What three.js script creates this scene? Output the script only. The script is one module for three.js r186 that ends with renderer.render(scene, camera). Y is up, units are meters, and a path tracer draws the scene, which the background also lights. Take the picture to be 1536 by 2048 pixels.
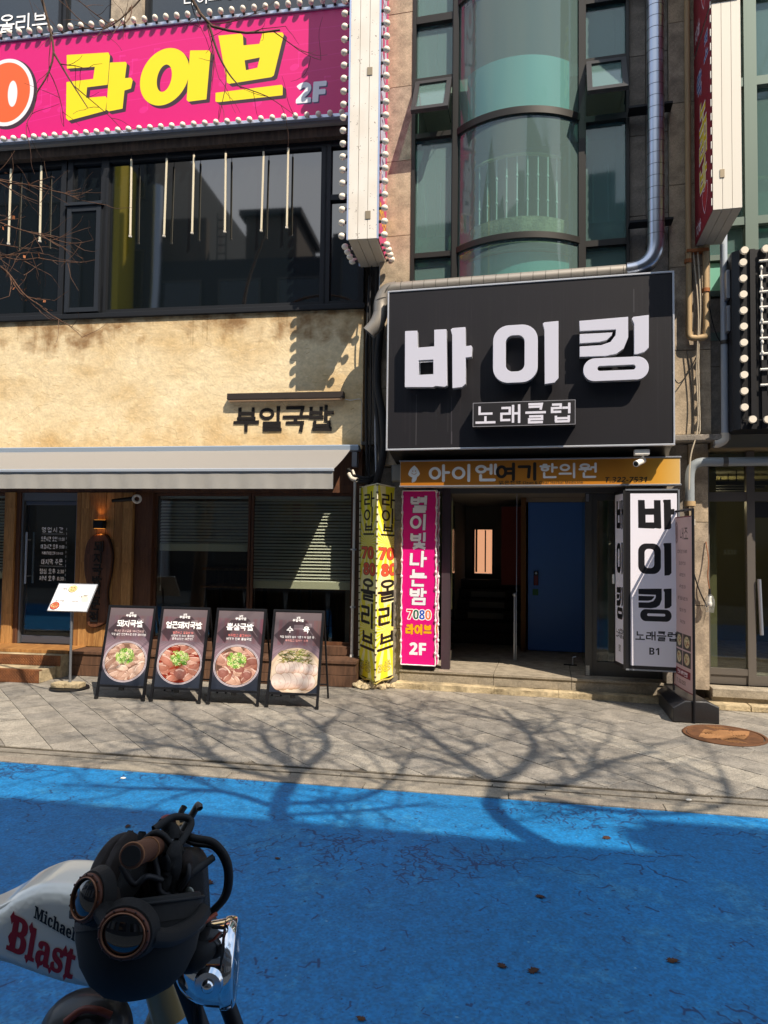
import * as THREE from 'three';
import { RoundedBoxGeometry } from 'three/addons/geometries/RoundedBoxGeometry.js';
import { mergeGeometries, toCreasedNormals } from 'three/addons/utils/BufferGeometryUtils.js';
import { ImprovedNoise } from 'three/addons/math/ImprovedNoise.js';

// ---------------------------------------------------------------- camera, sky, sun, exposure
const scene = new THREE.Scene();
const camera = new THREE.PerspectiveCamera(71.6, 768 / 1024, 0.05, 400);
camera.position.set(0, 1.7, 0);
camera.rotation.order = 'YXZ';
camera.rotation.set(0.0429, 0, 0.012);

const SUN = new THREE.Vector3(0.732, 1.63, 1.121).normalize();
// Hazy blue spring sky with scattered cloud, computed for every direction.
{
  const w = 1024, h = 512, d = new Float32Array(w * h * 4), n = new ImprovedNoise();
  const fb = (x, y, z) => { let a = 0, k = 0.5, f = 1; for (let i = 0; i < 5; i++) { a += k * n.noise(x * f, y * f, z * f); f *= 2.1; k *= 0.5; } return a; };
  for (let j = 0, i = 0; j < h; j++) {
    const up = ((j + 0.5) / h - 0.5) * Math.PI, y = Math.sin(up), c = Math.cos(up);
    for (let k = 0; k < w; k++, i += 4) {
      const a = ((k + 0.5) / w - 0.5) * 2 * Math.PI, x = Math.cos(a) * c, z = Math.sin(a) * c, t = Math.pow(Math.max(0, y), 0.55), toSun = Math.max(0, x * SUN.x + y * SUN.y + z * SUN.z), glow = Math.pow(toSun, 6) * 0.35;
      let r = 0.82 - 0.50 * t + glow, g = 0.90 - 0.38 * t + glow, b = 1.0 - 0.16 * t + glow * 0.9;
      const q = 1 / (Math.max(y, 0) + 0.18), cl = Math.min(1, Math.max(0, (fb(x * q * 0.9 + 3.1, z * q * 0.9, 1.7) + 0.06) * 3.2)) * Math.min(1, Math.max(0, y * 5));
      r += (1.12 - r) * cl * 0.8; g += (1.12 - g) * cl * 0.8; b += (1.14 - b) * cl * 0.8;
      if (y < 0) { r = 0.30; g = 0.29; b = 0.27; }
      d[i] = r; d[i + 1] = g; d[i + 2] = b; d[i + 3] = 1;
    }
  }
  const t = new THREE.DataTexture(d, w, h, THREE.RGBAFormat, THREE.FloatType);
  t.mapping = THREE.EquirectangularReflectionMapping; t.magFilter = t.minFilter = THREE.LinearFilter; t.needsUpdate = true;
  scene.background = t; scene.environment = t; scene.environmentIntensity = 0.8; scene.backgroundIntensity = 0.8;
}

const sun = new THREE.DirectionalLight(0xfff0dc, 4.7);
sun.name = 'sun';
sun.position.copy(SUN).multiplyScalar(60);
sun.castShadow = true;
sun.shadow.radius = 0.5;
sun.shadow.mapSize.set(4096, 4096);
Object.assign(sun.shadow.camera, { left: -22, right: 22, top: 22, bottom: -22, near: 1, far: 140 });
scene.add(sun, sun.target);

const renderer = new THREE.WebGLRenderer({ antialias: true });
renderer.toneMapping = THREE.LinearToneMapping;
renderer.toneMappingExposure = 1.43;
renderer.shadowMap.enabled = true;

// ---------------------------------------------------------------- helpers
function rng(seed) { let a = seed >>> 0; return () => { a = (a + 0x6d2b79f5) | 0; let t = Math.imul(a ^ (a >>> 15), 1 | a); t = (t + Math.imul(t ^ (t >>> 7), 61 | t)) ^ t; return ((t ^ (t >>> 14)) >>> 0) / 4294967296; }; }
const PN = new ImprovedNoise();
const noise = (x, y, z = 0) => PN.noise(x, y, z);
const fbm = (x, y, z = 0, n = 4) => { let a = 0, w = 0.5, f = 1; for (let i = 0; i < n; i++) { a += w * PN.noise(x * f, y * f, z + i * 7.3); f *= 2.03; w *= 0.5; } return a; };
const V = (x, y, z) => new THREE.Vector3(x, y, z);
const sat = (x) => Math.min(1, Math.max(0, x));
const smooth = (a, b, x) => { const t = sat((x - a) / (b - a)); return t * t * (3 - 2 * t); };

// A frame is a vertical plane standing on the ground: s runs along it to the right, o away from it towards the street.
function makeFrame(x, z, deg) { return { x, z, turn: -deg * Math.PI / 180, at(s, y, o) { const c = Math.cos(this.turn), n = Math.sin(this.turn); return V(x + s * c + o * n, y, z - s * n + o * c); } }; }
const L = makeFrame(-0.0236, -8.6774, 8.5);     // the restaurant's wall
const R = makeFrame(0.1535, -8.3921, 13.3);     // the karaoke building's wall
const P = makeFrame(0.02, -4.98, 10.1);         // the kerb line
const W = makeFrame(0, 0, 0);                   // the world itself

const used = new Map();
function numbered(name) { const n = used.get(name) ?? 0; used.set(name, n + 1); return n ? name + '_' + String(n).padStart(3, '0') : name; }
function thing(name, label, category, frame, base, group) {
  const g = new THREE.Group();
  g.name = numbered(name);
  g.position.copy(frame.at(...base)); g.rotation.y = frame.turn;
  g.userData = { label, category };
  if (group) g.userData.group = group;
  scene.add(g);
  return { g, base, frame };
}
function structure(name, frame, base = [0, 0, 0]) {
  const g = new THREE.Group();
  g.name = numbered(name);
  g.position.copy(frame.at(...base)); g.rotation.y = frame.turn;
  g.userData = { kind: 'structure' };
  scene.add(g);
  return { g, base, frame };
}
// Adds a part whose geometry is given in the coordinates of the thing's frame.
function part(T, name, geometry, material, parent, label) {
  geometry.translate(-T.base[0], -T.base[1], -T.base[2]);
  const m = new THREE.Mesh(geometry, material);
  m.name = name;
  if (label) m.userData.label = label;
  (parent ?? T.g).add(m);
  return m;
}
// Several pieces of one kind, each a part of its own.
const parts = (T, name, list, material, parent) => list.map((g) => part(T, name, g, material, parent));
// The same geometry at many places: it is made round its own origin.
function place(T, name, geometry, material, [x, y, z], parent, rot) {
  const m = new THREE.Mesh(geometry, material);
  m.name = name;
  m.position.set(x - T.base[0], y - T.base[1], z - T.base[2]);
  if (rot) m.rotation.set(...rot);
  (parent ?? T.g).add(m);
  return m;
}
function copyOf(T, base, label) {
  const g = T.g.clone();
  g.name = numbered(T.g.name);
  g.position.copy(T.frame.at(...base));
  g.userData = { ...T.g.userData };
  if (label) g.userData.label = label;
  scene.add(g);
  return { g, base, frame: T.frame };
}

// Texture coordinates in metres, by the way each face points.
function metres(g) {
  const p = g.attributes.position, n = g.attributes.normal, uv = new Float32Array(p.count * 2);
  for (let i = 0; i < p.count; i++) {
    const ax = Math.abs(n.getX(i)), ay = Math.abs(n.getY(i)), az = Math.abs(n.getZ(i));
    const x = p.getX(i), y = p.getY(i), z = p.getZ(i);
    if (az >= ax && az >= ay) { uv[2 * i] = x; uv[2 * i + 1] = y; } else if (ax >= ay) { uv[2 * i] = z + 0.37; uv[2 * i + 1] = y; } else { uv[2 * i] = x; uv[2 * i + 1] = z; }
  }
  g.setAttribute('uv', new THREE.BufferAttribute(uv, 2));
  return g;
}
const bx = (s0, s1, y0, y1, o0, o1) => metres(new THREE.BoxGeometry(s1 - s0, y1 - y0, o1 - o0).translate((s0 + s1) / 2, (y0 + y1) / 2, (o0 + o1) / 2));
const rb = (s0, s1, y0, y1, o0, o1, r = 0.008, k = 1) => metres(new RoundedBoxGeometry(s1 - s0, y1 - y0, o1 - o0, k, r).translate((s0 + s1) / 2, (y0 + y1) / 2, (o0 + o1) / 2));
// A flat face with its picture's corners at lower left, lower right, upper right, upper left.
function quad(a, b, c, d) {
  const g = new THREE.BufferGeometry();
  g.setAttribute('position', new THREE.Float32BufferAttribute([...a, ...b, ...c, ...d], 3));
  g.setAttribute('uv', new THREE.Float32BufferAttribute([0, 0, 1, 0, 1, 1, 0, 1], 2));
  g.setIndex([0, 1, 2, 0, 2, 3]); g.computeVertexNormals();
  return g;
}
const face = (s0, s1, y0, y1, o) => quad([s0, y0, o], [s1, y0, o], [s1, y1, o], [s0, y1, o]);
// A round bar from a to b.
function rod(a, b, r0, r1 = r0, seg = 10) {
  const A = V(...a), B = V(...b), d = B.clone().sub(A), g = new THREE.CylinderGeometry(r1, r0, d.length(), seg, 1);
  g.applyQuaternion(new THREE.Quaternion().setFromUnitVectors(V(0, 1, 0), d.clone().normalize()));
  const m = A.add(B).multiplyScalar(0.5);
  return g.translate(m.x, m.y, m.z);
}
const pipe = (pts, r, seg = 40, radial = 8, curved = true) => new THREE.TubeGeometry(curved ? new THREE.CatmullRomCurve3(pts.map((p) => V(...p)), false, 'catmullrom', 0.5) : polyline(pts), seg, r, radial, false);
function polyline(pts) { const c = new THREE.CurvePath(); for (let i = 1; i < pts.length; i++) c.add(new THREE.LineCurve3(V(...pts[i - 1]), V(...pts[i]))); return c; }
const ball = (r, [x, y, z], sx = 1, sy = 1, sz = 1, a = 14, b = 10) => new THREE.SphereGeometry(r, a, b).scale(sx, sy, sz).translate(x, y, z);
const merge = (list) => mergeGeometries(list.map((g) => (g.index ? g.toNonIndexed() : g)).map((g) => { for (const k of Object.keys(g.attributes)) if (!['position', 'normal', 'uv'].includes(k)) g.deleteAttribute(k); return g; }));
function extrude(pts, holes, o0, o1, bevel = 0.004) {
  const sh = new THREE.Shape(pts.map(([x, y]) => new THREE.Vector2(x, y)));
  for (const h of holes) sh.holes.push(new THREE.Path(h.map(([x, y]) => new THREE.Vector2(x, y))));
  const g = new THREE.ExtrudeGeometry(sh, { depth: o1 - o0 - 2 * bevel, bevelEnabled: bevel > 0, bevelSize: bevel, bevelOffset: -bevel, bevelThickness: bevel, bevelSegments: 1, curveSegments: 8 });
  return g.translate(0, 0, o0 + bevel);
}
const oval = (x0, y0, x1, y1, r, n = 8) => { const q = []; for (const [cx, cy, a0] of [[x1 - r, y0 + r, -90], [x1 - r, y1 - r, 0], [x0 + r, y1 - r, 90], [x0 + r, y0 + r, 180]]) for (let i = 0; i <= n; i++) { const a = (a0 + 90 * i / n) * Math.PI / 180; q.push([cx + r * Math.cos(a), cy + r * Math.sin(a)]); } return q; };

// Materials
const S = THREE.SRGBColorSpace;
const std = (color, roughness = 0.7, more = {}) => new THREE.MeshStandardMaterial({ color, roughness, ...more });
const phys = (color, roughness, more) => new THREE.MeshPhysicalMaterial({ color, roughness, ...more });
function computed(w, h, fn, srgb = true, repeat) {
  const d = new Uint8Array(w * h * 4);
  for (let y = 0, i = 0; y < h; y++) for (let x = 0; x < w; x++, i += 4) { const c = fn(x / w, y / h, x, y); d[i] = c[0] * 255; d[i + 1] = c[1] * 255; d[i + 2] = c[2] * 255; d[i + 3] = 255; }
  const t = new THREE.DataTexture(d, w, h);
  t.magFilter = THREE.LinearFilter; t.minFilter = THREE.LinearMipmapLinearFilter; t.generateMipmaps = true;
  t.wrapS = t.wrapT = THREE.RepeatWrapping;
  if (srgb) t.colorSpace = S;
  if (repeat) t.repeat.set(repeat[0], repeat[1]);
  t.needsUpdate = true;
  return t;
}
function printed(w, h, draw) {
  const c = document.createElement('canvas'); c.width = w; c.height = h;
  const x = c.getContext('2d'); draw(x, w, h);
  const t = new THREE.CanvasTexture(c); t.colorSpace = S; t.anisotropy = 8;
  return t;
}
// Tileable noise: lattice noise wrapped on a period.
function tiled(period, seed) {
  const r = rng(seed), n = period, v = new Float32Array(n * n).map(() => r());
  return (u, w) => { const x = (u % 1 + 1) % 1 * n, y = (w % 1 + 1) % 1 * n, i = Math.floor(x), j = Math.floor(y), a = x - i, b = y - j, s = a * a * (3 - 2 * a), t = b * b * (3 - 2 * b); const g = (p, q) => v[(q % n) * n + (p % n)]; return (g(i, j) * (1 - s) + g(i + 1, j) * s) * (1 - t) + (g(i, j + 1) * (1 - s) + g(i + 1, j + 1) * s) * t; };
}
const mixc = (a, b, t) => [a[0] + (b[0] - a[0]) * t, a[1] + (b[1] - a[1]) * t, a[2] + (b[2] - a[2]) * t];

// Speckled stone: granite, concrete, pavers. Base colour in sRGB fractions.
function stoneTex(seed, base, speck, amount, patch = 0.06, size = 0.5) {
  const n1 = tiled(6, seed), n2 = tiled(24, seed + 1), n3 = tiled(110, seed + 2), n4 = tiled(256, seed + 3);
  const t = computed(512, 512, (u, v) => {
    const grain = n4(u, v), g3 = n3(u, v), big = (n1(u, v) - 0.5) * 2 * patch + (n2(u, v) - 0.5) * patch;
    let c = mixc(base, speck, sat((grain - 0.62) * 3.4) * amount);
    c = mixc(c, [0.93, 0.9, 0.85], sat((0.3 - grain) * 3) * amount * 0.55);
    const k = 1 + big + (g3 - 0.5) * 0.14;
    return [sat(c[0] * k), sat(c[1] * k), sat(c[2] * k)];
  });
  t.repeat.set(1 / size, 1 / size);
  return t;
}
function bumpTex(seed, periods, size, weights = [0.5, 0.3, 0.2]) {
  const ns = periods.map((p, i) => tiled(p, seed + i * 11));
  const t = computed(512, 512, (u, v) => { let a = 0; ns.forEach((n, i) => { a += n(u, v) * weights[i]; }); return [a, a, a]; }, false);
  t.repeat.set(1 / size, 1 / size);
  return t;
}
const fineBump = bumpTex(501, [40, 110, 250], 0.6);
// ---------------------------------------------------------------- Korean lettering, drawn stroke by stroke
const CHO = [...'ㄱㄲㄴㄷㄸㄹㅁㅂㅃㅅㅆㅇㅈㅉㅊㅋㅌㅍㅎ'], JUNG = [...'ㅏㅐㅑㅒㅓㅔㅕㅖㅗㅘㅙㅚㅛㅜㅝㅞㅟㅠㅡㅢㅣ'], JONG = ['', ...'ㄱㄲㄳㄴㄵㄶㄷㄹㄺㄻㄼㄽㄾㄿㅀㅁㅂㅄㅅㅆㅇㅈㅊㅋㅌㅍㅎ'];
const CONS = {
  ㄱ: [[[0, 0.06], [0.92, 0.06], [0.84, 1]]], ㄴ: [[[0.08, 0], [0.08, 0.94], [1, 0.94]]], ㄷ: [[[0.95, 0.06], [0.08, 0.06], [0.08, 0.94], [1, 0.94]]],
  ㄹ: [[[0.05, 0.04], [0.94, 0.04], [0.94, 0.48], [0.06, 0.48], [0.06, 0.96], [1, 0.96]]], ㅁ: [[[0.06, 0.05], [0.94, 0.05], [0.94, 0.95], [0.06, 0.95], [0.06, 0.02]]],
  ㅂ: [[[0.08, 0], [0.08, 0.95]], [[0.92, 0], [0.92, 0.95]], [[0.08, 0.45], [0.92, 0.45]], [[0.02, 0.95], [0.98, 0.95]]], ㅅ: [[[0.5, 0], [0.42, 0.42], [0, 1]], [[0.46, 0.42], [1, 1]]],
  ㅇ: [{ e: [0.5, 0.5, 0.46, 0.46] }], ㅈ: [[[0.03, 0.06], [0.97, 0.06]], [[0.52, 0.08], [0.42, 0.5], [0, 1]], [[0.48, 0.45], [1, 1]]],
  ㅊ: [[[0.38, -0.08], [0.62, -0.08]], [[0.03, 0.2], [0.97, 0.2]], [[0.52, 0.22], [0.42, 0.58], [0, 1]], [[0.48, 0.55], [1, 1]]],
  ㅋ: [[[0, 0.06], [0.92, 0.06], [0.84, 1]], [[0.02, 0.5], [0.88, 0.48]]], ㅌ: [[[0.95, 0.04], [0.08, 0.04], [0.08, 0.96], [1, 0.96]], [[0.08, 0.5], [0.92, 0.5]]],
  ㅍ: [[[0, 0.06], [1, 0.06]], [[0.3, 0.06], [0.3, 0.94]], [[0.7, 0.06], [0.7, 0.94]], [[0, 0.94], [1, 0.94]]], ㅎ: [[[0.35, -0.04], [0.65, -0.04]], [[0, 0.24], [1, 0.24]], { e: [0.5, 0.7, 0.36, 0.28] }],
};
const DOUBLE = { ㄲ: 'ㄱㄱ', ㄸ: 'ㄷㄷ', ㅃ: 'ㅂㅂ', ㅆ: 'ㅅㅅ', ㅉ: 'ㅈㅈ', ㄳ: 'ㄱㅅ', ㄵ: 'ㄴㅈ', ㄶ: 'ㄴㅎ', ㄺ: 'ㄹㄱ', ㄻ: 'ㄹㅁ', ㄼ: 'ㄹㅂ', ㅀ: 'ㄹㅎ', ㅄ: 'ㅂㅅ' };
const VERT = { ㅏ: [[[0.35, 0], [0.35, 1]], [[0.35, 0.46], [1, 0.46]]], ㅑ: [[[0.35, 0], [0.35, 1]], [[0.35, 0.34], [1, 0.34]], [[0.35, 0.62], [1, 0.62]]], ㅐ: [[[0.12, 0.02], [0.12, 0.98]], [[0.86, 0], [0.86, 1]], [[0.12, 0.48], [0.86, 0.48]]], ㅓ: [[[0.78, 0], [0.78, 1]], [[0.1, 0.46], [0.78, 0.46]]], ㅕ: [[[0.78, 0], [0.78, 1]], [[0.1, 0.32], [0.78, 0.32]], [[0.1, 0.6], [0.78, 0.6]]], ㅔ: [[[0.42, 0.02], [0.42, 0.98]], [[0.95, 0], [0.95, 1]], [[0, 0.48], [0.42, 0.48]]], ㅖ: [[[0.42, 0.02], [0.42, 0.98]], [[0.95, 0], [0.95, 1]], [[0, 0.34], [0.42, 0.34]], [[0, 0.6], [0.42, 0.6]]], ㅣ: [[[0.55, 0], [0.55, 1]]] };
const HORI = { ㅗ: [[[0, 0.88], [1, 0.88]], [[0.5, 0.88], [0.5, 0.1]]], ㅛ: [[[0, 0.88], [1, 0.88]], [[0.32, 0.88], [0.32, 0.15]], [[0.68, 0.88], [0.68, 0.15]]], ㅜ: [[[0, 0.2], [1, 0.2]], [[0.5, 0.2], [0.5, 1]]], ㅠ: [[[0, 0.2], [1, 0.2]], [[0.32, 0.2], [0.32, 0.95]], [[0.68, 0.2], [0.68, 0.95]]], ㅡ: [[[0, 0.5], [1, 0.5]]] };
const MIX = { ㅘ: 'ㅗㅏ', ㅙ: 'ㅗㅐ', ㅚ: 'ㅗㅣ', ㅝ: 'ㅜㅓ', ㅞ: 'ㅜㅔ', ㅟ: 'ㅜㅣ', ㅢ: 'ㅡㅣ' };
function glyph(ch) {
  const code = ch.codePointAt(0) - 0xac00, out = [];
  if (code < 0 || code > 11171) return null;
  const c = CHO[Math.floor(code / 588)], v = JUNG[Math.floor(code / 28) % 21], f = JONG[code % 28];
  const put = (strokes, x0, y0, x1, y1) => { for (const s of strokes) out.push(s.e ? { e: [x0 + s.e[0] * (x1 - x0), y0 + s.e[1] * (y1 - y0), s.e[2] * (x1 - x0), s.e[3] * (y1 - y0)] } : s.map(([x, y]) => [x0 + x * (x1 - x0), y0 + y * (y1 - y0)])); };
  const cons = (j, x0, y0, x1, y1) => { if (DOUBLE[j]) { const m = (x0 + x1) / 2, g = (x1 - x0) * 0.06; put(CONS[DOUBLE[j][0]], x0, y0, m - g, y1); put(CONS[DOUBLE[j][1]], m + g, y0, x1, y1); } else put(CONS[j], x0, y0, x1, y1); };
  if (VERT[v]) {
    const wide = 'ㅐㅔㅖ'.includes(v), left = 'ㅓㅕㅔㅖ'.includes(v), x = v === 'ㅣ' ? 0.6 : wide ? 0.5 : left ? 0.5 : 0.55;
    cons(c, 0.05, f ? 0.08 : 0.16, x, f ? 0.48 : 0.84);
    put(VERT[v], v === 'ㅣ' ? 0.62 : wide ? 0.58 : left ? 0.5 : 0.58, 0.02, 0.97, f ? 0.56 : 0.98);
    if (f) cons(f, 0.2, 0.66, 0.9, 0.97);
  } else if (HORI[v]) {
    cons(c, 0.16, f ? 0.02 : 0.06, 0.84, f ? 0.33 : 0.48);
    put(HORI[v], 0.02, f ? 0.38 : 0.54, 0.98, f ? (v === 'ㅡ' ? 0.55 : 0.6) : (v === 'ㅡ' ? 0.96 : 0.96));
    if (f) cons(f, 0.16, 0.65, 0.84, 0.98);
  } else {
    const [h, u] = MIX[v];
    cons(c, 0.06, f ? 0.06 : 0.08, 0.56, f ? 0.34 : 0.48);
    put(HORI[h], 0.02, f ? 0.38 : 0.55, 0.64, f ? 0.56 : 0.88);
    put(VERT[u], 0.64, 0.02, 0.98, f ? 0.6 : 0.98);
    if (f) cons(f, 0.2, 0.7, 0.88, 0.98);
  }
  return out;
}
// Writes a line; x, y is the upper left corner, size the height of a letter. Returns the width.
function hangul(c, text, x, y, size, o = {}) {
  const { color = '#fff', weight = 0.11, width = 1, gap = 0.08, slant = 0, cap = 'butt', font = 'bold sans-serif', edge, edgeWidth = 0.1, align } = o;
  const adv = (ch) => { if (ch === ' ') return size * 0.4 * width; if (glyph(ch)) return size * width * (1 + gap); c.font = font.replace(' ', ` ${size * 0.98}px `); return c.measureText(ch).width * width + size * 0.02; };
  const total = [...text].reduce((a, ch) => a + adv(ch), 0);
  if (align === 'center') x -= total / 2;
  const pass = (col, lw, extra) => {
    let px = x;
    for (const ch of text) {
      const g = glyph(ch);
      c.save(); c.transform(1, 0, -slant, 1, px + slant * size / 2, y); c.strokeStyle = c.fillStyle = col; c.lineCap = cap; c.lineJoin = cap === 'round' ? 'round' : 'miter'; c.lineWidth = lw;
      if (g) {
        for (const s of g) { c.beginPath(); if (s.e) c.ellipse(s.e[0] * size * width, s.e[1] * size, Math.max(1, s.e[2] * size * width), Math.max(1, s.e[3] * size), 0, 0, 7); else s.forEach(([a, b], i) => (i ? c.lineTo(a * size * width, b * size) : c.moveTo(a * size * width, b * size))); c.stroke(); }
      } else if (ch !== ' ') { c.scale(width, 1); c.font = font.replace(' ', ` ${size * 0.98}px `); c.textBaseline = 'alphabetic'; if (extra) { c.lineWidth = extra; c.strokeText(ch, 0, size * 0.88); } c.fillText(ch, 0, size * 0.88); }
      c.restore();
      px += adv(ch);
    }
  };
  if (edge) pass(edge, size * (weight + edgeWidth), size * edgeWidth);
  pass(color, size * weight, 0);
  return total;
}
const column = (c, text, x, y, size, step, o) => [...text].forEach((ch, i) => hangul(c, ch, x, y + i * step, size, o));
// Solid lettering: every stroke is a bar, each a little deeper than the one before so that no two faces share a plane.
function solidGlyph(ch, x, y, size, width, weight, o0, o1) {
  const list = []; let k = 0;
  const bar = (a, b) => {
    const dx = b[0] - a[0], dy = b[1] - a[1], l = Math.hypot(dx, dy) || 1, w = weight / 2, nx = -dy / l * w, ny = dx / l * w, ex = dx / l * w * 0.96, ey = dy / l * w * 0.96;
    const t = rngLetter() * 0.3 + 0.85;
    list.push(extrude([[a[0] - ex + nx * t, a[1] - ey + ny * t], [a[0] - ex - nx * t, a[1] - ey - ny * t], [b[0] + ex * 1.1 - nx / t, b[1] + ey * 1.1 - ny / t], [b[0] + ex * 1.1 + nx / t, b[1] + ey * 1.1 + ny / t]], [], o0, o1 + 0.0012 * k++, 0.003));
  };
  const at = ([a, b]) => [x + a * size * width, y + (1 - b) * size];
  for (const s of glyph(ch)) {
    if (s.e) { const [cx, cy] = at([s.e[0], s.e[1]]), rx = s.e[2] * size * width, ry = s.e[3] * size, w = weight / 2, ring = (a, b) => Array.from({ length: 24 }, (_, i) => [cx + a * Math.cos(i * Math.PI / 12), cy + b * Math.sin(i * Math.PI / 12)]); list.push(extrude(ring(rx + w, ry + w), [ring(rx - w, ry - w).reverse()], o0, o1 + 0.0012 * k++, 0.003)); } else for (let i = 1; i < s.length; i++) bar(at(s[i - 1]), at(s[i]));
  }
  return merge(list);
}
const rngLetter = rng(77);
// ---------------------------------------------------------------- ground, road, kerb, pavement
const roadTex = printed(2048, 2048, (c, w, h) => {    // worn blue coating with real cracks, chips and grit: 7 m of road on a side
  const r = rng(11), k = w / 7;
  const img = c.createImageData(w, h), n1 = tiled(7, 21), n2 = tiled(40, 22), n3 = tiled(200, 23), n4 = tiled(700, 24), n5 = tiled(14, 25), n6 = tiled(1000, 26);
  for (let y = 0, i = 0; y < h; y++) for (let x = 0; x < w; x++, i += 4) {
    const u = x / w, v = y / h, grit = n6(u, v), g = (n4(u, v) - 0.5) * 0.26 + (n3(u, v) - 0.5) * 0.12, b = (n1(u, v) - 0.5) * 0.12 + (n5(u, v * 2) - 0.5) * 0.08;
    const worn = sat((n2(u, v) + n3(u, v) * 0.6 + n1(u, v) * 0.5 - 1.30) * 3.0), m = 1 + g + b;
    let q = [11 * m, 107 * m, 164 * m];
    q = mixc(q, [78 * m, 128 * m, 162 * m], worn * 0.4);
    if (grit > 0.86) q = mixc(q, [96, 140, 172], 0.35);
    if (grit < 0.10) q = mixc(q, [10, 50, 92], 0.5);
    img.data[i] = sat(q[0] / 255) * 255; img.data[i + 1] = sat(q[1] / 255) * 255; img.data[i + 2] = sat(q[2] / 255) * 255; img.data[i + 3] = 255;
  }
  c.putImageData(img, 0, 0);
  c.lineCap = 'butt'; c.lineJoin = 'miter';
  // a crack breaks off and starts again, jumping sideways from grain to grain
  const crack = (x, y, a, len, wd, branch) => {
    for (let t = 0; t < len;) {
      const l = 3 + r() * 7, b = a + (r() - 0.5) * 2.2; c.lineWidth = wd * (0.5 + r() * 1.1);
      if (r() < 0.86) { c.beginPath(); c.moveTo(x, y); c.lineTo(x + Math.cos(b) * l, y + Math.sin(b) * l); c.stroke(); }
      x += Math.cos(b) * l; y += Math.sin(b) * l; t += l; a += (r() - 0.5) * 0.3;
      if (branch && r() < branch) crack(x, y, a + (r() < 0.5 ? 1 : -1) * (0.8 + r() * 0.6), len * 0.3, wd * 0.8, 0);
    }
  };
  c.strokeStyle = 'rgb(14,58,102)';
  for (let i = 0; i < 55; i++) crack(r() * w, r() * h, (r() - 0.5) * 0.5, 40 + r() * 130, 1.9 + r() * 1.4, 0.10);
  for (let i = 0; i < 9; i++) crack(r() * w, r() * h, (r() - 0.5) * 0.16, 200 + r() * 400, 1.6 + r() * 1.0, 0.06);
  for (let i = 0; i < 900; i++) crack(r() * w, r() * h, r() * 6.3, 6 + r() * 22, 1.4 + r() * 1.4, 0.1);
  for (const [mx, my, rx, ry, n] of [[1.2, 1.0, 0.6, 0.30, 330], [2.9, 0.8, 0.7, 0.22, 200], [4.6, 1.9, 0.6, 0.25, 110], [5.6, 1.0, 0.5, 0.3, 110], [0.4, 2.2, 0.5, 0.2, 100], [6.3, 3.2, 0.5, 0.25, 90], [3.6, 4.4, 0.8, 0.3, 110], [1.6, 5.6, 0.8, 0.3, 110]]) for (let i = 0; i < n; i++) { const a = r() * 6.3, q = Math.sqrt(r()); crack((mx + Math.cos(a) * q * rx) * k, h - (my + Math.sin(a) * q * ry) * k, r() * 6.3, 8 + r() * 34, 1.5 + r() * 1.4, 0.12); }
  c.fillStyle = 'rgb(14,52,92)';
  for (let i = 0; i < 900; i++) c.fillRect(r() * w, r() * h, 1.5 + r() * 4, 1.2 + r() * 3);
  c.fillStyle = 'rgb(120,160,190)';
  for (let i = 0; i < 260; i++) c.fillRect(r() * w, r() * h, 1 + r() * 2.5, 1 + r() * 2);
});
roadTex.wrapS = roadTex.wrapT = THREE.RepeatWrapping; roadTex.repeat.set(1 / 7, 1 / 7); roadTex.offset.set(0.62, 0.13);
const roadBump = bumpTex(601, [60, 160, 256], 0.8);
const asphaltTex = stoneTex(31, [0.33, 0.33, 0.33], [0.12, 0.12, 0.12], 0.5, 0.08, 0.8);

const ground = structure('ground', W);
part(ground, 'ground_sheet', metres(new THREE.PlaneGeometry(400, 400).rotateX(-Math.PI / 2).translate(0, -0.08, 0)), std(0xffffff, 0.95, { map: asphaltTex }));
const road = structure('road', P);
part(road, 'road_surface', metres(new THREE.PlaneGeometry(80, 5.0).rotateX(-Math.PI / 2).translate(0, -0.01, 2.496)), std(0xffffff, 0.62, { map: roadTex, bumpMap: roadBump, bumpScale: 0.0015 }));

const kerb = structure('kerb', P);
{
  const m = [stoneTex(41, [0.55, 0.52, 0.465], [0.3, 0.28, 0.25], 0.7, 0.08), stoneTex(45, [0.53, 0.495, 0.445], [0.28, 0.26, 0.24], 0.7, 0.08)].map((t) => std(0xffffff, 0.85, { map: t, bumpMap: fineBump, bumpScale: 0.003 }));
  const g = rb(-0.498, 0.498, -0.16, 0, -0.105, -0.003, 0.006);
  for (let i = -7; i < 7; i++) place(kerb, 'kerb_stone', g, m[(i + 20) % 2], [i + 0.35, ((i * 7 + 40) % 3) * 0.0015, 0]);
  part(kerb, 'kerb_run', merge([bx(-30, -6.65, -0.16, 0, -0.105, -0.003), bx(7 - 0.15, 30, -0.16, 0, -0.105, -0.003)]), m[0]);
  part(kerb, 'opposite_kerb', bx(-40, 40, -0.16, 0.1, 5.0, 5.15), m[0]);
}
const channel = structure('gutter_channel', P);
{
  const m = std(0xffffff, 0.85, { map: stoneTex(51, [0.50, 0.475, 0.43], [0.2, 0.2, 0.19], 0.7, 0.1), bumpMap: fineBump, bumpScale: 0.004 });
  part(channel, 'channel_bed', bx(-30, 30, -0.1, -0.022, -0.345, -0.108), std(0x4a463f, 0.95));
  const r = rng(5);
  for (let k = 0; k < 4; k++) { const o = -0.137 - k * 0.058; for (let i = -6; i < 6; i++) { const s0 = i * 1.1 + k * 0.37, j = (r() - 0.5) * 0.012; part(channel, 'channel_strip', bx(s0, s0 + 1.094, -0.05, -0.004 - (k % 2) * 0.006, o + j - 0.024, o + j + 0.024), m); } }
}

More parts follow.
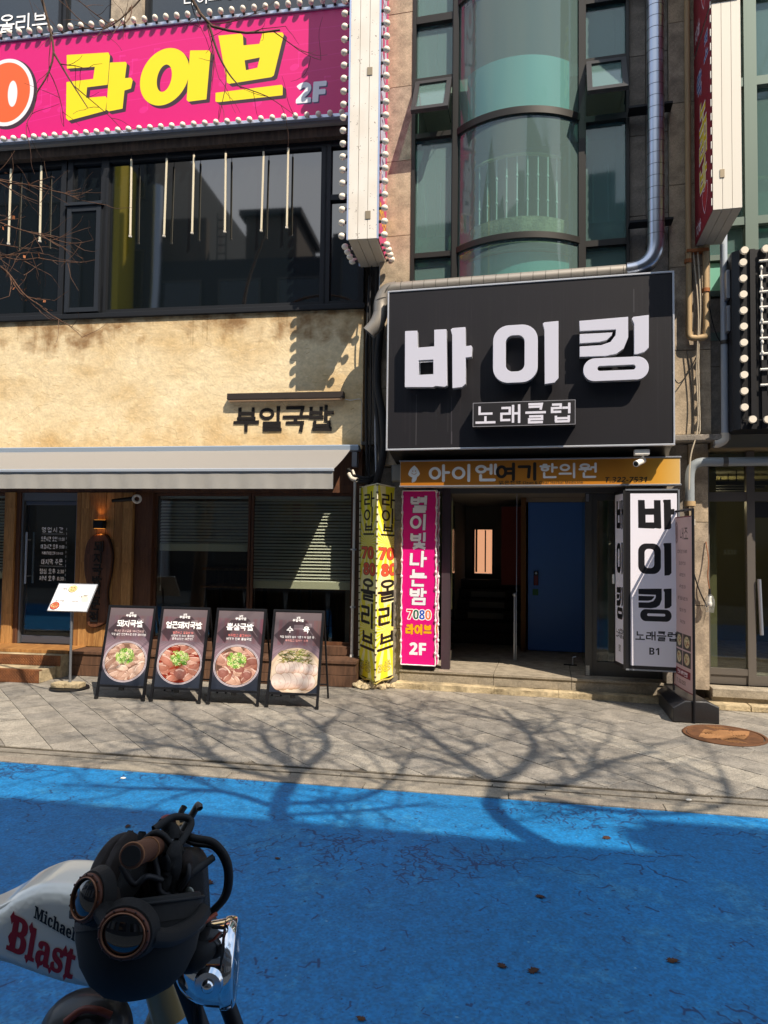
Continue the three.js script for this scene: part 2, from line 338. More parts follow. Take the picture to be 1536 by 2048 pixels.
// Pavers, 0.3 x 0.6 m, laid at an angle to the kerb and cut where the pavement ends.
function clipPoly(poly, a, b, c) { const out = []; for (let i = 0; i < poly.length; i++) { const p = poly[i], q = poly[(i + 1) % poly.length], d = a * p[0] + b * p[1] - c, e = a * q[0] + b * q[1] - c; if (d <= 0) out.push(p); if ((d < 0 && e > 0) || (d > 0 && e < 0)) { const t = d / (d - e); out.push([p[0] + (q[0] - p[0]) * t, p[1] + (q[1] - p[1]) * t]); } } return out; }
const pavement = structure('pavement', P);
{
  const tones = [[0.525, 0.505, 0.47], [0.50, 0.482, 0.45], [0.545, 0.522, 0.482], [0.59, 0.566, 0.52]].map((b, i) => std(0xffffff, 0.88, { map: stoneTex(61 + i * 7, b, [0.22, 0.21, 0.2], 0.75, 0.10, 0.55 + i * 0.06), bumpMap: fineBump, bumpScale: 0.004 }));
  part(pavement, 'joint_bed', bx(-9, 9, -0.1, -0.0065, -4.6, -0.35), std(0x5d564b, 0.98));
  const side = std(0xffffff, 0.9, { map: tones[1].map });
  part(pavement, 'far_paving', merge([bx(-40, -9, -0.1, 0, -4.6, -0.35), bx(9, 40, -0.1, 0, -4.6, -0.35)]), side);
  part(pavement, 'opposite_paving', bx(-40, 40, -0.1, 0.1, 5.152, 9), side);
  const A = 44 * Math.PI / 180, ca = Math.cos(A), sa = Math.sin(A), r = rng(9), w = 0.3, l = 0.3, gap = 0.003, pieces = [];
  for (let i = -22; i < 22; i++) for (let j = -24; j < 24; j++) {
    const off = ((i % 2 + 2) % 2) * 0.15 + ((i * 37) % 5) * 0.01, u0 = j * l + off + gap, u1 = (j + 1) * l + off - gap, v0 = i * w + gap, v1 = (i + 1) * w - gap;
    let poly = [[u0, v0], [u1, v0], [u1, v1], [u0, v1]].map(([u, v]) => [u * ca - v * sa - 0.6, u * sa + v * ca - 2.0]);
    poly = clipPoly(poly, 0, 1, -0.352); if (poly.length > 2) poly = clipPoly(poly, 0, -1, 3.85); if (poly.length > 2) poly = clipPoly(poly, 1, 0, 4.6); if (poly.length > 2) poly = clipPoly(poly, -1, 0, 5.0);
    if (poly.length < 3) continue;
    let area = 0; poly.forEach((p, k) => { const q = poly[(k + 1) % poly.length]; area += p[0] * q[1] - q[0] * p[1]; });
    if (Math.abs(area) < 0.01) continue;
    const mid = poly.reduce((a, p) => [a[0] + p[0] / poly.length, a[1] + p[1] / poly.length], [0, 0]);
    // hidden under the buildings
    if (mid[1] < -3.62 + mid[0] * 0.03) continue;
    const top = (r() - 0.5) * 0.004, tx = (r() - 0.5) * 0.004, tz = (r() - 0.5) * 0.004, pos = [], uv = [], dx = r() * 3, dz = r() * 3, H = (p) => top + (p[0] - mid[0]) * tx + (p[1] - mid[1]) * tz;
    const tri = (...ps) => ps.forEach((p) => { pos.push(...p); uv.push(p[0] + dx, p[2] + dz + p[1]); });
    for (let k = 1; k + 1 < poly.length; k++) { const [a, b, c] = [poly[0], poly[k + 1], poly[k]]; tri([a[0], H(a), a[1]], [b[0], H(b), b[1]], [c[0], H(c), c[1]]); }
    poly.forEach((a, k) => { const b = poly[(k + 1) % poly.length]; tri([a[0], H(a), a[1]], [b[0], H(b), b[1]], [b[0], -0.05, b[1]]); tri([a[0], H(a), a[1]], [b[0], -0.05, b[1]], [a[0], -0.05, a[1]]); });
    const g = new THREE.BufferGeometry(); g.setAttribute('position', new THREE.Float32BufferAttribute(pos, 3)); g.setAttribute('uv', new THREE.Float32BufferAttribute(uv, 2)); g.computeVertexNormals();
    const band = ((i % 7) + 7) % 7 === 2;
    const wp = P.at(mid[0], 0, mid[1]), turn = Math.abs(Math.atan2(wp.x, -wp.z));
    pieces.push({ g, m: band ? 3 : Math.floor(r() * 3), far: Math.hypot(wp.x, wp.z) + (turn > 0.55 ? 100 : 0) });
  }
  pieces.sort((a, b) => a.far - b.far);
  pieces.slice(0, 300).forEach((q) => part(pavement, 'paver', q.g, tones[q.m]));
  tones.forEach((m, k) => { const rest = pieces.slice(300).filter((q) => q.m === k); if (rest.length) part(pavement, 'outer_pavers', merge(rest.map((q) => q.g)), m).userData.kind = 'stuff'; });
}

// Manhole cover
{
  const T = thing('manhole_cover', 'round rusty iron manhole cover with curved ribs, set in the paving', 'manhole cover', R, [3.3, 0, 1.19]);
  const rust = std(0xffffff, 0.8, { metalness: 0.25, map: (() => { const a = tiled(9, 71), b = tiled(60, 72), d = tiled(200, 73); const t = computed(256, 256, (u, v) => { const k = a(u, v) * 0.5 + b(u, v) * 0.3 + d(u, v) * 0.2; return mixc([0.30, 0.20, 0.13], [0.50, 0.33, 0.20], k); }); t.repeat.set(2, 2); return t; })() });
  part(T, 'cover', new THREE.CylinderGeometry(0.315, 0.315, 0.05, 64).translate(3.3, -0.017, 1.19), rust);
  part(T, 'frame_ring', new THREE.TorusGeometry(0.338, 0.017, 6, 64).rotateX(Math.PI / 2).scale(1, 0.5, 1).translate(3.3, 0.004, 1.19), rust);
  const ribs = [], c = [3.3, 1.19];
  const arc = (cx, cz, r0, a0, a1) => { const n = 12, pts = []; for (let i = 0; i <= n; i++) { const a = a0 + (a1 - a0) * i / n, x = cx + r0 * Math.cos(a), z = cz + r0 * Math.sin(a); if (Math.hypot(x, z) < 0.295) pts.push([c[0] + x, 0.009, c[1] + z]); } if (pts.length > 3) ribs.push(pipe(pts, 0.0075, 14, 5)); };
  for (let k = 1; k < 7; k++) { arc(-0.2, 0.02, 0.026 * k, -1.2, 1.9); arc(0.2, 0.0, 0.026 * k, 2.0, 5.0); arc(0.02, -0.18, 0.03 * k + 0.02, 0.5, 2.3); arc(-0.05, 0.2, 0.03 * k, 3.6, 5.6); }
  for (let k = 0; k < 5; k++) { ribs.push(rod([c[0] - 0.06 + k * 0.03, 0.008, c[1] + 0.19], [c[0] + 0.0 + k * 0.03, 0.008, c[1] + 0.26], 0.005, 0.005, 5)); ribs.push(rod([c[0] - 0.1 + k * 0.03, 0.008, c[1] - 0.27], [c[0] - 0.04 + k * 0.03, 0.008, c[1] - 0.2], 0.005, 0.005, 5)); }
  part(T, 'ribs', merge(ribs), std(0x9a7048, 0.75, { metalness: 0.25 }));
}
// ---------------------------------------------------------------- materials shared by the buildings
const M = {
  blackMetal: std(0x14151a, 0.5, { metalness: 0.3 }), darkFrame: std(0x23262b, 0.55, { metalness: 0.4 }), greyFrame: std(0x55534f, 0.5, { metalness: 0.5 }), aluminium: std(0xb9bec6, 0.35, { metalness: 0.8 }),
  whitePaint: std(0xe4e1d8, 0.6), offWhite: std(0xcfc8ba, 0.7), black: std(0x0d0d0f, 0.6), rubber: std(0x121214, 0.75), darkRoom: std(0x756d62, 0.95), darkRoom2: std(0x807669, 0.95),
  glassDark: phys(0x0e1417, 0.03, { ior: 2.3, specularIntensity: 1 }), glassClear: phys(0xe6efec, 0.02, { transmission: 1, thickness: 0, ior: 1.5 }),
  glassTeal: phys(0xadd0cc, 0.04, { transmission: 0.8, thickness: 0, ior: 1.6 }), glassSmoke: phys(0xe9eeee, 0.03, { transmission: 1, thickness: 0, ior: 1.55 }),
  bulb: phys(0xf3e9d6, 0.35, { clearcoat: 0.4 }), socket: std(0x26221f, 0.6),
};
function woodTex(seed, a, b, size = 1, stretch = 14) {
  const n1 = tiled(5, seed), n2 = tiled(48, seed + 1), n3 = tiled(160, seed + 2), n4 = tiled(9, seed + 3);
  const t = computed(512, 512, (u, v) => { const w = n1(u, v) * 0.25, x = u + w * 0.06, g = n2(x * 1, v / 12) * 0.5 + n3(x, v / 8) * 0.3 + n4(u, v * 0.25) * 0.35; return mixc(a, b, sat(g * 1.1 - 0.1)); });
  t.repeat.set(1 / size, 1 / size);
  return t;
}
const woodWarm = std(0xffffff, 0.6, { map: woodTex(81, [0.52, 0.36, 0.19], [0.80, 0.61, 0.37], 0.7) });
const woodWarm2 = std(0xffffff, 0.6, { map: woodTex(85, [0.47, 0.31, 0.16], [0.73, 0.54, 0.31], 0.8) });
const woodRed = std(0xffffff, 0.6, { map: woodTex(89, [0.27, 0.16, 0.10], [0.43, 0.28, 0.18], 0.8) });
const woodDark = std(0xffffff, 0.7, { map: woodTex(93, [0.26, 0.18, 0.13], [0.42, 0.30, 0.22], 0.8) });
const granite = [stoneTex(101, [0.70, 0.63, 0.53], [0.34, 0.30, 0.25], 0.6, 0.10, 0.5), stoneTex(107, [0.66, 0.60, 0.52], [0.33, 0.30, 0.26], 0.6, 0.12, 0.5)].map((t) => std(0xffffff, 0.85, { map: t, bumpMap: fineBump, bumpScale: 0.002 }));
const graniteGrey = std(0xffffff, 0.85, { map: stoneTex(113, [0.53, 0.50, 0.46], [0.26, 0.25, 0.23], 0.6, 0.12, 0.5), bumpMap: fineBump, bumpScale: 0.002 });
const graniteStep = std(0xffffff, 0.75, { map: stoneTex(119, [0.60, 0.56, 0.49], [0.25, 0.24, 0.22], 0.8, 0.12, 0.45), bumpMap: fineBump, bumpScale: 0.002 });
const concrete = std(0xffffff, 0.95, { map: stoneTex(125, [0.66, 0.60, 0.48], [0.40, 0.36, 0.30], 0.4, 0.2, 0.9), bumpMap: bumpTex(620, [14, 60, 200], 0.9), bumpScale: 0.01 });

// Mottled lime plaster: ochre ground, pale clouds, brown washes with a ragged lower edge.
const stuccoTex = printed(2048, 512, (c, w, h) => {
  const img = c.createImageData(w, h), k = 7.75 / w;
  for (let y = 0, i = 0; y < h; y++) for (let x = 0; x < w; x++, i += 4) {
    const X = x * k, Y = y * k, f1 = fbm(X * 1.1, Y * 1.4, 3, 5), f2 = fbm(X * 3.1, Y * 3.6, 9, 4), f3 = fbm(X * 11, Y * 11, 15, 3), f4 = fbm(X * 34, Y * 34, 21, 2), st = fbm(X * 5, Y * 0.9, 31, 4);
    let q = [0.84, 0.745, 0.575];
    q = mixc(q, [0.91, 0.84, 0.69], sat(0.5 + f1 * 1.2 + f2 * 0.5));
    q = mixc(q, [0.78, 0.655, 0.45], sat(-f1 * 1.2 + f2 * 0.9 - 0.08));
    const reach = 0.40 + f1 * 0.6 + st * 0.5 + f2 * 0.3, wash = sat((reach - Y) * 3.2) * sat(0.62 + f2 * 1.3 + f3 * 0.9);
    q = mixc(q, [0.45, 0.315, 0.175], wash * 0.75);
    const foot = sat((Y - 1.62 + f2 * 0.2 + st * 0.25) * 4) * 0.35; q = mixc(q, [0.66, 0.49, 0.27], foot);
    const m = 1 + f3 * 0.12 + f4 * 0.10;
    img.data[i] = sat(q[0] * m) * 255; img.data[i + 1] = sat(q[1] * m) * 255; img.data[i + 2] = sat(q[2] * m) * 255; img.data[i + 3] = 255;
  }
  c.putImageData(img, 0, 0);
  // trowel scratches, hairline cracks and thin rust runs from the sill
  const r = rng(19);
  for (let i = 0; i < 420; i++) { const x = r() * w, y = r() * h, a = (r() - 0.5) * 1.2, l = 4 + r() * 22; c.strokeStyle = r() < 0.5 ? 'rgba(150,112,64,0.45)' : 'rgba(245,230,200,0.55)'; c.lineWidth = 0.8 + r() * 1.4; c.beginPath(); c.moveTo(x, y); c.quadraticCurveTo(x + Math.cos(a) * l * 0.5, y + Math.sin(a) * l * 0.5 + (r() - 0.5) * 6, x + Math.cos(a) * l, y + Math.sin(a) * l); c.stroke(); }
  for (let i = 0; i < 9; i++) { let x = r() * w, y = r() * h, a = r() * 6.3; c.strokeStyle = 'rgba(120,90,54,0.5)'; c.lineWidth = 1; c.beginPath(); c.moveTo(x, y); for (let k = 0; k < 30; k++) { a += (r() - 0.5) * 0.9; x += Math.cos(a) * 4; y += Math.sin(a) * 4; c.lineTo(x, y); } c.stroke(); }
  for (let i = 0; i < 26; i++) { const x = r() * w, l = 30 + r() * 120; c.fillStyle = 'rgba(110,80,44,0.16)'; c.fillRect(x, 0, 1.5 + r() * 4, l); }
});
const stuccoBump = (() => { const n1 = tiled(7, 131), n2 = tiled(22, 132), n3 = tiled(80, 133), n4 = tiled(200, 134); const t = computed(512, 512, (u, v) => { const d = n1(u, v) * 0.1, a = n2(u + d, v + d * 0.5) * 0.5 + n3(u + d, v) * 0.28 + n4(u, v) * 0.12 + n1(u, v) * 0.2; const ridge = 1 - Math.abs(n2(u * 1 + d * 2, v) - 0.5) * 9; const q = sat(a + (ridge > 0 ? ridge * 0.14 : 0)); return [q, q, q]; }, false); t.repeat.set(3.4, 0.85); return t; })();

// ---------------------------------------------------------------- left: the soup restaurant's building
const LB = thing('restaurant_building', 'building with ochre plaster wall above a wooden restaurant front and dark upper windows', 'building', L, [-4, 0, -1.5]);
part(LB, 'plaster_wall', (() => { const g = bx(-8, -0.26, 2.85, 4.6, -0.3, 0), uv = g.attributes.uv, n = g.attributes.normal, p = g.attributes.position; for (let i = 0; i < uv.count; i++) if (n.getZ(i) > 0.5) uv.setXY(i, (p.getX(i) + 8) / 7.75, (p.getY(i) - 2.85) / 1.75); return g; })(), std(0xffffff, 0.9, { map: stuccoTex, bumpMap: stuccoBump, bumpScale: 0.006 }));
const brownBeam = std(0xffffff, 0.85, { map: woodTex(141, [0.20, 0.16, 0.13], [0.36, 0.29, 0.24], 1.2) });
part(LB, 'window_sill', rb(-8, -0.24, 4.602, 4.665, -0.25, 0.045, 0.006), M.darkFrame);
part(LB, 'lintel', bx(-8, -0.32, 6.80, 6.93, -0.3, 0.06), brownBeam);
part(LB, 'wall_behind_sign', bx(-8, -0.26, 6.932, 8.36, -0.3, -0.02), brownBeam);
part(LB, 'side_wall', bx(-0.5, -0.26, 4.67, 6.80, -4, -0.22), M.darkRoom2);
part(LB, 'side_wall', bx(-0.5, -0.262, 0, 2.845, -4, -0.28), M.darkRoom2);
part(LB, 'side_wall', bx(-0.5, -0.262, 2.85, 4.6, -4, -0.302), M.darkRoom2);
part(LB, 'side_wall', bx(-0.5, -0.262, 6.80, 10.4, -4, -0.302), graniteGrey);
part(LB, 'rear_wall', bx(-8, -0.26, 0, 10.4, -4.2, -4.002), M.darkRoom2);
part(LB, 'outer_wall', bx(-8.25, -8.002, 0, 10.4, -4.2, 0), M.darkRoom2);
part(LB, 'roof', bx(-8.25, -0.26, 10.402, 10.6, -4.2, 0.1), graniteGrey);
part(LB, 'floor_slab', bx(-8, -0.502, 4.4, 4.599, -4, -0.302), M.darkRoom);
part(LB, 'floor_slab', bx(-8, -0.502, 7.2, 7.4, -4, -0.302), M.darkRoom);
part(LB, 'ceiling', bx(-8, -0.502, 2.6, 2.8, -4, -0.302), M.darkRoom);
// second-floor windows: frames, panes, one with a casement
const winRow = (s0, s1, y0, y1, o, name, m) => part(LB, name, bx(s0, s1, y0, y1, o - 0.012, o), m);
for (const [s0, s1, split] of [[-6.6, -4.41, 0], [-4.28, -3.83, 6.14], [-3.76, -0.82, 0], [-0.735, -0.33, 6.06]]) {
  const f = part(LB, 'window_frame', merge([bx(s0 - 0.055, s0 + 0.02, 4.668, 6.798, -0.16, -0.03), bx(s1 - 0.02, s1 + 0.055, 4.668, 6.798, -0.16, -0.03), bx(s0 + 0.021, s1 - 0.021, 4.668, 4.73, -0.15, -0.035), bx(s0 + 0.021, s1 - 0.021, 6.72, 6.798, -0.15, -0.035), ...(split ? [bx(s0 + 0.021, s1 - 0.021, split - 0.035, split + 0.035, -0.15, -0.033)] : [])]), M.darkFrame);
  const rows = split ? [[4.731, split - 0.036], [split + 0.036, 6.719]] : [[4.731, 6.719]];
  for (const [a, b] of rows) part(LB, 'pane', bx(s0 + 0.021, s1 - 0.021, a, b, -0.10, -0.088), M.glassDark, f);
}
{
  const f = part(LB, 'casement_frame', merge([bx(-4.30, -4.24, 4.70, 6.13, -0.03, 0.012), bx(-3.88, -3.82, 4.70, 6.13, -0.03, 0.012), bx(-4.238, -3.882, 4.70, 4.76, -0.03, 0.010), bx(-4.238, -3.882, 6.06, 6.13, -0.03, 0.010), bx(-4.33, -3.79, 6.135, 6.175, -0.03, 0.035)]), std(0x2f343b, 0.5, { metalness: 0.4 }));
  part(LB, 'casement_glass', bx(-4.238, -3.882, 4.762, 6.058, -0.02, -0.008), M.glassDark, f);
}
// third floor, cut by the top of the picture
part(LB, 'third_floor_sill', bx(-8, -0.3, 8.362, 8.42, -0.3, 0.03), M.darkFrame);
part(LB, 'stone_pier', bx(-3.75, -3.31, 8.422, 10.4, -0.3, 0.02), granite[1]);
for (const [s0, s1] of [[-6.7, -4.55], [-4.48, -3.8], [-3.28, -0.5]]) {
  const f = parts(LB, 'window_frame', [bx(s0 - 0.05, s0 + 0.02, 8.422, 10.4, -0.2, -0.06), bx(s1 - 0.02, s1 + 0.05, 8.422, 10.4, -0.2, -0.06)], M.darkFrame)[0];
  part(LB, 'pane', bx(s0 + 0.021, s1 - 0.021, 8.424, 10.4, -0.13, -0.118), phys(0x1b2228, 0.04, { ior: 1.8 }), f);
}
{
  const t = printed(1024, 256, (c, w, h) => { c.clearRect(0, 0, w, h); hangul(c, '올리브', 10, 40, 150, { weight: 0.1, gap: 0.02 }); });
  const T = thing('window_lettering', 'white lettering on the third-floor glass beside the stone pier', 'lettering', L, [-5.1, 8.58, -0.1]);
  part(T, 'lettering', face(-5.52, -3.84, 8.62, 9.04, -0.108), std(0xffffff, 0.6, { map: t, transparent: true }));
  const t2 = printed(1024, 256, (c, w, h) => { c.clearRect(0, 0, w, h); hangul(c, '라이브 80 올리브', 10, 40, 120, { weight: 0.1, gap: 0.02, cap: 'round' }); });
  const T2 = thing('window_lettering', 'white lettering on the wide third-floor pane right of the stone pier', 'lettering', L, [-2.4, 8.64, -0.1]);
  part(T2, 'lettering', face(-2.80, -1.32, 8.70, 9.07, -0.108), std(0xffffff, 0.6, { map: t2, transparent: true }));
}

// restaurant front
const DECK = 0.31;
part(LB, 'shop_floor', bx(-8, -0.5, 0, DECK, -3.998, -0.05), woodDark);
part(LB, 'header_board', bx(-8, -0.262, 2.31, 2.845, -0.28, -0.03), woodRed);
const wood = (name, s0, s1, y0, y1, o0, o1, m, k) => part(LB, name, rb(s0, s1, y0, y1, o0, o1, 0.004), m, k);
wood('post', -5.075, -4.925, DECK, 2.308, -0.22, 0.0, woodWarm);
wood('door_post', -4.922, -4.865, DECK, 2.308, -0.22, -0.03, woodRed);
wood('door_post', -4.05, -3.985, DECK, 2.308, -0.22, -0.02, woodWarm2);
for (let i = 0; i < 6; i++) wood('plank', -3.982 + i * 0.1165, -3.982 + i * 0.1165 + 0.1135, DECK, 2.308, -0.2, -0.015 + (i % 3) * 0.003, [woodWarm, woodWarm2, woodWarm][i % 3]);
wood('post', -3.282, -3.245, DECK, 2.308, -0.22, 0.025, woodWarm);
wood('post', -3.242, -3.0, DECK, 2.308, -0.22, -0.03, woodRed);
wood('post', -0.372, -0.264, 0, 2.308, -0.26, 0.0, woodDark);
wood('window_ledge', -2.998, -0.374, DECK, 0.42, -0.26, -0.01, woodDark);
// shop window panes with a slim frame
for (const [s0, s1] of [[-2.998, -1.705], [-1.695, -0.374], [-6.4, -5.077]]) {
  const f = part(LB, 'window_frame', merge([bx(s0, s0 + 0.03, 0.422, 2.306, -0.14, -0.09), bx(s1 - 0.03, s1, 0.422, 2.306, -0.14, -0.09), bx(s0 + 0.031, s1 - 0.031, 0.422, 0.46, -0.138, -0.092), bx(s0 + 0.031, s1 - 0.031, 2.27, 2.306, -0.138, -0.092)]), woodRed);
  part(LB, 'pane', bx(s0 + 0.031, s1 - 0.031, 0.461, 2.269, -0.116, -0.108), M.glassSmoke, f);
}
// wooden bench deck along the window, and the low wooden lining at its right end
part(LB, 'deck_top', rb(-3.86, -0.225, 0.272, 0.308, 0.002, 0.37, 0.004), woodDark);
for (let i = 0; i < 2; i++) part(LB, 'deck_board', rb(-3.86, -0.23, 0.004 + i * 0.134, 0.134 + i * 0.134, 0.30, 0.352, 0.005), woodDark);
part(LB, 'deck_end', bx(-0.262, -0.232, 0, 0.27, 0.002, 0.299), woodDark);
part(LB, 'threshold', rb(-5.6, -3.862, 0.272, 0.314, -0.04, 0.40, 0.005), woodWarm2);

// glass door
{
  const T = thing('restaurant_door', 'glass restaurant door with white opening-hours lettering and steel pull handle', 'door', L, [-4.46, DECK, -0.1]);
  part(T, 'door_frame', merge([bx(-4.863, -4.838, DECK + 0.005, 2.305, -0.16, -0.055), bx(-4.077, -4.052, DECK + 0.005, 2.305, -0.16, -0.055), bx(-4.837, -4.078, 2.20, 2.305, -0.155, -0.06)]), std(0x8b8f94, 0.4, { metalness: 0.7 }));
  const leaf = part(T, 'glass_leaf', bx(-4.83, -4.085, 0.42, 2.19, -0.112, -0.1), M.glassSmoke);
  part(T, 'bottom_rail', rb(-4.83, -4.085, DECK + 0.01, 0.418, -0.13, -0.082, 0.004), std(0x6b7280, 0.4, { metalness: 0.7 }));
  part(T, 'top_rail', rb(-4.83, -4.085, 2.145, 2.195, -0.13, -0.082, 0.004), std(0x6b7280, 0.4, { metalness: 0.7 }));
  part(T, 'pull_handle', merge([rod([-4.76, 1.1, -0.03], [-4.76, 1.78, -0.03], 0.014), rod([-4.76, 1.2, -0.1], [-4.76, 1.2, -0.03], 0.009), rod([-4.76, 1.68, -0.1], [-4.76, 1.68, -0.03], 0.009)]), M.aluminium);
  part(T, 'pull_handle', merge([rod([-4.76, 1.1, -0.18], [-4.76, 1.78, -0.18], 0.014), rod([-4.76, 1.2, -0.18], [-4.76, 1.2, -0.112], 0.009)]), M.aluminium);
  const t = printed(512, 1024, (c, w, h) => {
    c.clearRect(0, 0, w, h); c.fillStyle = '#eee';
    hangul(c, '영업시간', 256, 20, 78, { weight: 0.13, gap: 0.28, align: 'center' }); c.fillRect(60, 118, 400, 4);
    hangul(c, '오픈시간 오전 11:00', 256, 158, 68, { weight: 0.14, width: 0.62, align: 'center' });
    hangul(c, '마감시간 오후 9:00', 256, 268, 68, { weight: 0.14, width: 0.66, align: 'center' });
    hangul(c, '브레이크타임 오후 3:00-4:30', 256, 372, 48, { weight: 0.14, width: 0.56, align: 'center' });
    hangul(c, '마지막 주문', 256, 480, 82, { weight: 0.13, width: 0.8, align: 'center' }); c.fillRect(40, 582, 420, 4);
    hangul(c, '점심 오후 2:30', 256, 620, 74, { weight: 0.14, width: 0.82, align: 'center' });
    hangul(c, '저녁 오후 8:30', 256, 722, 74, { weight: 0.14, width: 0.82, align: 'center' });
    for (let i = 0; i < 12; i++) c.fillRect(490, 30 + i * 66, 6, 36);
  });
  part(T, 'opening_hours', face(-4.64, -4.22, 0.93, 1.87, -0.0985), std(0xffffff, 0.6, { map: t, transparent: true }));
}

// blinds behind the window panes; each slat is its own piece
function blind(s0, s1, y1, y0, label) {
  const T = thing('venetian_blind', label, 'blind', L, [(s0 + s1) / 2, y0, -0.19], 'blinds in the restaurant window');
  const m = std(0xf7efd8, 0.6), g = metres(new THREE.BoxGeometry(s1 - s0, 0.0022, 0.036));
  part(T, 'head_rail', bx(s0, s1, y1 - 0.03, y1, -0.22, -0.165), M.offWhite);
  const bar = part(T, 'bottom_rail', rb(s0, s1, y0, y0 + 0.095, -0.215, -0.17, 0.005), std(0xe6dcba, 0.6));
  let i = 0;
  for (let y = y0 + 0.1; y < y1 - 0.04; y += 0.041, i++) place(T, 'slat', g, m, [(s0 + s1) / 2, y + Math.sin(i * 2.7) * 0.0015, -0.192], null, [0.72 + Math.sin(i * 1.3) * 0.05, 0, Math.sin(i * 3.1) * 0.0012]);
  for (const f of [0.12, 0.5, 0.88]) part(T, 'cord', rod([s0 + (s1 - s0) * f, y0 + 0.03, -0.168], [s0 + (s1 - s0) * f, y1, -0.168], 0.0015, 0.0015, 5), M.offWhite);
  part(T, 'pull_cord', rod([s0 + 0.03, y0 - 0.45, -0.163], [s0 + 0.03, y1, -0.163], 0.002, 0.002, 5), M.offWhite);
  part(T, 'cord_tassel', rod([s0 + 0.03, y0 - 0.52, -0.163], [s0 + 0.03, y0 - 0.45, -0.163], 0.012, 0.007, 8), M.offWhite);
}
blind(-2.96, -1.72, 2.27, 1.56, 'cream slat blind raised higher, in the restaurant window beside the brown post');
blind(-1.685, -0.41, 2.27, 1.10, 'cream slat blind let down lower, in the restaurant window near the yellow sign');
blind(-6.3, -5.11, 2.27, 1.15, 'cream slat blind in the small window left of the restaurant door');
// inside the restaurant: a counter, a wall picture, tables
{
  const T = thing('serving_counter', 'dark counter deep inside the restaurant', 'counter', L, [-2, DECK, -3]);
  part(T, 'counter_body', bx(-3.4, -0.9, DECK, 1.2, -3.3, -2.8), woodDark); part(T, 'counter_top', bx(-3.45, -0.85, 1.202, 1.25, -3.35, -2.75), woodWarm2);
  const T2 = thing('wall_picture', 'pale framed picture on the wall inside the restaurant', 'picture', L, [-2.2, 1.9, -3.95]);
  part(T2, 'picture_sheet', bx(-2.7, -1.4, 1.9, 2.5, -3.99, -3.96), std(0x8f7c52, 0.8)); part(T2, 'figure', bx(-2.25, -2.1, 2.05, 2.4, -3.958, -3.95), std(0x6d2418, 0.8));
  for (const s of [-2.4, -1.0]) { const t = thing('dining_table', s < -2 ? 'small dining table inside the restaurant behind the raised blind' : 'small dining table inside the restaurant behind the lowered blind', 'table', L, [s, DECK, -1.5]); part(t, 'tabletop', rb(s - 0.4, s + 0.4, 1.02, 1.05, -1.85, -1.15, 0.005), woodWarm2); for (const [a, b] of [[-0.35, -1.8], [0.35, -1.8], [-0.35, -1.2], [0.35, -1.2]]) part(t, 'leg', bx(s + a - 0.02, s + a + 0.02, DECK + 0.001, 1.018, b - 0.02, b + 0.02), M.blackMetal); }
}
// outside steps with rusty chequer plate
const plate = std(0xffffff, 0.65, { metalness: 0.35, map: (() => { const a = tiled(8, 151), b = tiled(50, 152); const t = computed(256, 256, (u, v) => mixc([0.40, 0.25, 0.16], [0.62, 0.40, 0.24], a(u, v) * 0.6 + b(u, v) * 0.4)); t.repeat.set(2, 2); return t; })(), bumpMap: (() => { const t = computed(128, 128, (u, v) => { const k = (p, q) => { const x = ((u * 4 + p) % 1) - 0.5, y = ((v * 4 + q) % 1) - 0.5, a = (x + y) * 0.707, b = (x - y) * 0.707; return sat(1.4 - Math.hypot(a / 0.34, b / 0.10)); }, k2 = (p, q) => { const x = ((u * 4 + p) % 1) - 0.5, y = ((v * 4 + q) % 1) - 0.5, a = (x - y) * 0.707, b = (x + y) * 0.707; return sat(1.4 - Math.hypot(a / 0.34, b / 0.10)); }; const q = Math.max(k(0, 0), k2(0.5, 0.5)); return [q, q, q]; }, false); t.repeat.set(7, 7); return t; })(), bumpScale: 0.006 });
{
  const T = thing('entrance_step', 'lower step with rusty chequer-plate riser below the restaurant door', 'step', L, [-4.6, 0, 0.7], 'restaurant steps');
  part(T, 'tread', bx(-5.7, -3.92, 0.002, 0.142, 0.53, 0.858), concrete); part(T, 'riser_plate', bx(-5.7, -3.915, 0.004, 0.15, 0.86, 0.868), plate); part(T, 'nosing', bx(-5.7, -3.915, 0.146, 0.151, 0.80, 0.8595), plate);
  const T2 = thing('entrance_step', 'upper step with rusty chequer-plate riser directly below the restaurant door', 'step', L, [-4.6, 0, 0.45], 'restaurant steps');
  part(T2, 'tread', bx(-5.7, -3.87, 0.002, 0.27, 0.02, 0.515), concrete); part(T2, 'riser_plate', bx(-5.7, -3.868, 0.147, 0.27, 0.517, 0.5255), plate);
}

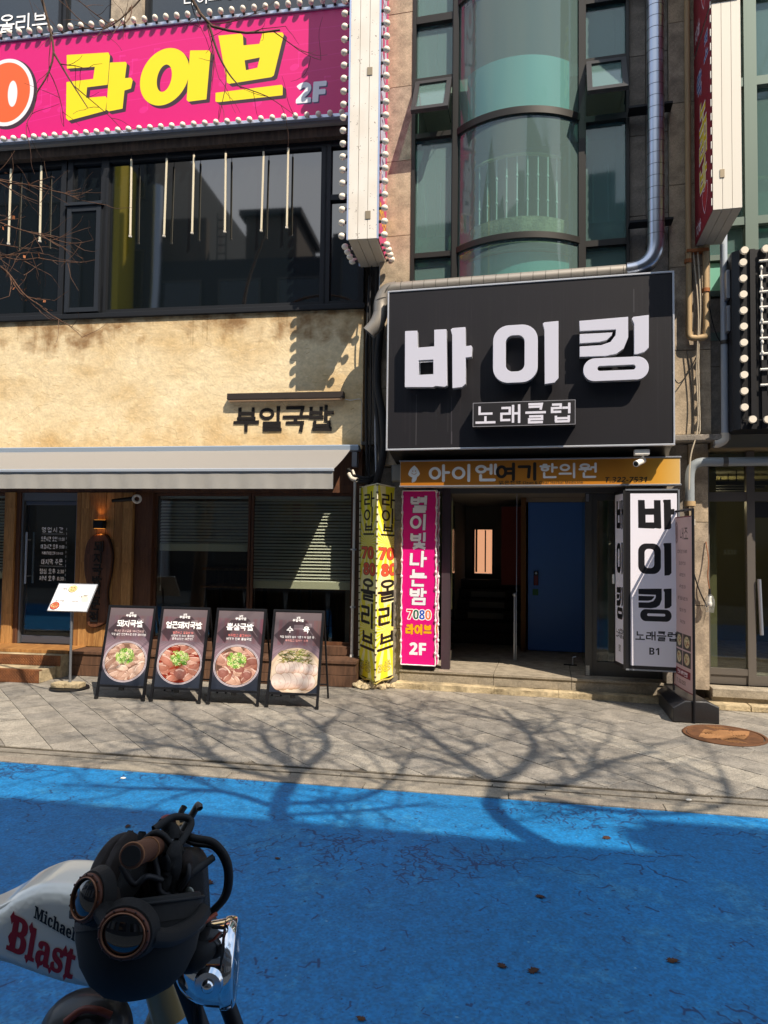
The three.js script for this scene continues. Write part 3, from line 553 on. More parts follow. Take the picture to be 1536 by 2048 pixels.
// awning
{
  const T = thing('awning', 'pale grey roller awning with hanging valance over the restaurant front', 'awning', L, [-3, 2.85, 0.1]);
  part(T, 'cassette', rb(-8, -0.275, 2.812, 2.884, 0.003, 0.15, 0.012, 2), std(0xaebfd2, 0.35, { metalness: 0.5 }));
  const fab = std(0x8a8783, 0.9, { bumpMap: bumpTex(640, [128, 200, 256], 0.25), bumpScale: 0.0015 });
  const sheet = (() => { const n = 40, pos = [], idx = []; for (let i = 0; i <= n; i++) for (let j = 0; j <= 6; j++) { const s = -8 + 7.62 * i / n, t = j / 6, sag = Math.sin(t * Math.PI) * -0.012 + Math.sin(s * 7) * 0.001; for (const d of [0, -0.004]) pos.push(s, 2.832 - t * 0.335 + sag + d, 0.12 + t * 0.92); } const at = (i, j, k) => (i * 7 + j) * 2 + k; for (let i = 0; i < n; i++) for (let j = 0; j < 6; j++) { idx.push(at(i, j, 0), at(i, j + 1, 0), at(i + 1, j, 0), at(i + 1, j, 0), at(i, j + 1, 0), at(i + 1, j + 1, 0)); idx.push(at(i, j, 1), at(i + 1, j, 1), at(i, j + 1, 1), at(i + 1, j, 1), at(i + 1, j + 1, 1), at(i, j + 1, 1)); } const g = new THREE.BufferGeometry(); g.setAttribute('position', new THREE.Float32BufferAttribute(pos, 3)); g.setIndex(idx); g.computeVertexNormals(); return metres(g); })();
  part(T, 'canopy_fabric', sheet, fab);
  part(T, 'front_bar', rb(-8, -0.375, 2.466, 2.502, 1.03, 1.075, 0.008, 2), std(0xc3ccd6, 0.35, { metalness: 0.4 }));
  const val = (() => { const g = new THREE.PlaneGeometry(7.615, 0.19, 260, 4), p = g.attributes.position; for (let i = 0; i < p.count; i++) { const x = p.getX(i), t = 0.5 - p.getY(i) / 0.19; p.setZ(i, (Math.sin(x * 13) * 0.006 + Math.sin(x * 31 + 1) * 0.004) * t); } g.computeVertexNormals(); return metres(g.translate(-4.19, 2.371, 1.056)); })();
  part(T, 'valance', val, std(0x9d9b96, 0.9, { side: THREE.DoubleSide, bumpMap: fab.bumpMap, bumpScale: 0.002 }));
  for (const s of [-0.62, -4.6]) { const a = part(T, 'folding_arm', rod([s, 2.72, 0.12], [s - 0.45, 2.58, 0.55], 0.022), M.aluminium); part(T, 'forearm', rod([s - 0.45, 2.58, 0.55], [s - 0.02, 2.47, 1.02], 0.018), M.aluminium, a); }
  part(T, 'wall_bracket', bx(-0.36, -0.30, 2.62, 2.80, 0.003, 0.13), M.aluminium);
}

// black sign letters and the bar lamp above
{
  const T = thing('wall_lettering', 'black brush-style solid letters on the ochre plaster wall', 'lettering', L, [-1.26, 3.09, 0.02]);
  [...'부일국밥'].forEach((ch, i) => part(T, 'letter', solidGlyph(ch, -1.905 + i * 0.322, 3.085, 0.30, 1.02, 0.042, 0.003, 0.010), std(0x120b09, 0.55)));
  const pins = []; for (let i = 0; i < 8; i++) pins.push(rod([-1.80 + i * 0.161, 3.24, 0.001], [-1.80 + i * 0.161, 3.24, 0.005], 0.004)); part(T, 'fixing_pins', merge(pins), M.blackMetal).userData.kind = 'stuff';
  const B = thing('sign_lamp', 'dark bar lamp fixed to the plaster wall above the black letters', 'lamp', L, [-1.23, 3.46, 0.08]);
  part(B, 'housing', bx(-1.98, -0.485, 3.478, 3.552, 0.003, 0.095), std(0x3d3632, 0.5, { metalness: 0.3 })); part(B, 'under_panel', bx(-1.965, -0.50, 3.455, 3.477, 0.012, 0.085), std(0xa5876a, 0.6));
  part(B, 'cable', pipe([[-0.48, 3.47, 0.01], [-0.4, 3.455, 0.012], [-0.28, 3.46, 0.012], [-0.268, 3.3, 0.012], [-0.268, 2.9, 0.012]], 0.004, 30, 5), M.aluminium);
}
// hanging light tubes in front of the second-floor windows
{
  const T = thing('light_tube', 'slim white light tube hanging in front of the dark second-floor windows', 'light tube', L, [-5.14, 5.67, 0.1], 'light tubes in front of the second-floor windows');
  part(T, 'tube', rb(-5.152, -5.128, 5.68, 6.70, 0.008, 0.032, 0.006), std(0xd9cfb4, 0.5)); part(T, 'cap', bx(-5.154, -5.126, 5.655, 5.678, 0.006, 0.034), M.offWhite); part(T, 'hook', rod([-5.14, 6.70, 0.02], [-5.14, 6.799, 0.02], 0.004), M.blackMetal);
  for (const s of [-4.68, -3.385, -2.915, -2.53, -2.086, -1.6, -1.264]) { const q = copyOf(T, [s, 5.67 + (Math.sin(s * 9) * 0.012), 0.1]); q.g.rotation.z = Math.sin(s * 5) * 0.012; }
}
// ---------------------------------------------------------------- signs on the left building
const bulbGeo = (() => { const a = new THREE.SphereGeometry(0.036, 14, 10).scale(1, 1, 1.12).translate(0, 0, 0.062); return a; })();
const socketGeo = new THREE.CylinderGeometry(0.014, 0.02, 0.04, 8).rotateX(Math.PI / 2).translate(0, 0, 0.018);
function bulbAt(T, pos, rot, k = 1) { const m = place(T, 'bulb', bulbGeo, M.bulb, pos, null, rot); m.scale.setScalar(k); const s = new THREE.Mesh(socketGeo, M.socket); s.name = 'socket'; m.add(s); return m; }

{
  const S0 = -6.2, S1 = -0.46, Y0 = 7.02, Y1 = 8.38;
  const LET = {
    r1: [[-4.28, 8.11], [-3.7, 8.09], [-3.68, 8.05], [-3.7, 7.67], [-3.99, 7.66], [-4.0, 7.5], [-3.72, 7.5], [-3.7, 7.47], [-3.72, 7.32], [-4.23, 7.23], [-4.26, 7.26], [-4.27, 7.74], [-3.89, 7.75], [-3.87, 7.93], [-4.27, 7.94]],
    a1: [[-3.66, 7.95], [-3.45, 7.94], [-3.44, 7.92], [-3.46, 7.72], [-3.37, 7.72], [-3.35, 7.69], [-3.37, 7.59], [-3.46, 7.57], [-3.48, 7.33], [-3.66, 7.31], [-3.69, 7.33]],
    i1: [[-2.55, 8.01], [-2.31, 7.99], [-2.29, 7.96], [-2.33, 7.36], [-2.56, 7.35], [-2.58, 7.37]],
    b1: [[-2.18, 8.18], [-1.88, 8.18], [-1.85, 8.15], [-1.84, 8.02], [-1.63, 8.02], [-1.59, 8.16], [-1.33, 8.14], [-1.31, 8.11], [-1.43, 7.59], [-1.46, 7.57], [-2.02, 7.53], [-2.05, 7.55]],
    b2: [[-2.19, 7.42], [-1.33, 7.45], [-1.32, 7.43], [-1.32, 7.33], [-2.16, 7.31], [-2.19, 7.32]],
  };
  const hole = [[-1.82, 7.82], [-1.62, 7.84], [-1.65, 7.71], [-1.8, 7.69]];
  const t = printed(2048, 512, (c, w, h) => {
    const X = (s) => (s - S0) / (S1 - S0) * w, Y = (y) => (Y1 - y) / (Y1 - Y0) * h, k = w / (S1 - S0);
    c.fillStyle = '#da0075'; c.fillRect(0, 0, w, h);
    const r = rng(3);
    c.strokeStyle = 'rgba(255,120,190,0.22)'; c.lineWidth = 4;
    for (let i = 0; i < 5; i++) { c.beginPath(); for (let s = 0; s <= w; s += 30) c.lineTo(s, h * (0.35 + i * 0.13) - s * 0.06 + Math.sin(s / 260 + i * 0.2) * 26); c.stroke(); }
    c.fillStyle = 'rgba(255,120,190,0.22)';
    for (let i = 0; i < 14; i++) { const x = r() * w, y = h * (0.35 + r() * 0.55); c.beginPath(); c.ellipse(x, y, 22, 16, -0.4, 0, 7); c.fill(); c.fillRect(x + 17, y - 74, 5, 74); c.fillRect(x + 17, y - 74, 30, 9); }
    const path = (p) => { c.beginPath(); p.forEach(([a, b], i) => (i ? c.lineTo(X(a), Y(b)) : c.moveTo(X(a), Y(b)))); c.closePath(); };
    const ring = () => { c.beginPath(); c.save(); c.translate(X(-2.9), Y(7.7)); c.transform(1, 0, -0.12, 1, 0, 0); c.ellipse(0, 0, 0.335 * k, 0.40 * k, 0, 0, 7); c.ellipse(0, 0.02 * k, 0.10 * k, 0.19 * k, 0, 7, 0, true); c.restore(); };
    const all = (dx, dy, col) => { c.save(); c.translate(dx, dy); c.fillStyle = col; c.strokeStyle = col; c.lineJoin = 'round'; c.lineWidth = 7; for (const n of ['r1', 'a1', 'i1', 'b2']) { path(LET[n]); c.fill(); c.stroke(); } path(LET.b1); hole.slice().reverse().forEach(([a, b], i) => (i ? c.lineTo(X(a), Y(b)) : c.moveTo(X(a), Y(b)))); c.closePath(); c.fill('evenodd'); ring(); c.fill('evenodd'); c.restore(); };
    all(16, 17, '#3a2230'); all(8, 9, '#3a2230'); all(0, 0, '#f7dd05');
    const el = (x, y, a, b, col) => { c.fillStyle = col; c.beginPath(); c.ellipse(X(x), Y(y), a * k, b * k, 0, 0, 7); c.fill(); };
    el(-5.11, 7.65, 0.41, 0.51, '#3a2230'); el(-5.15, 7.68, 0.40, 0.49, '#f4eef0'); el(-5.15, 7.68, 0.345, 0.435, '#f0642d'); el(-5.06, 7.655, 0.07, 0.19, '#f4eef0'); 
    c.save(); c.translate(X(-1.14), Y(7.21)); c.transform(1, 0, -0.05, 1, 0, 0); c.font = 'bold 126px sans-serif'; c.lineJoin = 'round'; c.lineWidth = 9; c.fillStyle = c.strokeStyle = '#3a2b5c'; c.fillText('2F', 6, 7); c.strokeText('2F', 6, 7); c.fillStyle = c.strokeStyle = '#eef0f6'; c.fillText('2F', 0, 0); c.strokeText('2F', 0, 0); c.restore();
  });
  const T = thing('shop_sign', 'long pink sign with thick yellow lettering and rows of round bulbs', 'sign', L, [-3.3, 7.02, 0.05]);
  part(T, 'housing', bx(S0, S1, Y0, Y1, 0.0, 0.135), std(0xb7b2ac, 0.7));
  part(T, 'face_panel', face(S0, S1, Y0, Y1, 0.15), phys(0xffffff, 0.45, { map: t, clearcoat: 0.15, clearcoatRoughness: 0.3 }));
  part(T, 'panel_back', bx(S0, S1, Y0 + 0.002, Y1 - 0.002, 0.136, 0.1465), M.offWhite);
  part(T, 'upper_trim', rb(S0, S1, Y1, Y1 + 0.045, 0.04, 0.175, 0.006), std(0xb9c3d6, 0.35, { metalness: 0.6 }));
  part(T, 'lower_trim', rb(S0, S1, Y0 - 0.045, Y0, 0.04, 0.175, 0.006), std(0xb9c3d6, 0.35, { metalness: 0.6 }));
  part(T, 'soffit', bx(S0, S1, 6.933, Y0 - 0.046, 0.0, 0.12), std(0x8f8981, 0.8));
  for (let s = -5.56; s < -0.5; s += 0.148) { bulbAt(T, [s, Y0 + 0.005, 0.17], [0.5, 0, 0]); bulbAt(T, [s + 0.03, Y1 + 0.035, 0.17], [-0.5, 0, 0]); }
}
// projecting light box with white front
{
  const T = thing('projecting_sign', 'tall white-fronted projecting sign box edged with bulbs, pink printed side', 'sign', L, [-0.12, 5.08, 0.5]);
  const a = -0.285, b = 0.045, y0 = 5.08, y1 = 9.6, o0 = 0.12, o1 = 0.92, white = std(0xffffff, 0.5, { map: (() => { const n = tiled(30, 161), q = tiled(120, 162), l = tiled(6, 163); return computed(256, 512, (u, v) => { const d = sat((q(u, v) * 0.7 + n(u, v) * 0.5 - 0.99) * 9); return mixc(mixc([0.93, 0.915, 0.88], [0.88, 0.85, 0.80], l(u, v)), [0.42, 0.38, 0.33], d); }); })() });
  part(T, 'core', bx(a + 0.01, b - 0.01, y0 + 0.012, y1, o0, o1 - 0.012), M.offWhite);
  const w = (b - a) / 3;
  for (let i = 0; i < 3; i++) { part(T, 'front_panel', bx(a + i * w + 0.003, a + (i + 1) * w - 0.003, y0 + 0.004, y1, o1 - 0.011, o1), white); part(T, 'underside_panel', bx(a + i * w + 0.003, a + (i + 1) * w - 0.003, y0, y0 + 0.011, o0, o1 - 0.004), std(0xb0a797, 0.8)); }
  const trim = std(0xb4c3e2, 0.35, { metalness: 0.4 });
  for (const [s0, s1] of [[a - 0.016, a + 0.002], [b - 0.002, b + 0.016]]) for (const o of [o0 + 0.02, o1 - 0.026]) part(T, 'edge_trim', bx(s0, s1, y0 + 0.001, y1, o, o + 0.028), trim);
  const t = printed(256, 1024, (c, W2, H2) => {
    c.fillStyle = '#d6247f'; c.fillRect(0, 0, W2, H2);
    column(c, '별이빛나는밤', 40, 20, 150, 130, { weight: 0.2, color: '#cfd3ee', edge: '#45306b', edgeWidth: 0.1, width: 0.95 });
    c.font = 'bold 74px sans-serif'; [['7', '#e0334b'], ['0', '#2b4fc0'], ['8', '#2f7a4b'], ['0', '#e86b3a']].forEach(([d, col], i) => { c.lineWidth = 10; c.strokeStyle = '#fff'; c.strokeText(d, 34 + i * 46, 880); c.fillStyle = col; c.fillText(d, 34 + i * 46, 880); });
    hangul(c, '라이브', 34, 910, 60, { weight: 0.2, color: '#f2b705', edge: '#7a1b4f' });
  });
  const ps = phys(0xffffff, 0.4, { map: t, clearcoat: 0.2 });
  part(T, 'printed_side', quad([b + 0.003, y0 + 0.03, o1 - 0.03], [b + 0.003, y0 + 0.03, o0 + 0.05], [b + 0.003, y1, o0 + 0.05], [b + 0.003, y1, o1 - 0.03]), ps);
  part(T, 'printed_side', quad([a - 0.003, y0 + 0.03, o0 + 0.05], [a - 0.003, y0 + 0.03, o1 - 0.03], [a - 0.003, y1, o1 - 0.03], [a - 0.003, y1, o0 + 0.05]), ps);
  const H = Math.PI / 2;
  for (let y = 5.14; y < 9.0; y += 0.152) { bulbAt(T, [a - 0.016, y, o1 - 0.03], [0, -H, 0]); bulbAt(T, [b + 0.016, y - 0.01, o1 - 0.03], [0, H, 0]); bulbAt(T, [b + 0.016, y + 0.02, o0 + 0.03], [0, H, 0]); bulbAt(T, [a - 0.016, y + 0.02, o0 + 0.03], [0, -H, 0]); }
  for (let o = 0.26; o < 0.82; o += 0.145) { bulbAt(T, [a - 0.016, y0 + 0.02, o], [0, -H, 0]); bulbAt(T, [b + 0.016, y0 + 0.02, o], [0, H, 0]); }
  for (const [s, y] of [[-0.06, 7.0], [-0.06, 5.35]]) part(T, 'hinge', bx(s - 0.03, s + 0.03, y - 0.045, y + 0.045, o1 + 0.001, o1 + 0.007), std(0x9c8f7a, 0.5, { metalness: 0.6 }));
  parts(T, 'wall_bracket', [bx(a + 0.05, b - 0.05, 5.5, 5.56, -0.3, o0), bx(a + 0.05, b - 0.05, 7.0, 7.06, -0.3, o0)], M.blackMetal);
}

// yellow corner sign, folded in two
const sunburst = (c, w, h) => { c.fillStyle = '#f6ea2e'; c.fillRect(0, 0, w, h); const r = rng(17); for (const [cx, cy] of [[w * 0.45, h * 0.3], [w * 0.5, h * 0.75]]) for (let i = 0; i < 22; i++) { const a = i / 22 * 6.283, d = 0.09 + r() * 0.06; c.fillStyle = 'rgba(255,250,214,0.75)'; c.beginPath(); c.moveTo(cx, cy); c.lineTo(cx + Math.cos(a) * h * 0.32, cy + Math.sin(a) * h * 0.32); c.lineTo(cx + Math.cos(a + d) * h * 0.32, cy + Math.sin(a + d) * h * 0.32); c.fill(); } };
const yellowTex = printed(256, 2048, (c, w, h) => {
  sunburst(c, w, h);
  const ink = { weight: 0.125, color: '#171410', cap: 'round' };
  column(c, '라이브', 50, 66, 158, 168, ink);
  c.lineJoin = 'round';
  const fat = (s, x, y) => { c.font = 'bold 170px sans-serif'; c.lineWidth = 16; c.strokeStyle = '#3c0d08'; c.strokeText(s, x, y); c.lineWidth = 8; c.strokeStyle = '#e5482f'; c.strokeText(s, x, y); c.fillStyle = '#ee5a3a'; c.fillText(s, x, y); };
  fat('70', 22, 782); fat('80', 52, 956);
  hangul(c, '올', 24, 1004, 226, { ...ink, width: 0.94 }); hangul(c, '리', 24, 1262, 250, { ...ink, width: 0.84 }); hangul(c, '브', 24, 1560, 232, { ...ink, width: 0.9 });
  hangul(c, '3층', 30, 1872, 112, { weight: 0.09, color: '#f4e35a', edge: '#3a2a12', edgeWidth: 0.06, width: 0.9 });
});
{
  const T = thing('corner_sign', 'yellow folded corner sign with black lettering and red 70 80 numerals', 'sign', L, [0, 0.1, 0.2]);
  const l = [-0.245, 0.1], m = [0.012, 0.45], r = [0.205, 0.0], y0 = 0.1, y1 = 2.37;
  const mt = phys(0xffffff, 0.5, { map: yellowTex, clearcoat: 0.1 });
  part(T, 'left_face', quad([l[0], y0 + 0.02, l[1]], [m[0], y0, m[1]], [m[0], y1, m[1]], [l[0], y1, l[1]]), mt);
  part(T, 'right_face', quad([m[0], y0, m[1]], [r[0], y0 + 0.03, r[1]], [r[0], y1 - 0.01, r[1]], [m[0], y1, m[1]]), mt);
  const back = extrude([[l[0] + 0.005, -l[1] + 0.01], [m[0], -m[1] + 0.012], [r[0] - 0.005, -r[1] + 0.01], [r[0] - 0.02, 0.28], [l[0] + 0.02, 0.28]], [], 0, y1 - y0 - 0.03, 0).rotateX(-Math.PI / 2).translate(0, y0 + 0.015, 0);
  part(T, 'box_body', back, std(0x8a7b3c, 0.7));
  const strip = std(0xe9e3c9, 0.5), clip = std(0x4d4426, 0.6);
  for (const [[a, b], lean] of [[l, -0.012], [m, 0], [r, 0.012]]) { part(T, 'edge_tube', rod([a, y0 + 0.02, b + 0.006], [a + lean, y1 + 0.01, b + 0.006], 0.008, 0.008, 8), strip); const cl = []; for (let y = y0 + 0.05; y < y1; y += 0.085) cl.push(bx(a + lean * 0.5 - 0.013, a + lean * 0.5 + 0.013, y, y + 0.014, b - 0.006, b + 0.019)); part(T, 'clips', merge(cl), clip).userData.kind = 'stuff'; }
  part(T, 'top_tube', merge([rod([l[0], y1, l[1]], [m[0], y1 + 0.012, m[1] + 0.004], 0.007), rod([m[0], y1 + 0.012, m[1] + 0.004], [r[0], y1 - 0.005, r[1]], 0.007)]), strip);
  part(T, 'frayed_hem', merge([pipe([[l[0], y0 + 0.01, l[1]], [-0.16, y0 - 0.01, 0.23], [-0.06, y0 + 0.005, 0.36], [m[0], y0 - 0.03, m[1]]], 0.011, 20, 6), pipe([[m[0], y0 - 0.03, m[1]], [0.07, y0 - 0.005, 0.31], [0.14, y0 - 0.015, 0.16], [r[0], y0 + 0.02, r[1]]], 0.011, 20, 6)]), std(0xb9a95c, 0.8));
}
// broken stones at its foot
{
  const r = rng(23), spots = [[-0.2, 0.33, 0.065], [-0.13, 0.30, 0.05], [-0.1, 0.42, 0.055], [-0.02, 0.33, 0.07], [0.08, 0.36, 0.05], [0.13, 0.28, 0.045], [0.2, 0.24, 0.05], [0.03, 0.22, 0.06], [-0.17, 0.22, 0.06]];
  const where = ['beside the wooden deck', 'under the left edge', 'just before the fold', 'under the fold', 'right of the fold', 'under the right face', 'beside the concrete lip', 'behind the fold', 'against the deck end'];
  spots.forEach(([s, o, k], i) => {
    const T = thing('broken_stone', 'broken piece of pale stone at the foot of the yellow sign, ' + where[i], 'stone', L, [s, 0, o], 'rubble under the yellow sign');
    const g = new THREE.IcosahedronGeometry(k, 1), p = g.attributes.position; for (let j = 0; j < p.count; j++) { const f = 1 + noise(p.getX(j) * 22 + i * 5, p.getY(j) * 22, p.getZ(j) * 22) * 0.55; p.setXYZ(j, p.getX(j) * f, Math.max(-k * 0.5, p.getY(j) * f * 0.7), p.getZ(j) * f); } g.computeVertexNormals();
    part(T, 'stone', metres(g.rotateY(r() * 6)).translate(s, k * 0.5, o), concrete);
  });
}

// ---------------------------------------------------------------- things before the restaurant
// carved wooden name board and the wall lamp above it
{
  const T = thing('wooden_name_board', 'long dark live-edge wooden board with carved lettering beside the restaurant door', 'sign', L, [-3.7, 0.57, 0.02]);
  const pts = [[-3.676, 1.765], [-3.589, 1.741], [-3.531, 1.624], [-3.504, 1.457], [-3.52, 1.256], [-3.558, 1.038], [-3.542, 0.822], [-3.559, 0.655], [-3.661, 0.577], [-3.768, 0.565], [-3.828, 0.63], [-3.827, 0.814], [-3.799, 0.949], [-3.844, 1.116], [-3.882, 1.283], [-3.889, 1.485], [-3.854, 1.654], [-3.779, 1.739]];
  const smoothPts = new THREE.SplineCurve(pts.concat([pts[0]]).map(([x, y]) => new THREE.Vector2(x, y))).getPoints(60).slice(0, -1).map((p) => [p.x, p.y]).reverse();
  part(T, 'board', metres(extrude(smoothPts, [], -0.004, 0.045, 0.008)), std(0xffffff, 0.55, { map: woodTex(171, [0.24, 0.14, 0.09], [0.44, 0.27, 0.17], 0.5) }));
  part(T, 'bark_edge', metres(extrude(smoothPts.map(([x, y]) => [x + (x + 3.69) * 0.05, y + (y - 1.16) * 0.015]), [], -0.006, 0.02, 0.004)), std(0x2b1a12, 0.8));
  [...'돼지국밥전문점'].forEach((ch, i) => part(T, 'carved_letter', solidGlyph(ch, -3.745 - i * 0.007, 1.545 - i * 0.151, 0.128, 0.98, 0.021, 0.046, 0.053), std(0x080505, 0.6)));
  const Lp = thing('wall_lamp', 'black up-and-down wall lamp glowing warm on the wood planks', 'lamp', L, [-3.69, 1.84, 0.05]);
  part(Lp, 'lamp_body', rb(-3.755, -3.62, 1.838, 1.946, -0.006, 0.085, 0.004), M.blackMetal);
  const glow = new THREE.MeshStandardMaterial({ color: 0xffc070, emissive: 0xffa040, emissiveIntensity: 1.0 });
  part(Lp, 'lamp_glass', bx(-3.745, -3.63, 1.9465, 1.949, 0.004, 0.075), glow); part(Lp, 'lamp_glass', bx(-3.745, -3.63, 1.835, 1.8375, 0.004, 0.075), glow);
  for (const [y, d] of [[1.962, 1], [1.822, -1]]) { const s = new THREE.SpotLight(0xffa64d, 0.07, 0, 0.85, 0.7, 2); s.name = 'lamp_light'; s.castShadow = true; s.position.set(0, y - 1.84, 0); s.target.position.set(0, y - 1.84 + d, -0.02); Lp.g.add(s, s.target); }
}
// small fan-like speaker under the awning
{
  const T = thing('wall_speaker', 'black stick-shaped fitting with a white ring under the awning by the planks', 'fitting', L, [-3.2, 2.2, 0.1]);
  part(T, 'arm', rod([-3.47, 2.19, 0.13], [-3.17, 2.22, 0.13], 0.022, 0.03, 12), M.black);
  part(T, 'ring', new THREE.TorusGeometry(0.045, 0.016, 8, 24).rotateY(0.6).translate(-3.13, 2.215, 0.14), M.whitePaint);
  part(T, 'bracket', rod([-3.3, 2.2, -0.03], [-3.3, 2.21, 0.12], 0.012), M.black);
}
// white downpipe at the right end of the window
{
  const T = thing('white_pipe', 'thin white pole standing at the right end of the restaurant window', 'pole', L, [-0.34, 0.308, 0.05]);
  part(T, 'pole', rod([-0.345, 0.309, 0.045], [-0.335, 2.44, 0.045], 0.017, 0.017, 12), M.whitePaint);
  part(T, 'foot', rod([-0.345, 0.3085, 0.045], [-0.345, 0.34, 0.045], 0.026, 0.022, 12), M.whitePaint);
  parts(T, 'clamp', [bx(-0.375, -0.31, 1.6, 1.62, 0.0, 0.066), bx(-0.37, -0.31, 0.9, 0.92, 0.0, 0.066)], M.aluminium);
}

// A-boards
function posterBase(c, w, h, seed) {
  const r = rng(seed), g = c.createLinearGradient(0, 0, 0, h); g.addColorStop(0, '#6d6266'); g.addColorStop(0.32, '#5d5259'); g.addColorStop(0.5, '#8d7883'); g.addColorStop(0.72, '#7d6a75'); g.addColorStop(0.86, '#2f3440'); g.addColorStop(1, '#2a303d');
  c.fillStyle = g; c.fillRect(0, 0, w, h);
  // a blurred kitchen in the background of the print
  for (let i = 0; i < 26; i++) { const x = r() * w; c.fillStyle = `rgba(${90 + r() * 60},${40 + r() * 40},${50 + r() * 40},0.10)`; c.fillRect(x, h * 0.1, 20 + r() * 50, h * 0.32); }
  c.fillStyle = 'rgba(40,32,38,0.55)'; c.beginPath(); c.moveTo(w * 0.2, h * 0.42); c.lineTo(w * 0.36, h * 0.2); c.lineTo(w * 0.62, h * 0.2); c.lineTo(w, h * 0.46); c.lineTo(w, h * 0.3); c.lineTo(w * 0.66, h * 0.1); c.lineTo(w * 0.3, h * 0.12); c.lineTo(0, h * 0.3); c.fill();
  c.fillStyle = 'rgba(190,180,185,0.35)'; c.fillRect(w * 0.42, h * 0.16, w * 0.2, h * 0.06); c.fillRect(w * 0.66, h * 0.14, w * 0.14, h * 0.05);
  c.strokeStyle = 'rgba(200,190,195,0.5)'; c.lineWidth = 5; c.beginPath(); c.moveTo(w * 0.7, h * 0.19); c.lineTo(w * 0.9, h * 0.33); c.stroke();
  c.strokeStyle = 'rgba(60,45,55,0.35)'; c.lineWidth = 4; for (let i = 0; i < 12; i++) { c.beginPath(); c.moveTo(w * 0.5 + (i - 6) * w * 0.07, h * 0.42); c.lineTo(w * 0.5 + (i - 6) * w * 0.26, h * 0.7); c.stroke(); }
  hangul(c, '설명', w * 0.5, h * 0.055, h * 0.024, { weight: 0.16, align: 'center' }); hangul(c, '부일국밥', w * 0.5, h * 0.085, h * 0.034, { weight: 0.16, align: 'center', cap: 'round' });
}
function slice(c, x, y, a, b, rot, r, tone) {
  c.save(); c.translate(x, y); c.rotate(rot); const n = 14, ph = r() * 6;
  c.beginPath(); for (let i = 0; i <= n; i++) { const q = i / n * 6.283, k = 1 + Math.sin(q * 3 + ph) * 0.09 + (r() - 0.5) * 0.08; c.lineTo(Math.cos(q) * a * k, Math.sin(q) * b * k); } c.closePath();
  const g = c.createRadialGradient(-a * 0.2, -b * 0.3, 2, 0, 0, a); const [p, q, s] = tone; g.addColorStop(0, `rgb(${p + 12},${q + 12},${s + 12})`); g.addColorStop(1, `rgb(${p - 24},${q - 30},${s - 30})`);
  c.fillStyle = g; c.fill(); c.strokeStyle = 'rgba(92,48,38,0.6)'; c.lineWidth = 2; c.stroke(); c.strokeStyle = 'rgba(245,232,220,0.55)'; c.lineWidth = b * 0.28; c.beginPath(); c.ellipse(0, -b * 0.1, a * 0.8, b * 0.62, 0, 3.4, 5.4); c.stroke();
  c.strokeStyle = 'rgba(140,80,75,0.3)'; c.lineWidth = 2; for (let i = 0; i < 5; i++) { c.beginPath(); c.ellipse((r() - 0.5) * a * 0.5, (r() - 0.5) * b * 0.5, a * (0.2 + r() * 0.5), b * (0.2 + r() * 0.5), r(), r() * 6, r() * 6 + 1.5); c.stroke(); }
  c.restore();
}
function soup(c, w, h, cx, cy, R, broth, tones, seed, roll) {
  const r = rng(seed), b = R * 0.88;
  const el = (k, col) => { c.fillStyle = col; c.beginPath(); c.ellipse(cx, cy, R * k, b * k, 0, 0, 7); c.fill(); };
  el(1, '#d8cdd6'); el(0.975, '#2c2228'); el(0.955, '#e5d8de'); el(0.93, '#3a2a2e'); el(0.9, broth); el(0.86, 'rgba(70,40,30,0.45)');
  c.save(); c.beginPath(); c.ellipse(cx, cy, R * 0.91, b * 0.91, 0, 0, 7); c.clip();
  for (let i = 0; i < 64; i++) { const a = r() * 6.283, q = Math.sqrt(r()) * 0.84; slice(c, cx + Math.cos(a) * q * R, cy + Math.sin(a) * q * b, R * (0.2 + r() * 0.17), R * (0.085 + r() * 0.09), -0.9 + r() * 1.8, r, tones[Math.floor(r() * tones.length)]); }
  if (roll) for (const [x, y, k] of roll) { slice(c, cx + x * R, cy + y * R, R * k, R * k * 0.86, 0.2, r, [160, 112, 102]); c.strokeStyle = 'rgba(80,40,36,0.5)'; c.lineWidth = 2.5; for (let i = 1; i < 5; i++) { c.beginPath(); c.ellipse(cx + x * R, cy + y * R, R * k * i / 5, R * k * i / 6, 0.3 * i, 0.4 * i, 5.4); c.stroke(); } }
  for (let i = 0; i < 110; i++) { const a = r() * 6.283, q = Math.sqrt(r()) * 0.40, x = cx - R * 0.02 + Math.cos(a) * q * R, y = cy - R * 0.22 + Math.sin(a) * q * R * 0.8; c.strokeStyle = ['#5f9a2f', '#8fbf4a', '#c9d98a', '#3c7a2c', '#d9e3a6'][i % 5]; c.lineWidth = R * 0.024; c.beginPath(); c.ellipse(x, y, R * (0.03 + r() * 0.05), R * (0.025 + r() * 0.03), r() * 3, 0, 5 + r() * 1.5); c.stroke(); }
  c.restore();
}
const W5 = 576, H5 = 960;
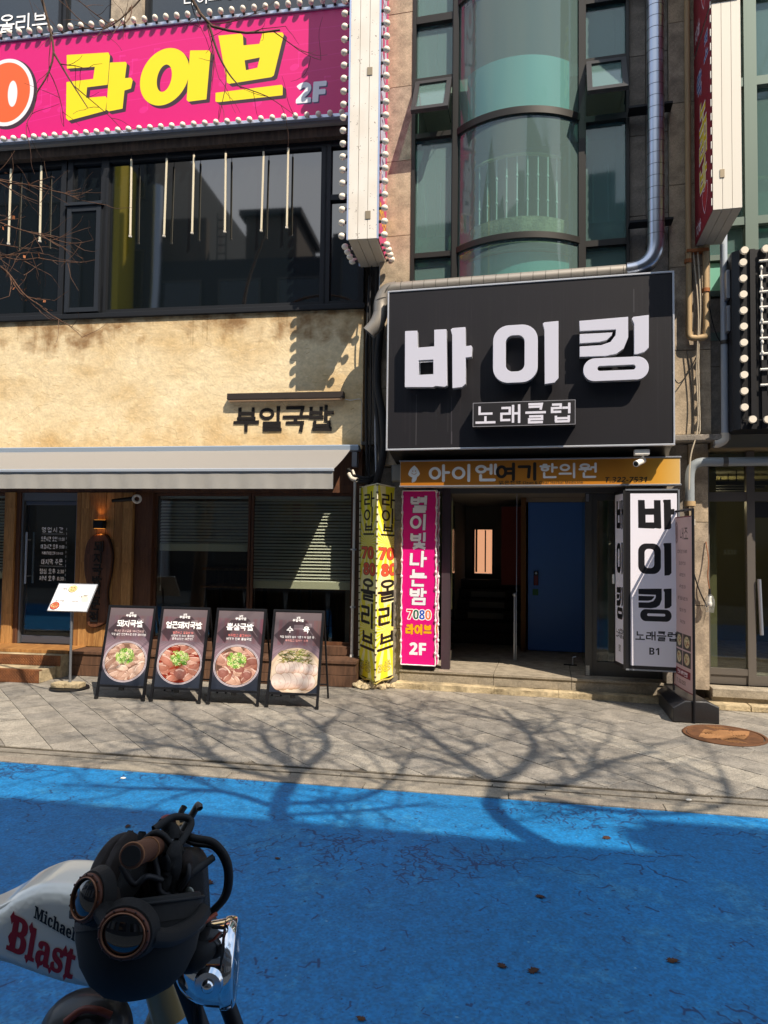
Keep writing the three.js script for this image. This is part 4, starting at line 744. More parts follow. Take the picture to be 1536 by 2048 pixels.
const posters = [
  printed(W5, H5, (c, w, h) => { posterBase(c, w, h, 201); hangul(c, '돼지국밥', w * 0.5, h * 0.165, h * 0.085, { weight: 0.15, gap: 0.05, align: 'center', cap: 'round' }); hangul(c, '국내산 돈사골을 10시간이상', w * 0.5, h * 0.29, h * 0.03, { weight: 0.11, align: 'center', color: '#e9c9c6' }); hangul(c, '직접 끓인 진한육수로 만든 돼지국밥', w * 0.5, h * 0.335, h * 0.03, { weight: 0.11, align: 'center', width: 0.9 }); soup(c, w, h, w * 0.5, h * 0.70, w * 0.5, '#a98a78', [[205, 176, 158], [188, 156, 138], [220, 196, 178], [170, 136, 118]], 301); }),
  printed(W5, H5, (c, w, h) => { posterBase(c, w, h, 202); hangul(c, '얼큰돼지국밥', w * 0.5, h * 0.165, h * 0.085, { weight: 0.15, gap: 0.04, width: 0.92, align: 'center', cap: 'round' }); hangul(c, '얼큰하고 칼칼하게!', w * 0.5, h * 0.29, h * 0.03, { weight: 0.12, align: 'center', color: '#ec8d86' }); hangul(c, '시원하게 속이 풀리는', w * 0.5, h * 0.33, h * 0.03, { weight: 0.1, align: 'center' }); hangul(c, '중독성있는 매운맛!', w * 0.5, h * 0.37, h * 0.03, { weight: 0.1, align: 'center' }); soup(c, w, h, w * 0.5, h * 0.70, w * 0.5, '#a82c14', [[212, 172, 154], [186, 128, 110], [200, 150, 132], [150, 60, 40], [172, 118, 100]], 302, [[0.08, 0.42, 0.27]]); }),
  printed(W5, H5, (c, w, h) => { posterBase(c, w, h, 203); hangul(c, '뽈살국밥', w * 0.5, h * 0.165, h * 0.085, { weight: 0.15, gap: 0.05, align: 'center', cap: 'round' }); hangul(c, '부드럽고 쫄깃하다!', w * 0.5, h * 0.3, h * 0.032, { weight: 0.12, align: 'center', color: '#f07f78' }); hangul(c, '여기가 진짜 뽈살국밥', w * 0.5, h * 0.345, h * 0.032, { weight: 0.12, align: 'center' }); soup(c, w, h, w * 0.5, h * 0.70, w * 0.5, '#8a6a5c', [[172, 122, 106], [152, 104, 92], [196, 152, 134], [206, 172, 152]], 303, [[-0.55, 0.3, 0.24], [0.5, 0.35, 0.22], [0.15, 0.1, 0.22]]); }),
  printed(W5, H5, (c, w, h) => {
    posterBase(c, w, h, 204); const r = rng(304);
    hangul(c, '수', w * 0.27, h * 0.18, h * 0.08, { weight: 0.15, cap: 'round' }); hangul(c, '육', w * 0.62, h * 0.18, h * 0.08, { weight: 0.15, cap: 'round' });
    hangul(c, '직접 정성껏 삶아 기름기 쫙 담은 맛', w * 0.5, h * 0.3, h * 0.028, { weight: 0.12, align: 'center', width: 0.9 }); hangul(c, '부드럽고 담백한 수육', w * 0.5, h * 0.345, h * 0.028, { weight: 0.12, align: 'center', color: '#f0a49c' });
    c.fillStyle = '#cdb79f'; c.beginPath(); c.ellipse(w * 0.52, h * 0.74, w * 0.56, h * 0.29, 0, 0, 7); c.fill(); c.fillStyle = '#dccab4'; c.beginPath(); c.ellipse(w * 0.52, h * 0.75, w * 0.5, h * 0.25, 0, 0, 7); c.fill();
    for (let i = 0; i < 170; i++) { const x = w * (0.12 + r() * 0.66), y = h * (0.48 + r() * 0.16), a = (r() - 0.5) * 1.6 + (x < w * 0.45 ? 0.3 : -0.3); c.strokeStyle = ['#3f4a22', '#5c6a2c', '#7a7a3a', '#9a7a42', '#2e331b', '#86953f'][i % 6]; c.lineWidth = 3 + r() * 5; c.beginPath(); c.moveTo(x, y); c.quadraticCurveTo(x + Math.cos(a) * 30, y + Math.sin(a) * 30 - 6, x + Math.cos(a) * (40 + r() * 50), y + Math.sin(a) * (30 + r() * 30)); c.stroke(); }
    const cut = (x, y, a, b, rot) => { c.save(); c.translate(x, y); c.rotate(rot); c.beginPath(); for (let i = 0; i <= 18; i++) { const q = i / 18 * 6.283, k = 1 + Math.sin(q * 2 + x) * 0.07 + (r() - 0.5) * 0.05; c.lineTo(Math.cos(q) * a * k, Math.sin(q) * b * k); } c.closePath(); const g = c.createLinearGradient(0, -b, 0, b); g.addColorStop(0, '#d8c6ba'); g.addColorStop(0.55, '#e0d2ca'); g.addColorStop(0.86, '#d3b6a6'); g.addColorStop(1, '#a9805f'); c.fillStyle = g; c.fill(); c.strokeStyle = 'rgba(120,80,58,0.8)'; c.lineWidth = 2.5; c.stroke(); for (let i = 0; i < 9; i++) { c.fillStyle = 'rgba(176,128,120,0.16)'; c.beginPath(); c.ellipse((r() - 0.5) * a * 1.2, (r() - 0.5) * b * 1.2, a * (0.1 + r() * 0.2), b * (0.06 + r() * 0.1), r() * 3, 0, 7); c.fill(); } c.restore(); };
    for (let i = 0; i < 8; i++) cut(w * (0.90 - i * 0.10), h * (0.695 + Math.abs(i - 4) * 0.006), w * 0.10, h * 0.075, -0.15);
    for (let i = 0; i < 6; i++) cut(w * (0.80 - i * 0.125), h * (0.855 + Math.abs(i - 2) * 0.007), w * 0.15, h * 0.105, -0.22 + i * 0.02);
  }),
];
{
  const names = ['pork soup with green onion', 'spicy red pork soup', 'cheek-meat soup with dark slices', 'sliced boiled pork and greens'], spots = [-2.562, -1.944, -1.314, -0.684];
  // the panel leans back: its foot stands at o = 1.47, its head at o = 1.24
  const Y0 = 0.125, Y1 = 0.975, oAt = (y) => 1.478 - y * 0.243, w = 0.277;
  spots.forEach((s, i) => {
    const T = thing('poster_board', 'black A-frame pavement board with a poster of ' + names[i], 'poster board', L, [s, 0, 1.25], 'A-frame menu boards before the restaurant');
    const bar = (s0, s1, y0, y1, d = 0.024) => { const q = [], O0 = oAt(y0), O1 = oAt(y1); const g = new THREE.BoxGeometry(s1 - s0, Math.hypot(y1 - y0, O1 - O0), d); g.rotateX(-Math.atan(0.243)); g.translate((s0 + s1) / 2, (y0 + y1) / 2, (O0 + O1) / 2); return g; };
    part(T, 'frame', merge([bar(s - w, s - w + 0.024, 0.012, Y1, 0.026), bar(s + w - 0.024, s + w, 0.012, Y1, 0.026), bar(s - w + 0.0245, s + w - 0.0245, Y1 - 0.022, Y1, 0.024), bar(s - w + 0.0245, s + w - 0.0245, Y0, Y0 + 0.024, 0.024)]), M.blackMetal);
    part(T, 'backing', bar(s - w + 0.025, s + w - 0.025, Y0 + 0.025, Y1 - 0.023, 0.008), M.black);
    const a = Y0 + 0.026, b = Y1 - 0.024, e = 0.0055;
    part(T, 'poster', quad([s - w + 0.026, a, oAt(a) + e], [s + w - 0.026, a, oAt(a) + e], [s + w - 0.026, b, oAt(b) + e], [s - w + 0.026, b, oAt(b) + e]), phys(0xffffff, 0.32, { map: posters[i], clearcoat: 0.3, clearcoatRoughness: 0.25 }));
    for (const q of [-1, 1]) { part(T, 'rear_leg', rod([s + q * (w - 0.012), 0.008, 0.97], [s + q * (w - 0.012), 0.95, 1.23], 0.011, 0.011, 6), M.blackMetal); part(T, 'rubber_foot', bx(s + q * (w - 0.012) - 0.016, s + q * (w - 0.012) + 0.016, 0.001, 0.03, 1.462, 1.494), M.rubber); }
    part(T, 'rear_rail', rod([s - w + 0.012, 0.16, 1.012], [s + w - 0.012, 0.16, 1.012], 0.008, 0.008, 6), M.blackMetal);
    part(T, 'latch', bx(s - 0.025, s + 0.025, Y0 - 0.028, Y0 - 0.001, oAt(Y0) - 0.012, oAt(Y0) + 0.012), M.black);
  });
}
// menu stand
{
  const T = thing('menu_stand', 'tilted white menu board on a slim grey post with stones on its foot', 'menu stand', L, [-3.37, 0, 1.06]);
  const t = printed(768, 512, (c, w, h) => {
    c.fillStyle = '#f3f0ee'; c.fillRect(0, 0, w, h); const r = rng(31);
    const dish = (x, y, R, col, seed) => { const q = rng(seed); c.fillStyle = '#3c3028'; c.beginPath(); c.ellipse(x, y + 5, R, R * 0.82, 0, 0, 7); c.fill(); c.fillStyle = col; c.beginPath(); c.ellipse(x, y, R * 0.93, R * 0.74, 0, 0, 7); c.fill(); for (let i = 0; i < 40; i++) { const a = q() * 6.3, d = Math.sqrt(q()) * 0.7; c.fillStyle = ['#e9d2a0', '#c98a4a', '#9a5a2a', '#6f8a3c'][i % 4]; c.beginPath(); c.ellipse(x + Math.cos(a) * d * R, y + Math.sin(a) * d * R * 0.75, 6 + q() * 8, 4 + q() * 5, q() * 3, 0, 7); c.fill(); } };
    dish(320, 78, 92, '#e2c98a', 5); dish(96, 420, 96, '#b8431f', 6);
    c.fillStyle = '#e6cdbb'; for (let i = 0; i < 4; i++) { c.beginPath(); c.ellipse(640 + i * 6, 250 + i * 24, 78, 26, 0.1, 0, 7); c.fill(); } c.fillStyle = '#55502c'; c.fillRect(590, 204, 90, 20);
    const ink = { color: '#2c2826', weight: 0.13 };
    hangul(c, '메뉴', 110, 60, 50, ink); hangul(c, '돼지국밥', 60, 300, 44, ink); hangul(c, '수육', 500, 218, 40, ink); hangul(c, '계절메뉴', 400, 316, 34, ink);
    for (let i = 0; i < 22; i++) { const x = [90, 260, 560, 430][i % 4], y = [150, 380, 60, 370][i % 4] + Math.floor(i / 4) * 22; c.fillStyle = ['#a79f9b', '#b39a98', '#9b9591'][i % 3]; c.fillRect(x, y, 60 + r() * 60, 6); c.fillRect(x + 130, y, 30 + r() * 20, 6); }
  });
  const lo = [0.885, 1.12], hi = [1.165, 0.92], s0 = -3.655, s1 = -3.19, tilt = Math.atan2(hi[1] - lo[1], hi[0] - lo[0]);
  const slab = new THREE.BoxGeometry(s1 - s0 + 0.02, Math.hypot(0.28, 0.2) + 0.02, 0.016).rotateX(tilt).translate((s0 + s1) / 2, 1.025, 1.02 - 0.009);
  part(T, 'board', slab, std(0xb9bcc0, 0.4, { metalness: 0.5 }));
  const n = [0, Math.sin(-tilt) * 0.002, Math.cos(tilt) * 0.002];
  part(T, 'menu_sheet', quad([s0, lo[0] + n[1], lo[1] + n[2]], [s1, lo[0] + n[1], lo[1] + n[2]], [s1, hi[0] + n[1], hi[1] + n[2]], [s0, hi[0] + n[1], hi[1] + n[2]]), phys(0xffffff, 0.3, { map: t, clearcoat: 0.4 }));
  part(T, 'post', rod([-3.395, 0.02, 1.06], [-3.42, 1.0, 1.03], 0.0145, 0.0145, 12), std(0x8d9299, 0.4, { metalness: 0.7 }));
  part(T, 'base_plate', new THREE.CylinderGeometry(0.21, 0.215, 0.02, 40).translate(-3.4, 0.0105, 1.06), M.blackMetal);
  for (const [a, b, k] of [[-0.09, 0.02, 0], [0.08, 0.01, 0.25]]) part(T, 'weight_stone', rb(-3.4 + a - 0.085, -3.4 + a + 0.085, 0.021, 0.075, 1.06 + b - 0.07, 1.06 + b + 0.075, 0.008), concrete);
}
// ---------------------------------------------------------------- right: the karaoke building with the round glass bay
const RB = thing('karaoke_building', 'granite and teal-glass building with a rounded glazed bay above an open entrance', 'building', R, [1.5, 0, -1.5]);
const FL = 0.2;
function panels(T, s0, s1, y0, y1, o0, o1, h, m, seed) { const r = rng(seed); for (let y = y0; y < y1 - 0.02; y += h) part(T, 'stone_panel', rb(s0 + 0.002, s1 - 0.002, y + 0.003, Math.min(y + h, y1) - 0.003, o0, o1 + (r() - 0.5) * 0.004, 0.003), m[Math.floor(r() * m.length)]); }
panels(RB, -0.24, 0.135, 2.62, 10.2, -0.3, 0.02, 0.92, granite, 3);
part(RB, 'pier_core', bx(-0.22, 0.12, 0.02, 10.2, -0.9, -0.302), graniteGrey);
panels(RB, -0.24, 0.10, 0.02, 2.61, -0.3, -0.16, 0.65, [graniteGrey], 4);
panels(RB, 2.625, 2.80, 2.62, 10.2, -0.3, -0.02, 0.92, [graniteGrey], 5);
panels(RB, 2.802, 3.03, 2.62, 10.2, -0.3, 0.01, 0.92, [graniteGrey], 6);
panels(RB, 3.032, 3.445, 2.90, 10.2, -0.3, 0.05, 0.92, granite, 7);
panels(RB, 3.232, 3.43, 0.16, 2.82, -0.4, -0.06, 0.9, granite, 8);
panels(RB, 3.0, 3.23, 0.2, 2.82, -0.4, -0.1, 0.9, [graniteGrey], 9);
part(RB, 'stone_ledge', rb(3.0, 3.62, 2.825, 2.892, -0.3, 0.12, 0.012, 2), graniteGrey);
part(RB, 'rear_wall', (() => { const sh = new THREE.Shape([[-0.5, 0], [3.45, 0], [3.45, 10.2], [-0.5, 10.2]].map((p) => new THREE.Vector2(...p))); sh.holes.push(new THREE.Path([[0.42, 1.17], [0.42, 1.95], [0.79, 1.95], [0.79, 1.17]].map((p) => new THREE.Vector2(...p)))); return metres(new THREE.ExtrudeGeometry(sh, { depth: 0.2, bevelEnabled: false }).translate(0, 0, -4.6)); })(), M.darkRoom2);
part(RB, 'side_wall', bx(3.25, 3.45, 0, 10.2, -4.398, -0.41), M.darkRoom2);
part(RB, 'side_wall', bx(-0.5, -0.26, 0, 10.2, -4.398, -0.75), M.darkRoom2);
part(RB, 'roof', bx(-0.5, 3.45, 10.202, 10.4, -4.6, 0.1), graniteGrey);
part(RB, 'wall_behind_big_sign', bx(0.14, 2.62, 2.36, 4.5, -0.3, -0.04), graniteGrey);
part(RB, 'floor_slab', bx(-0.25, 3.24, 4.3, 4.5, -4.398, -0.302), M.offWhite);
part(RB, 'floor_slab', bx(-0.25, 3.24, 7.3, 7.45, -4.398, -0.35), M.offWhite);
const stairWall = std(0xc9c7ba, 0.9);
part(RB, 'stairwell_wall', bx(0.14, 2.62, 4.502, 10.2, -1.9, -1.8), stairWall);
for (const s of [0.08, 2.625]) part(RB, 'stairwell_side', bx(s, s + 0.05, 4.502, 10.2, -1.798, -0.31), stairWall);

// the round bay
const BC = 1.385, BR = 0.978, BA = 46.1 * Math.PI / 180, BZ = 0.3 - BR;    // centre, radius, half angle, centre's o
const onArc = (a, r) => [BC + r * Math.sin(a), BZ + r * Math.cos(a)];
function arc(r0, r1, y0, y1, a0 = -BA, a1 = BA, n = 36) {
  const out = [], inn = [];
  for (let i = 0; i <= n; i++) { const a = a0 + (a1 - a0) * i / n; const p = onArc(a, r1), q = onArc(a, r0); out.push([p[0], -p[1]]); inn.push([q[0], -q[1]]); }
  return metres(toCreasedNormals(new THREE.ExtrudeGeometry(new THREE.Shape(out.concat(inn.reverse()).map((p) => new THREE.Vector2(...p))), { depth: y1 - y0, bevelEnabled: false }).rotateX(-Math.PI / 2).translate(0, y0, 0), 0.6));
}
function arcSheet(r, y0, y1, n = 48) { const g = new THREE.CylinderGeometry(r, r, y1 - y0, n, 1, true, -BA, 2 * BA); return g.translate(BC, (y0 + y1) / 2, BZ); }
const bayFrame = std(0x2f2e2c, 0.5, { metalness: 0.4 });
const spandrel = std(0x7dbcbb, 0.55);
for (const [y0, y1] of [[4.5, 4.56], [5.10, 5.17], [6.52, 6.60], [8.10, 8.18]]) part(RB, 'bay_transom', arc(BR - 0.07, BR + 0.03, y0, y1), bayFrame);
for (const [y0, y1] of [[4.561, 5.099], [5.171, 6.519], [6.601, 8.099], [8.181, 10.2]]) part(RB, 'curved_pane', arcSheet(BR, y0, y1), M.glassTeal);
for (const [y0, y1] of [[4.562, 5.0], [6.602, 7.29], [8.9, 10.2]]) part(RB, 'teal_spandrel', arc(BR - 0.16, BR - 0.12, y0, y1, -BA + 0.05, BA - 0.05), spandrel);
part(RB, 'stair_parapet', arc(BR - 0.3, BR - 0.2, 5.0, 5.45, -BA, BA), concrete);
part(RB, 'bay_floor', arc(0.05, BR - 0.08, 5.02, 5.09, -BA, BA), M.offWhite);
part(RB, 'bay_floor', arc(0.05, BR - 0.17, 7.2, 7.29, -BA, BA), M.offWhite);
const balMat = std(0xe9e7df, 0.5);
for (let i = -4; i <= 4; i++) { const [s, o] = onArc(i * 0.165, BR - 0.25); part(RB, 'baluster', merge([rod([s, 5.45, o], [s, 6.18, o], 0.0095, 0.0095, 8), ball(0.016, [s, 5.66, o], 1, 1.6, 1, 8, 6), ball(0.016, [s, 5.95, o], 1, 1.6, 1, 8, 6)]), balMat); }
part(RB, 'stair_rail', new THREE.TubeGeometry(new THREE.CatmullRomCurve3(Array.from({ length: 15 }, (_, i) => { const [s, o] = onArc(-0.75 + i * 0.107, BR - 0.25); return V(s, 6.2, o); })), 30, 0.02, 8), std(0xd8cf9c, 0.45));
for (const s of [0.665, 2.105]) part(RB, 'bay_post', bx(s - 0.032, s + 0.032, 4.5, 10.2, -0.12, 0.045), bayFrame);
// flat panes beside the bay
const flank = (s0, s1, bands, open) => {
  part(RB, 'window_post', bx(s0 - 0.03, s0 + 0.012, 4.5, 10.2, -0.14, 0.03), bayFrame); part(RB, 'window_post', bx(s1 - 0.012, s1 + 0.02, 4.5, 10.2, -0.14, 0.03), bayFrame);
  for (let i = 0; i < bands.length; i++) {
    const [a, b] = bands[i]; part(RB, 'window_transom', bx(s0 + 0.013, s1 - 0.013, a, b, -0.13, 0.022), bayFrame);
    const top = i + 1 < bands.length ? bands[i + 1][0] : 10.2;
    if (i === open) {                                           // a top-hung window standing open
      const h = top - b - 0.02, g = part(RB, 'open_casement', (() => { const w = s1 - s0 - 0.03, q = merge([new THREE.BoxGeometry(w, 0.06, 0.05).translate(0, -0.03, 0), new THREE.BoxGeometry(w, 0.06, 0.05).translate(0, -h + 0.03, 0), new THREE.BoxGeometry(0.055, h - 0.122, 0.05).translate(-w / 2 + 0.0275, -h / 2, 0), new THREE.BoxGeometry(0.055, h - 0.122, 0.05).translate(w / 2 - 0.0275, -h / 2, 0)]); return q.rotateX(-0.5).translate((s0 + s1) / 2, top - 0.005, 0.03); })(), std(0x3a3a3b, 0.5, { metalness: 0.4 }));
      part(RB, 'casement_glass', new THREE.BoxGeometry(s1 - s0 - 0.14, h - 0.12, 0.006).translate(0, -h / 2, 0).rotateX(-0.5).translate((s0 + s1) / 2, top - 0.005, 0.03), M.glassTeal, g);
      part(RB, 'stay_arm', rod([s1 - 0.03, b + 0.1, 0.0], [s1 - 0.035, b + 0.16, 0.24], 0.005), M.blackMetal, g);
    } else part(RB, 'flat_pane', bx(s0 + 0.013, s1 - 0.013, b + 0.001, top - 0.001, -0.05, -0.044), M.glassTeal);
  }
};
flank(0.165, 0.632, [[4.5, 4.53], [5.09, 5.15], [6.55, 6.61], [7.23, 7.29], [7.97, 8.06]], 2);
flank(2.14, 2.60, [[4.5, 4.53], [5.06, 5.13], [6.50, 6.57], [7.185, 7.245], [7.89, 7.97]], 2);
for (const [s0, s1] of [[0.17, 0.63], [2.15, 2.6]]) { part(RB, 'teal_spandrel', bx(s0, s1, 4.54, 5.05, -0.2, -0.17), spandrel); part(RB, 'stair_parapet', bx(s0, s1, 5.0, 5.45, -0.36, -0.26), concrete); for (let i = 0; i < 3; i++) part(RB, 'baluster', rod([s0 + 0.1 + i * 0.17, 5.45, -0.31], [s0 + 0.1 + i * 0.17, 6.15, -0.31], 0.009, 0.009, 8), balMat); }

// entrance: steps, floor, passage
part(RB, 'entrance_floor', bx(-0.2, 3.2, 0.0, FL - 0.03, -4.398, -0.16), graniteStep);
for (let i = 0; i < 3; i++) { const a = [0.02, 1.13, 2.0][i], b = [1.13, 2.0, 3.2][i]; part(RB, 'step_slab', rb(a + 0.002, b - 0.002, FL - 0.029, FL, -1.2, -0.125, 0.004), graniteStep); part(RB, 'step_riser', rb(a + 0.002, b - 0.002, 0.062, FL - 0.031, -0.3, -0.14, 0.003), graniteStep); }
part(RB, 'passage_floor', bx(0.02, 3.0, FL - 0.029, FL - 0.001, -4.39, -1.202), graniteGrey);
for (const [a, b, h] of [[0.0, 1.15, 0.066], [1.153, 1.86, 0.06], [1.863, 3.0, 0.064]]) part(RB, 'concrete_lip', (() => { const g = new THREE.BoxGeometry(b - a, h, 0.16, 24, 2, 3), p = g.attributes.position; for (let i = 0; i < p.count; i++) { const x = p.getX(i) + a, e = noise(x * 6, p.getY(i) * 20, p.getZ(i) * 14); if (p.getY(i) > 0) p.setY(i, p.getY(i) + e * 0.008); if (p.getZ(i) > 0) p.setZ(i, p.getZ(i) + e * 0.014); } g.computeVertexNormals(); return metres(g.translate((a + b) / 2, h / 2, -0.06)); })(), concrete);
const passage = std(0x9c9080, 0.9);
part(RB, 'passage_wall', bx(0.10, 0.30, FL, 2.358, -4.39, -0.31), passage);
part(RB, 'passage_wall', bx(2.42, 2.50, FL, 2.358, -4.39, -0.5), passage);
part(RB, 'passage_ceiling', bx(0.1, 3.2, 2.36, 2.5, -4.39, -0.302), passage);
part(RB, 'passage_wall', bx(1.36, 1.43, FL, 2.358, -4.39, -2.0), std(0x6d4a28, 0.8));
part(RB, 'door_surround', merge([bx(1.432, 2.418, 2.3, 2.358, -2.2, -2.05), bx(2.225, 2.418, FL, 2.298, -2.2, -2.05)]), passage);
part(RB, 'entrance_post', bx(0.50, 0.60, FL, 2.36, -0.36, -0.26), std(0x453a40, 0.6, { metalness: 0.3 }));
part(RB, 'entrance_post', bx(2.16, 2.235, FL, 2.36, -0.42, -0.34), M.greyFrame);
part(RB, 'entrance_head', bx(0.30, 2.6, 2.30, 2.359, -0.37, -0.27), M.greyFrame);
part(RB, 'chrome_post', rod([1.315, FL, -1.2], [1.315, 1.02, -1.2], 0.016, 0.016, 12), M.aluminium);
part(RB, 'chrome_knob', ball(0.03, [1.315, 1.04, -1.2]), M.aluminium);
part(RB, 'partition_edge', bx(1.335, 1.342, FL, 2.358, -1.23, -1.19), M.aluminium);
{ // stair at the back of the passage
  const m = std(0x393531, 0.9);
  for (let i = 0; i < 6; i++) { const st = part(RB, 'stair_step', bx(0.302, 1.358, FL, FL + 0.15 * (i + 1), -2.55 - (i + 1) * 0.24, -2.552 - i * 0.24), m); if (i > 1 && i < 5) part(RB, 'riser_notice', bx(0.5, 1.05, FL + 0.15 * i + 0.03, FL + 0.15 * (i + 1) - 0.03, -2.5515 - i * 0.24, -2.546 - i * 0.24), std(0x77736b, 0.8), st); }
  part(RB, 'rear_window_frame', merge([bx(0.42, 0.45, 1.17, 1.95, -4.5, -4.42), bx(0.47, 0.50, 1.2, 1.95, -4.46, -4.41), bx(0.76, 0.79, 1.17, 1.95, -4.5, -4.42), bx(0.63, 0.65, 1.2, 1.94, -4.48, -4.44)]), M.darkFrame);
}
// side glazing right of the entrance
part(RB, 'side_frame', merge([bx(2.237, 2.29, FL, 2.30, -0.46, -0.36), bx(2.96, 2.998, FL, 2.36, -0.46, -0.36), bx(2.291, 2.959, FL, 0.36, -0.45, -0.37), bx(2.291, 2.959, 2.22, 2.36, -0.45, -0.37)]), M.greyFrame);
part(RB, 'side_pane', bx(2.291, 2.959, 0.361, 2.219, -0.415, -0.408), M.glassSmoke);
part(RB, 'side_backing', bx(2.502, 3.0, FL, 2.358, -1.6, -1.5), passage);

// doors
{
  const T = thing('steel_door', 'plain blue steel door inside the entrance passage', 'door', R, [1.84, FL, -2.1]);
  part(T, 'door_leaf', rb(1.455, 2.22, FL + 0.008, 2.296, -2.14, -2.09, 0.004), std(0x4478c8, 0.5));
  const h = part(T, 'lock_plate', rb(1.535, 1.60, 1.12, 1.32, -2.089, -2.055, 0.006), M.black); part(T, 'lock_cover', bx(1.54, 1.595, 1.125, 1.26, -2.054, -2.05), std(0x6d1420, 0.4), h); part(T, 'handle', rod([1.57, 1.295, -2.05], [1.57, 1.295, -2.0], 0.016), M.aluminium, h);
  part(T, 'sticker', bx(1.52, 1.60, 0.98, 1.07, -2.0895, -2.088), std(0x2d6a44, 0.6));
  const gl = phys(0x9fc4b4, 0.03, { transmission: 1, thickness: 0, ior: 1.5 });
  const leaf = (name, label, s, o0, o1, s2) => {
    const D = thing(name, label, 'door', R, [s, FL, o0]);
    const q = (a, b, y0, y1, o, p) => { const g = bx(-0.006, 0.006, y0, y1, -Math.hypot(o1 - o0, s2 - s), 0); return g.rotateY(Math.atan2(s - s2, o0 - o1)).translate(s, 0, o0); };
    part(D, 'glass_leaf', q(0, 0, FL + 0.06, 2.28), gl);
    part(D, 'floor_hinge', rb(s - 0.025, s + 0.025, FL + 0.001, FL + 0.12, o0 - 0.06, o0 + 0.02, 0.004), M.offWhite);
    part(D, 'top_hinge', rb(s - 0.02, s + 0.02, 2.2, 2.295, o0 - 0.06, o0 + 0.02, 0.004), M.aluminium);
    part(D, 'green_edge', bx(s - 0.007, s + 0.007, FL + 0.121, 2.199, o0 + 0.001, o0 + 0.006), std(0x36584c, 0.3));
    return D;
  };
  leaf('glass_door', 'open glass door leaf beside the grey post at the right of the entrance', 2.185, -0.36, -1.15, 2.16);
  const Lf = leaf('glass_door', 'open glass door leaf with a pale strip at the left of the entrance', 0.50, -0.96, -1.75, 0.45);
  part(Lf, 'pale_strip', bx(0.508, 0.53, 0.85, 2.25, -0.99, -0.95), std(0xb7b98b, 0.7));
}
{
  const T = thing('door_stop', 'small metal door stop on the entrance floor', 'door stop', R, [2.03, FL, -1.0]);
  part(T, 'foot', bx(1.93, 2.09, FL + 0.001, FL + 0.012, -1.03, -0.99), M.black); part(T, 'stem', rod([2.04, FL + 0.012, -1.01], [2.04, FL + 0.10, -1.01], 0.01), M.aluminium); part(T, 'hook', rod([2.04, FL + 0.1, -1.01], [2.08, FL + 0.11, -1.01], 0.009), M.aluminium);
}
{
  const T = thing('wall_banner', 'narrow dark red banner hanging inside the entrance passage', 'banner', R, [1.2, 1.1, -2.4]);
  part(T, 'cloth', bx(1.06, 1.34, 1.1, 2.25, -2.42, -2.412), std(0x6a2a22, 0.85)); part(T, 'rod', rod([1.04, 2.26, -2.415], [1.359, 2.26, -2.415], 0.008), M.blackMetal);
  const N = thing('notice_sheet', 'pale paper notice fixed to the left wall inside the entrance passage', 'notice', R, [0.31, 1.2, -1.9]); part(N, 'sheet', bx(0.301, 0.304, 1.15, 1.6, -2.1, -1.75), M.offWhite); part(N, 'print', bx(0.3045, 0.3055, 1.3, 1.5, -2.05, -1.8), std(0x9a5a4a, 0.8));
}
// the sunlit house behind, seen through the rear window
{
  const T = thing('rear_house', 'pinkish wall of a house seen through the passage window', 'building', R, [1, 0, -12.5]);
  part(T, 'wall', bx(-12, 8, 0, 6.5, -15, -12.5), std(0xd09a78, 0.9)); part(T, 'eave', bx(-12.2, 8.2, 6.502, 6.7, -15.2, -12.1), std(0x7b6a5c, 0.8)); part(T, 'downpipe', rod([-0.66, 0.02, -12.42], [-0.66, 6.4, -12.42], 0.06), M.darkFrame);
}

// ---------------------------------------------------------------- the big black sign
const BIG = {
  ba: [[[[0.203, 4.032], [0.339, 4.030], [0.347, 3.840], [0.530, 3.845], [0.528, 4.028], [0.662, 4.027], [0.676, 3.409], [0.649, 3.395], [0.552, 3.408], [0.522, 3.397], [0.207, 3.409]], [[[0.357, 3.702], [0.525, 3.703], [0.527, 3.536], [0.359, 3.534]]]],
    [[[0.710, 4.018], [0.728, 4.035], [0.868, 4.039], [0.873, 3.828], [0.932, 3.834], [0.944, 3.818], [0.939, 3.710], [0.874, 3.704], [0.876, 3.419], [0.838, 3.385], [0.733, 3.377], [0.726, 3.957]], []]],
  i: [[oval(1.167, 3.411, 1.635, 4.03, 0.165), [oval(1.301, 3.53, 1.498, 3.919, 0.075)]], [[[1.686, 4.026], [1.703, 4.040], [1.847, 4.046], [1.848, 3.439], [1.806, 3.394], [1.707, 3.383], [1.703, 3.960]], []]],
  king: [[[[2.058, 4.033], [2.542, 4.047], [2.542, 3.832], [2.498, 3.720], [2.425, 3.669], [2.317, 3.651], [2.062, 3.655], [2.062, 3.763], [2.276, 3.766], [2.369, 3.795], [2.418, 3.862], [2.423, 3.922], [2.062, 3.926]], []], [[[2.062, 3.893], [2.389, 3.893], [2.380, 3.862], [2.330, 3.815], [2.258, 3.800], [2.062, 3.797]], []],
    [[[2.577, 4.024], [2.593, 4.043], [2.743, 4.054], [2.741, 3.716], [2.701, 3.675], [2.632, 3.656], [2.600, 3.657], [2.601, 3.971]], []], [oval(2.098, 3.393, 2.741, 3.631, 0.115), [oval(2.24, 3.497, 2.613, 3.549, 0.0255)]]],
};
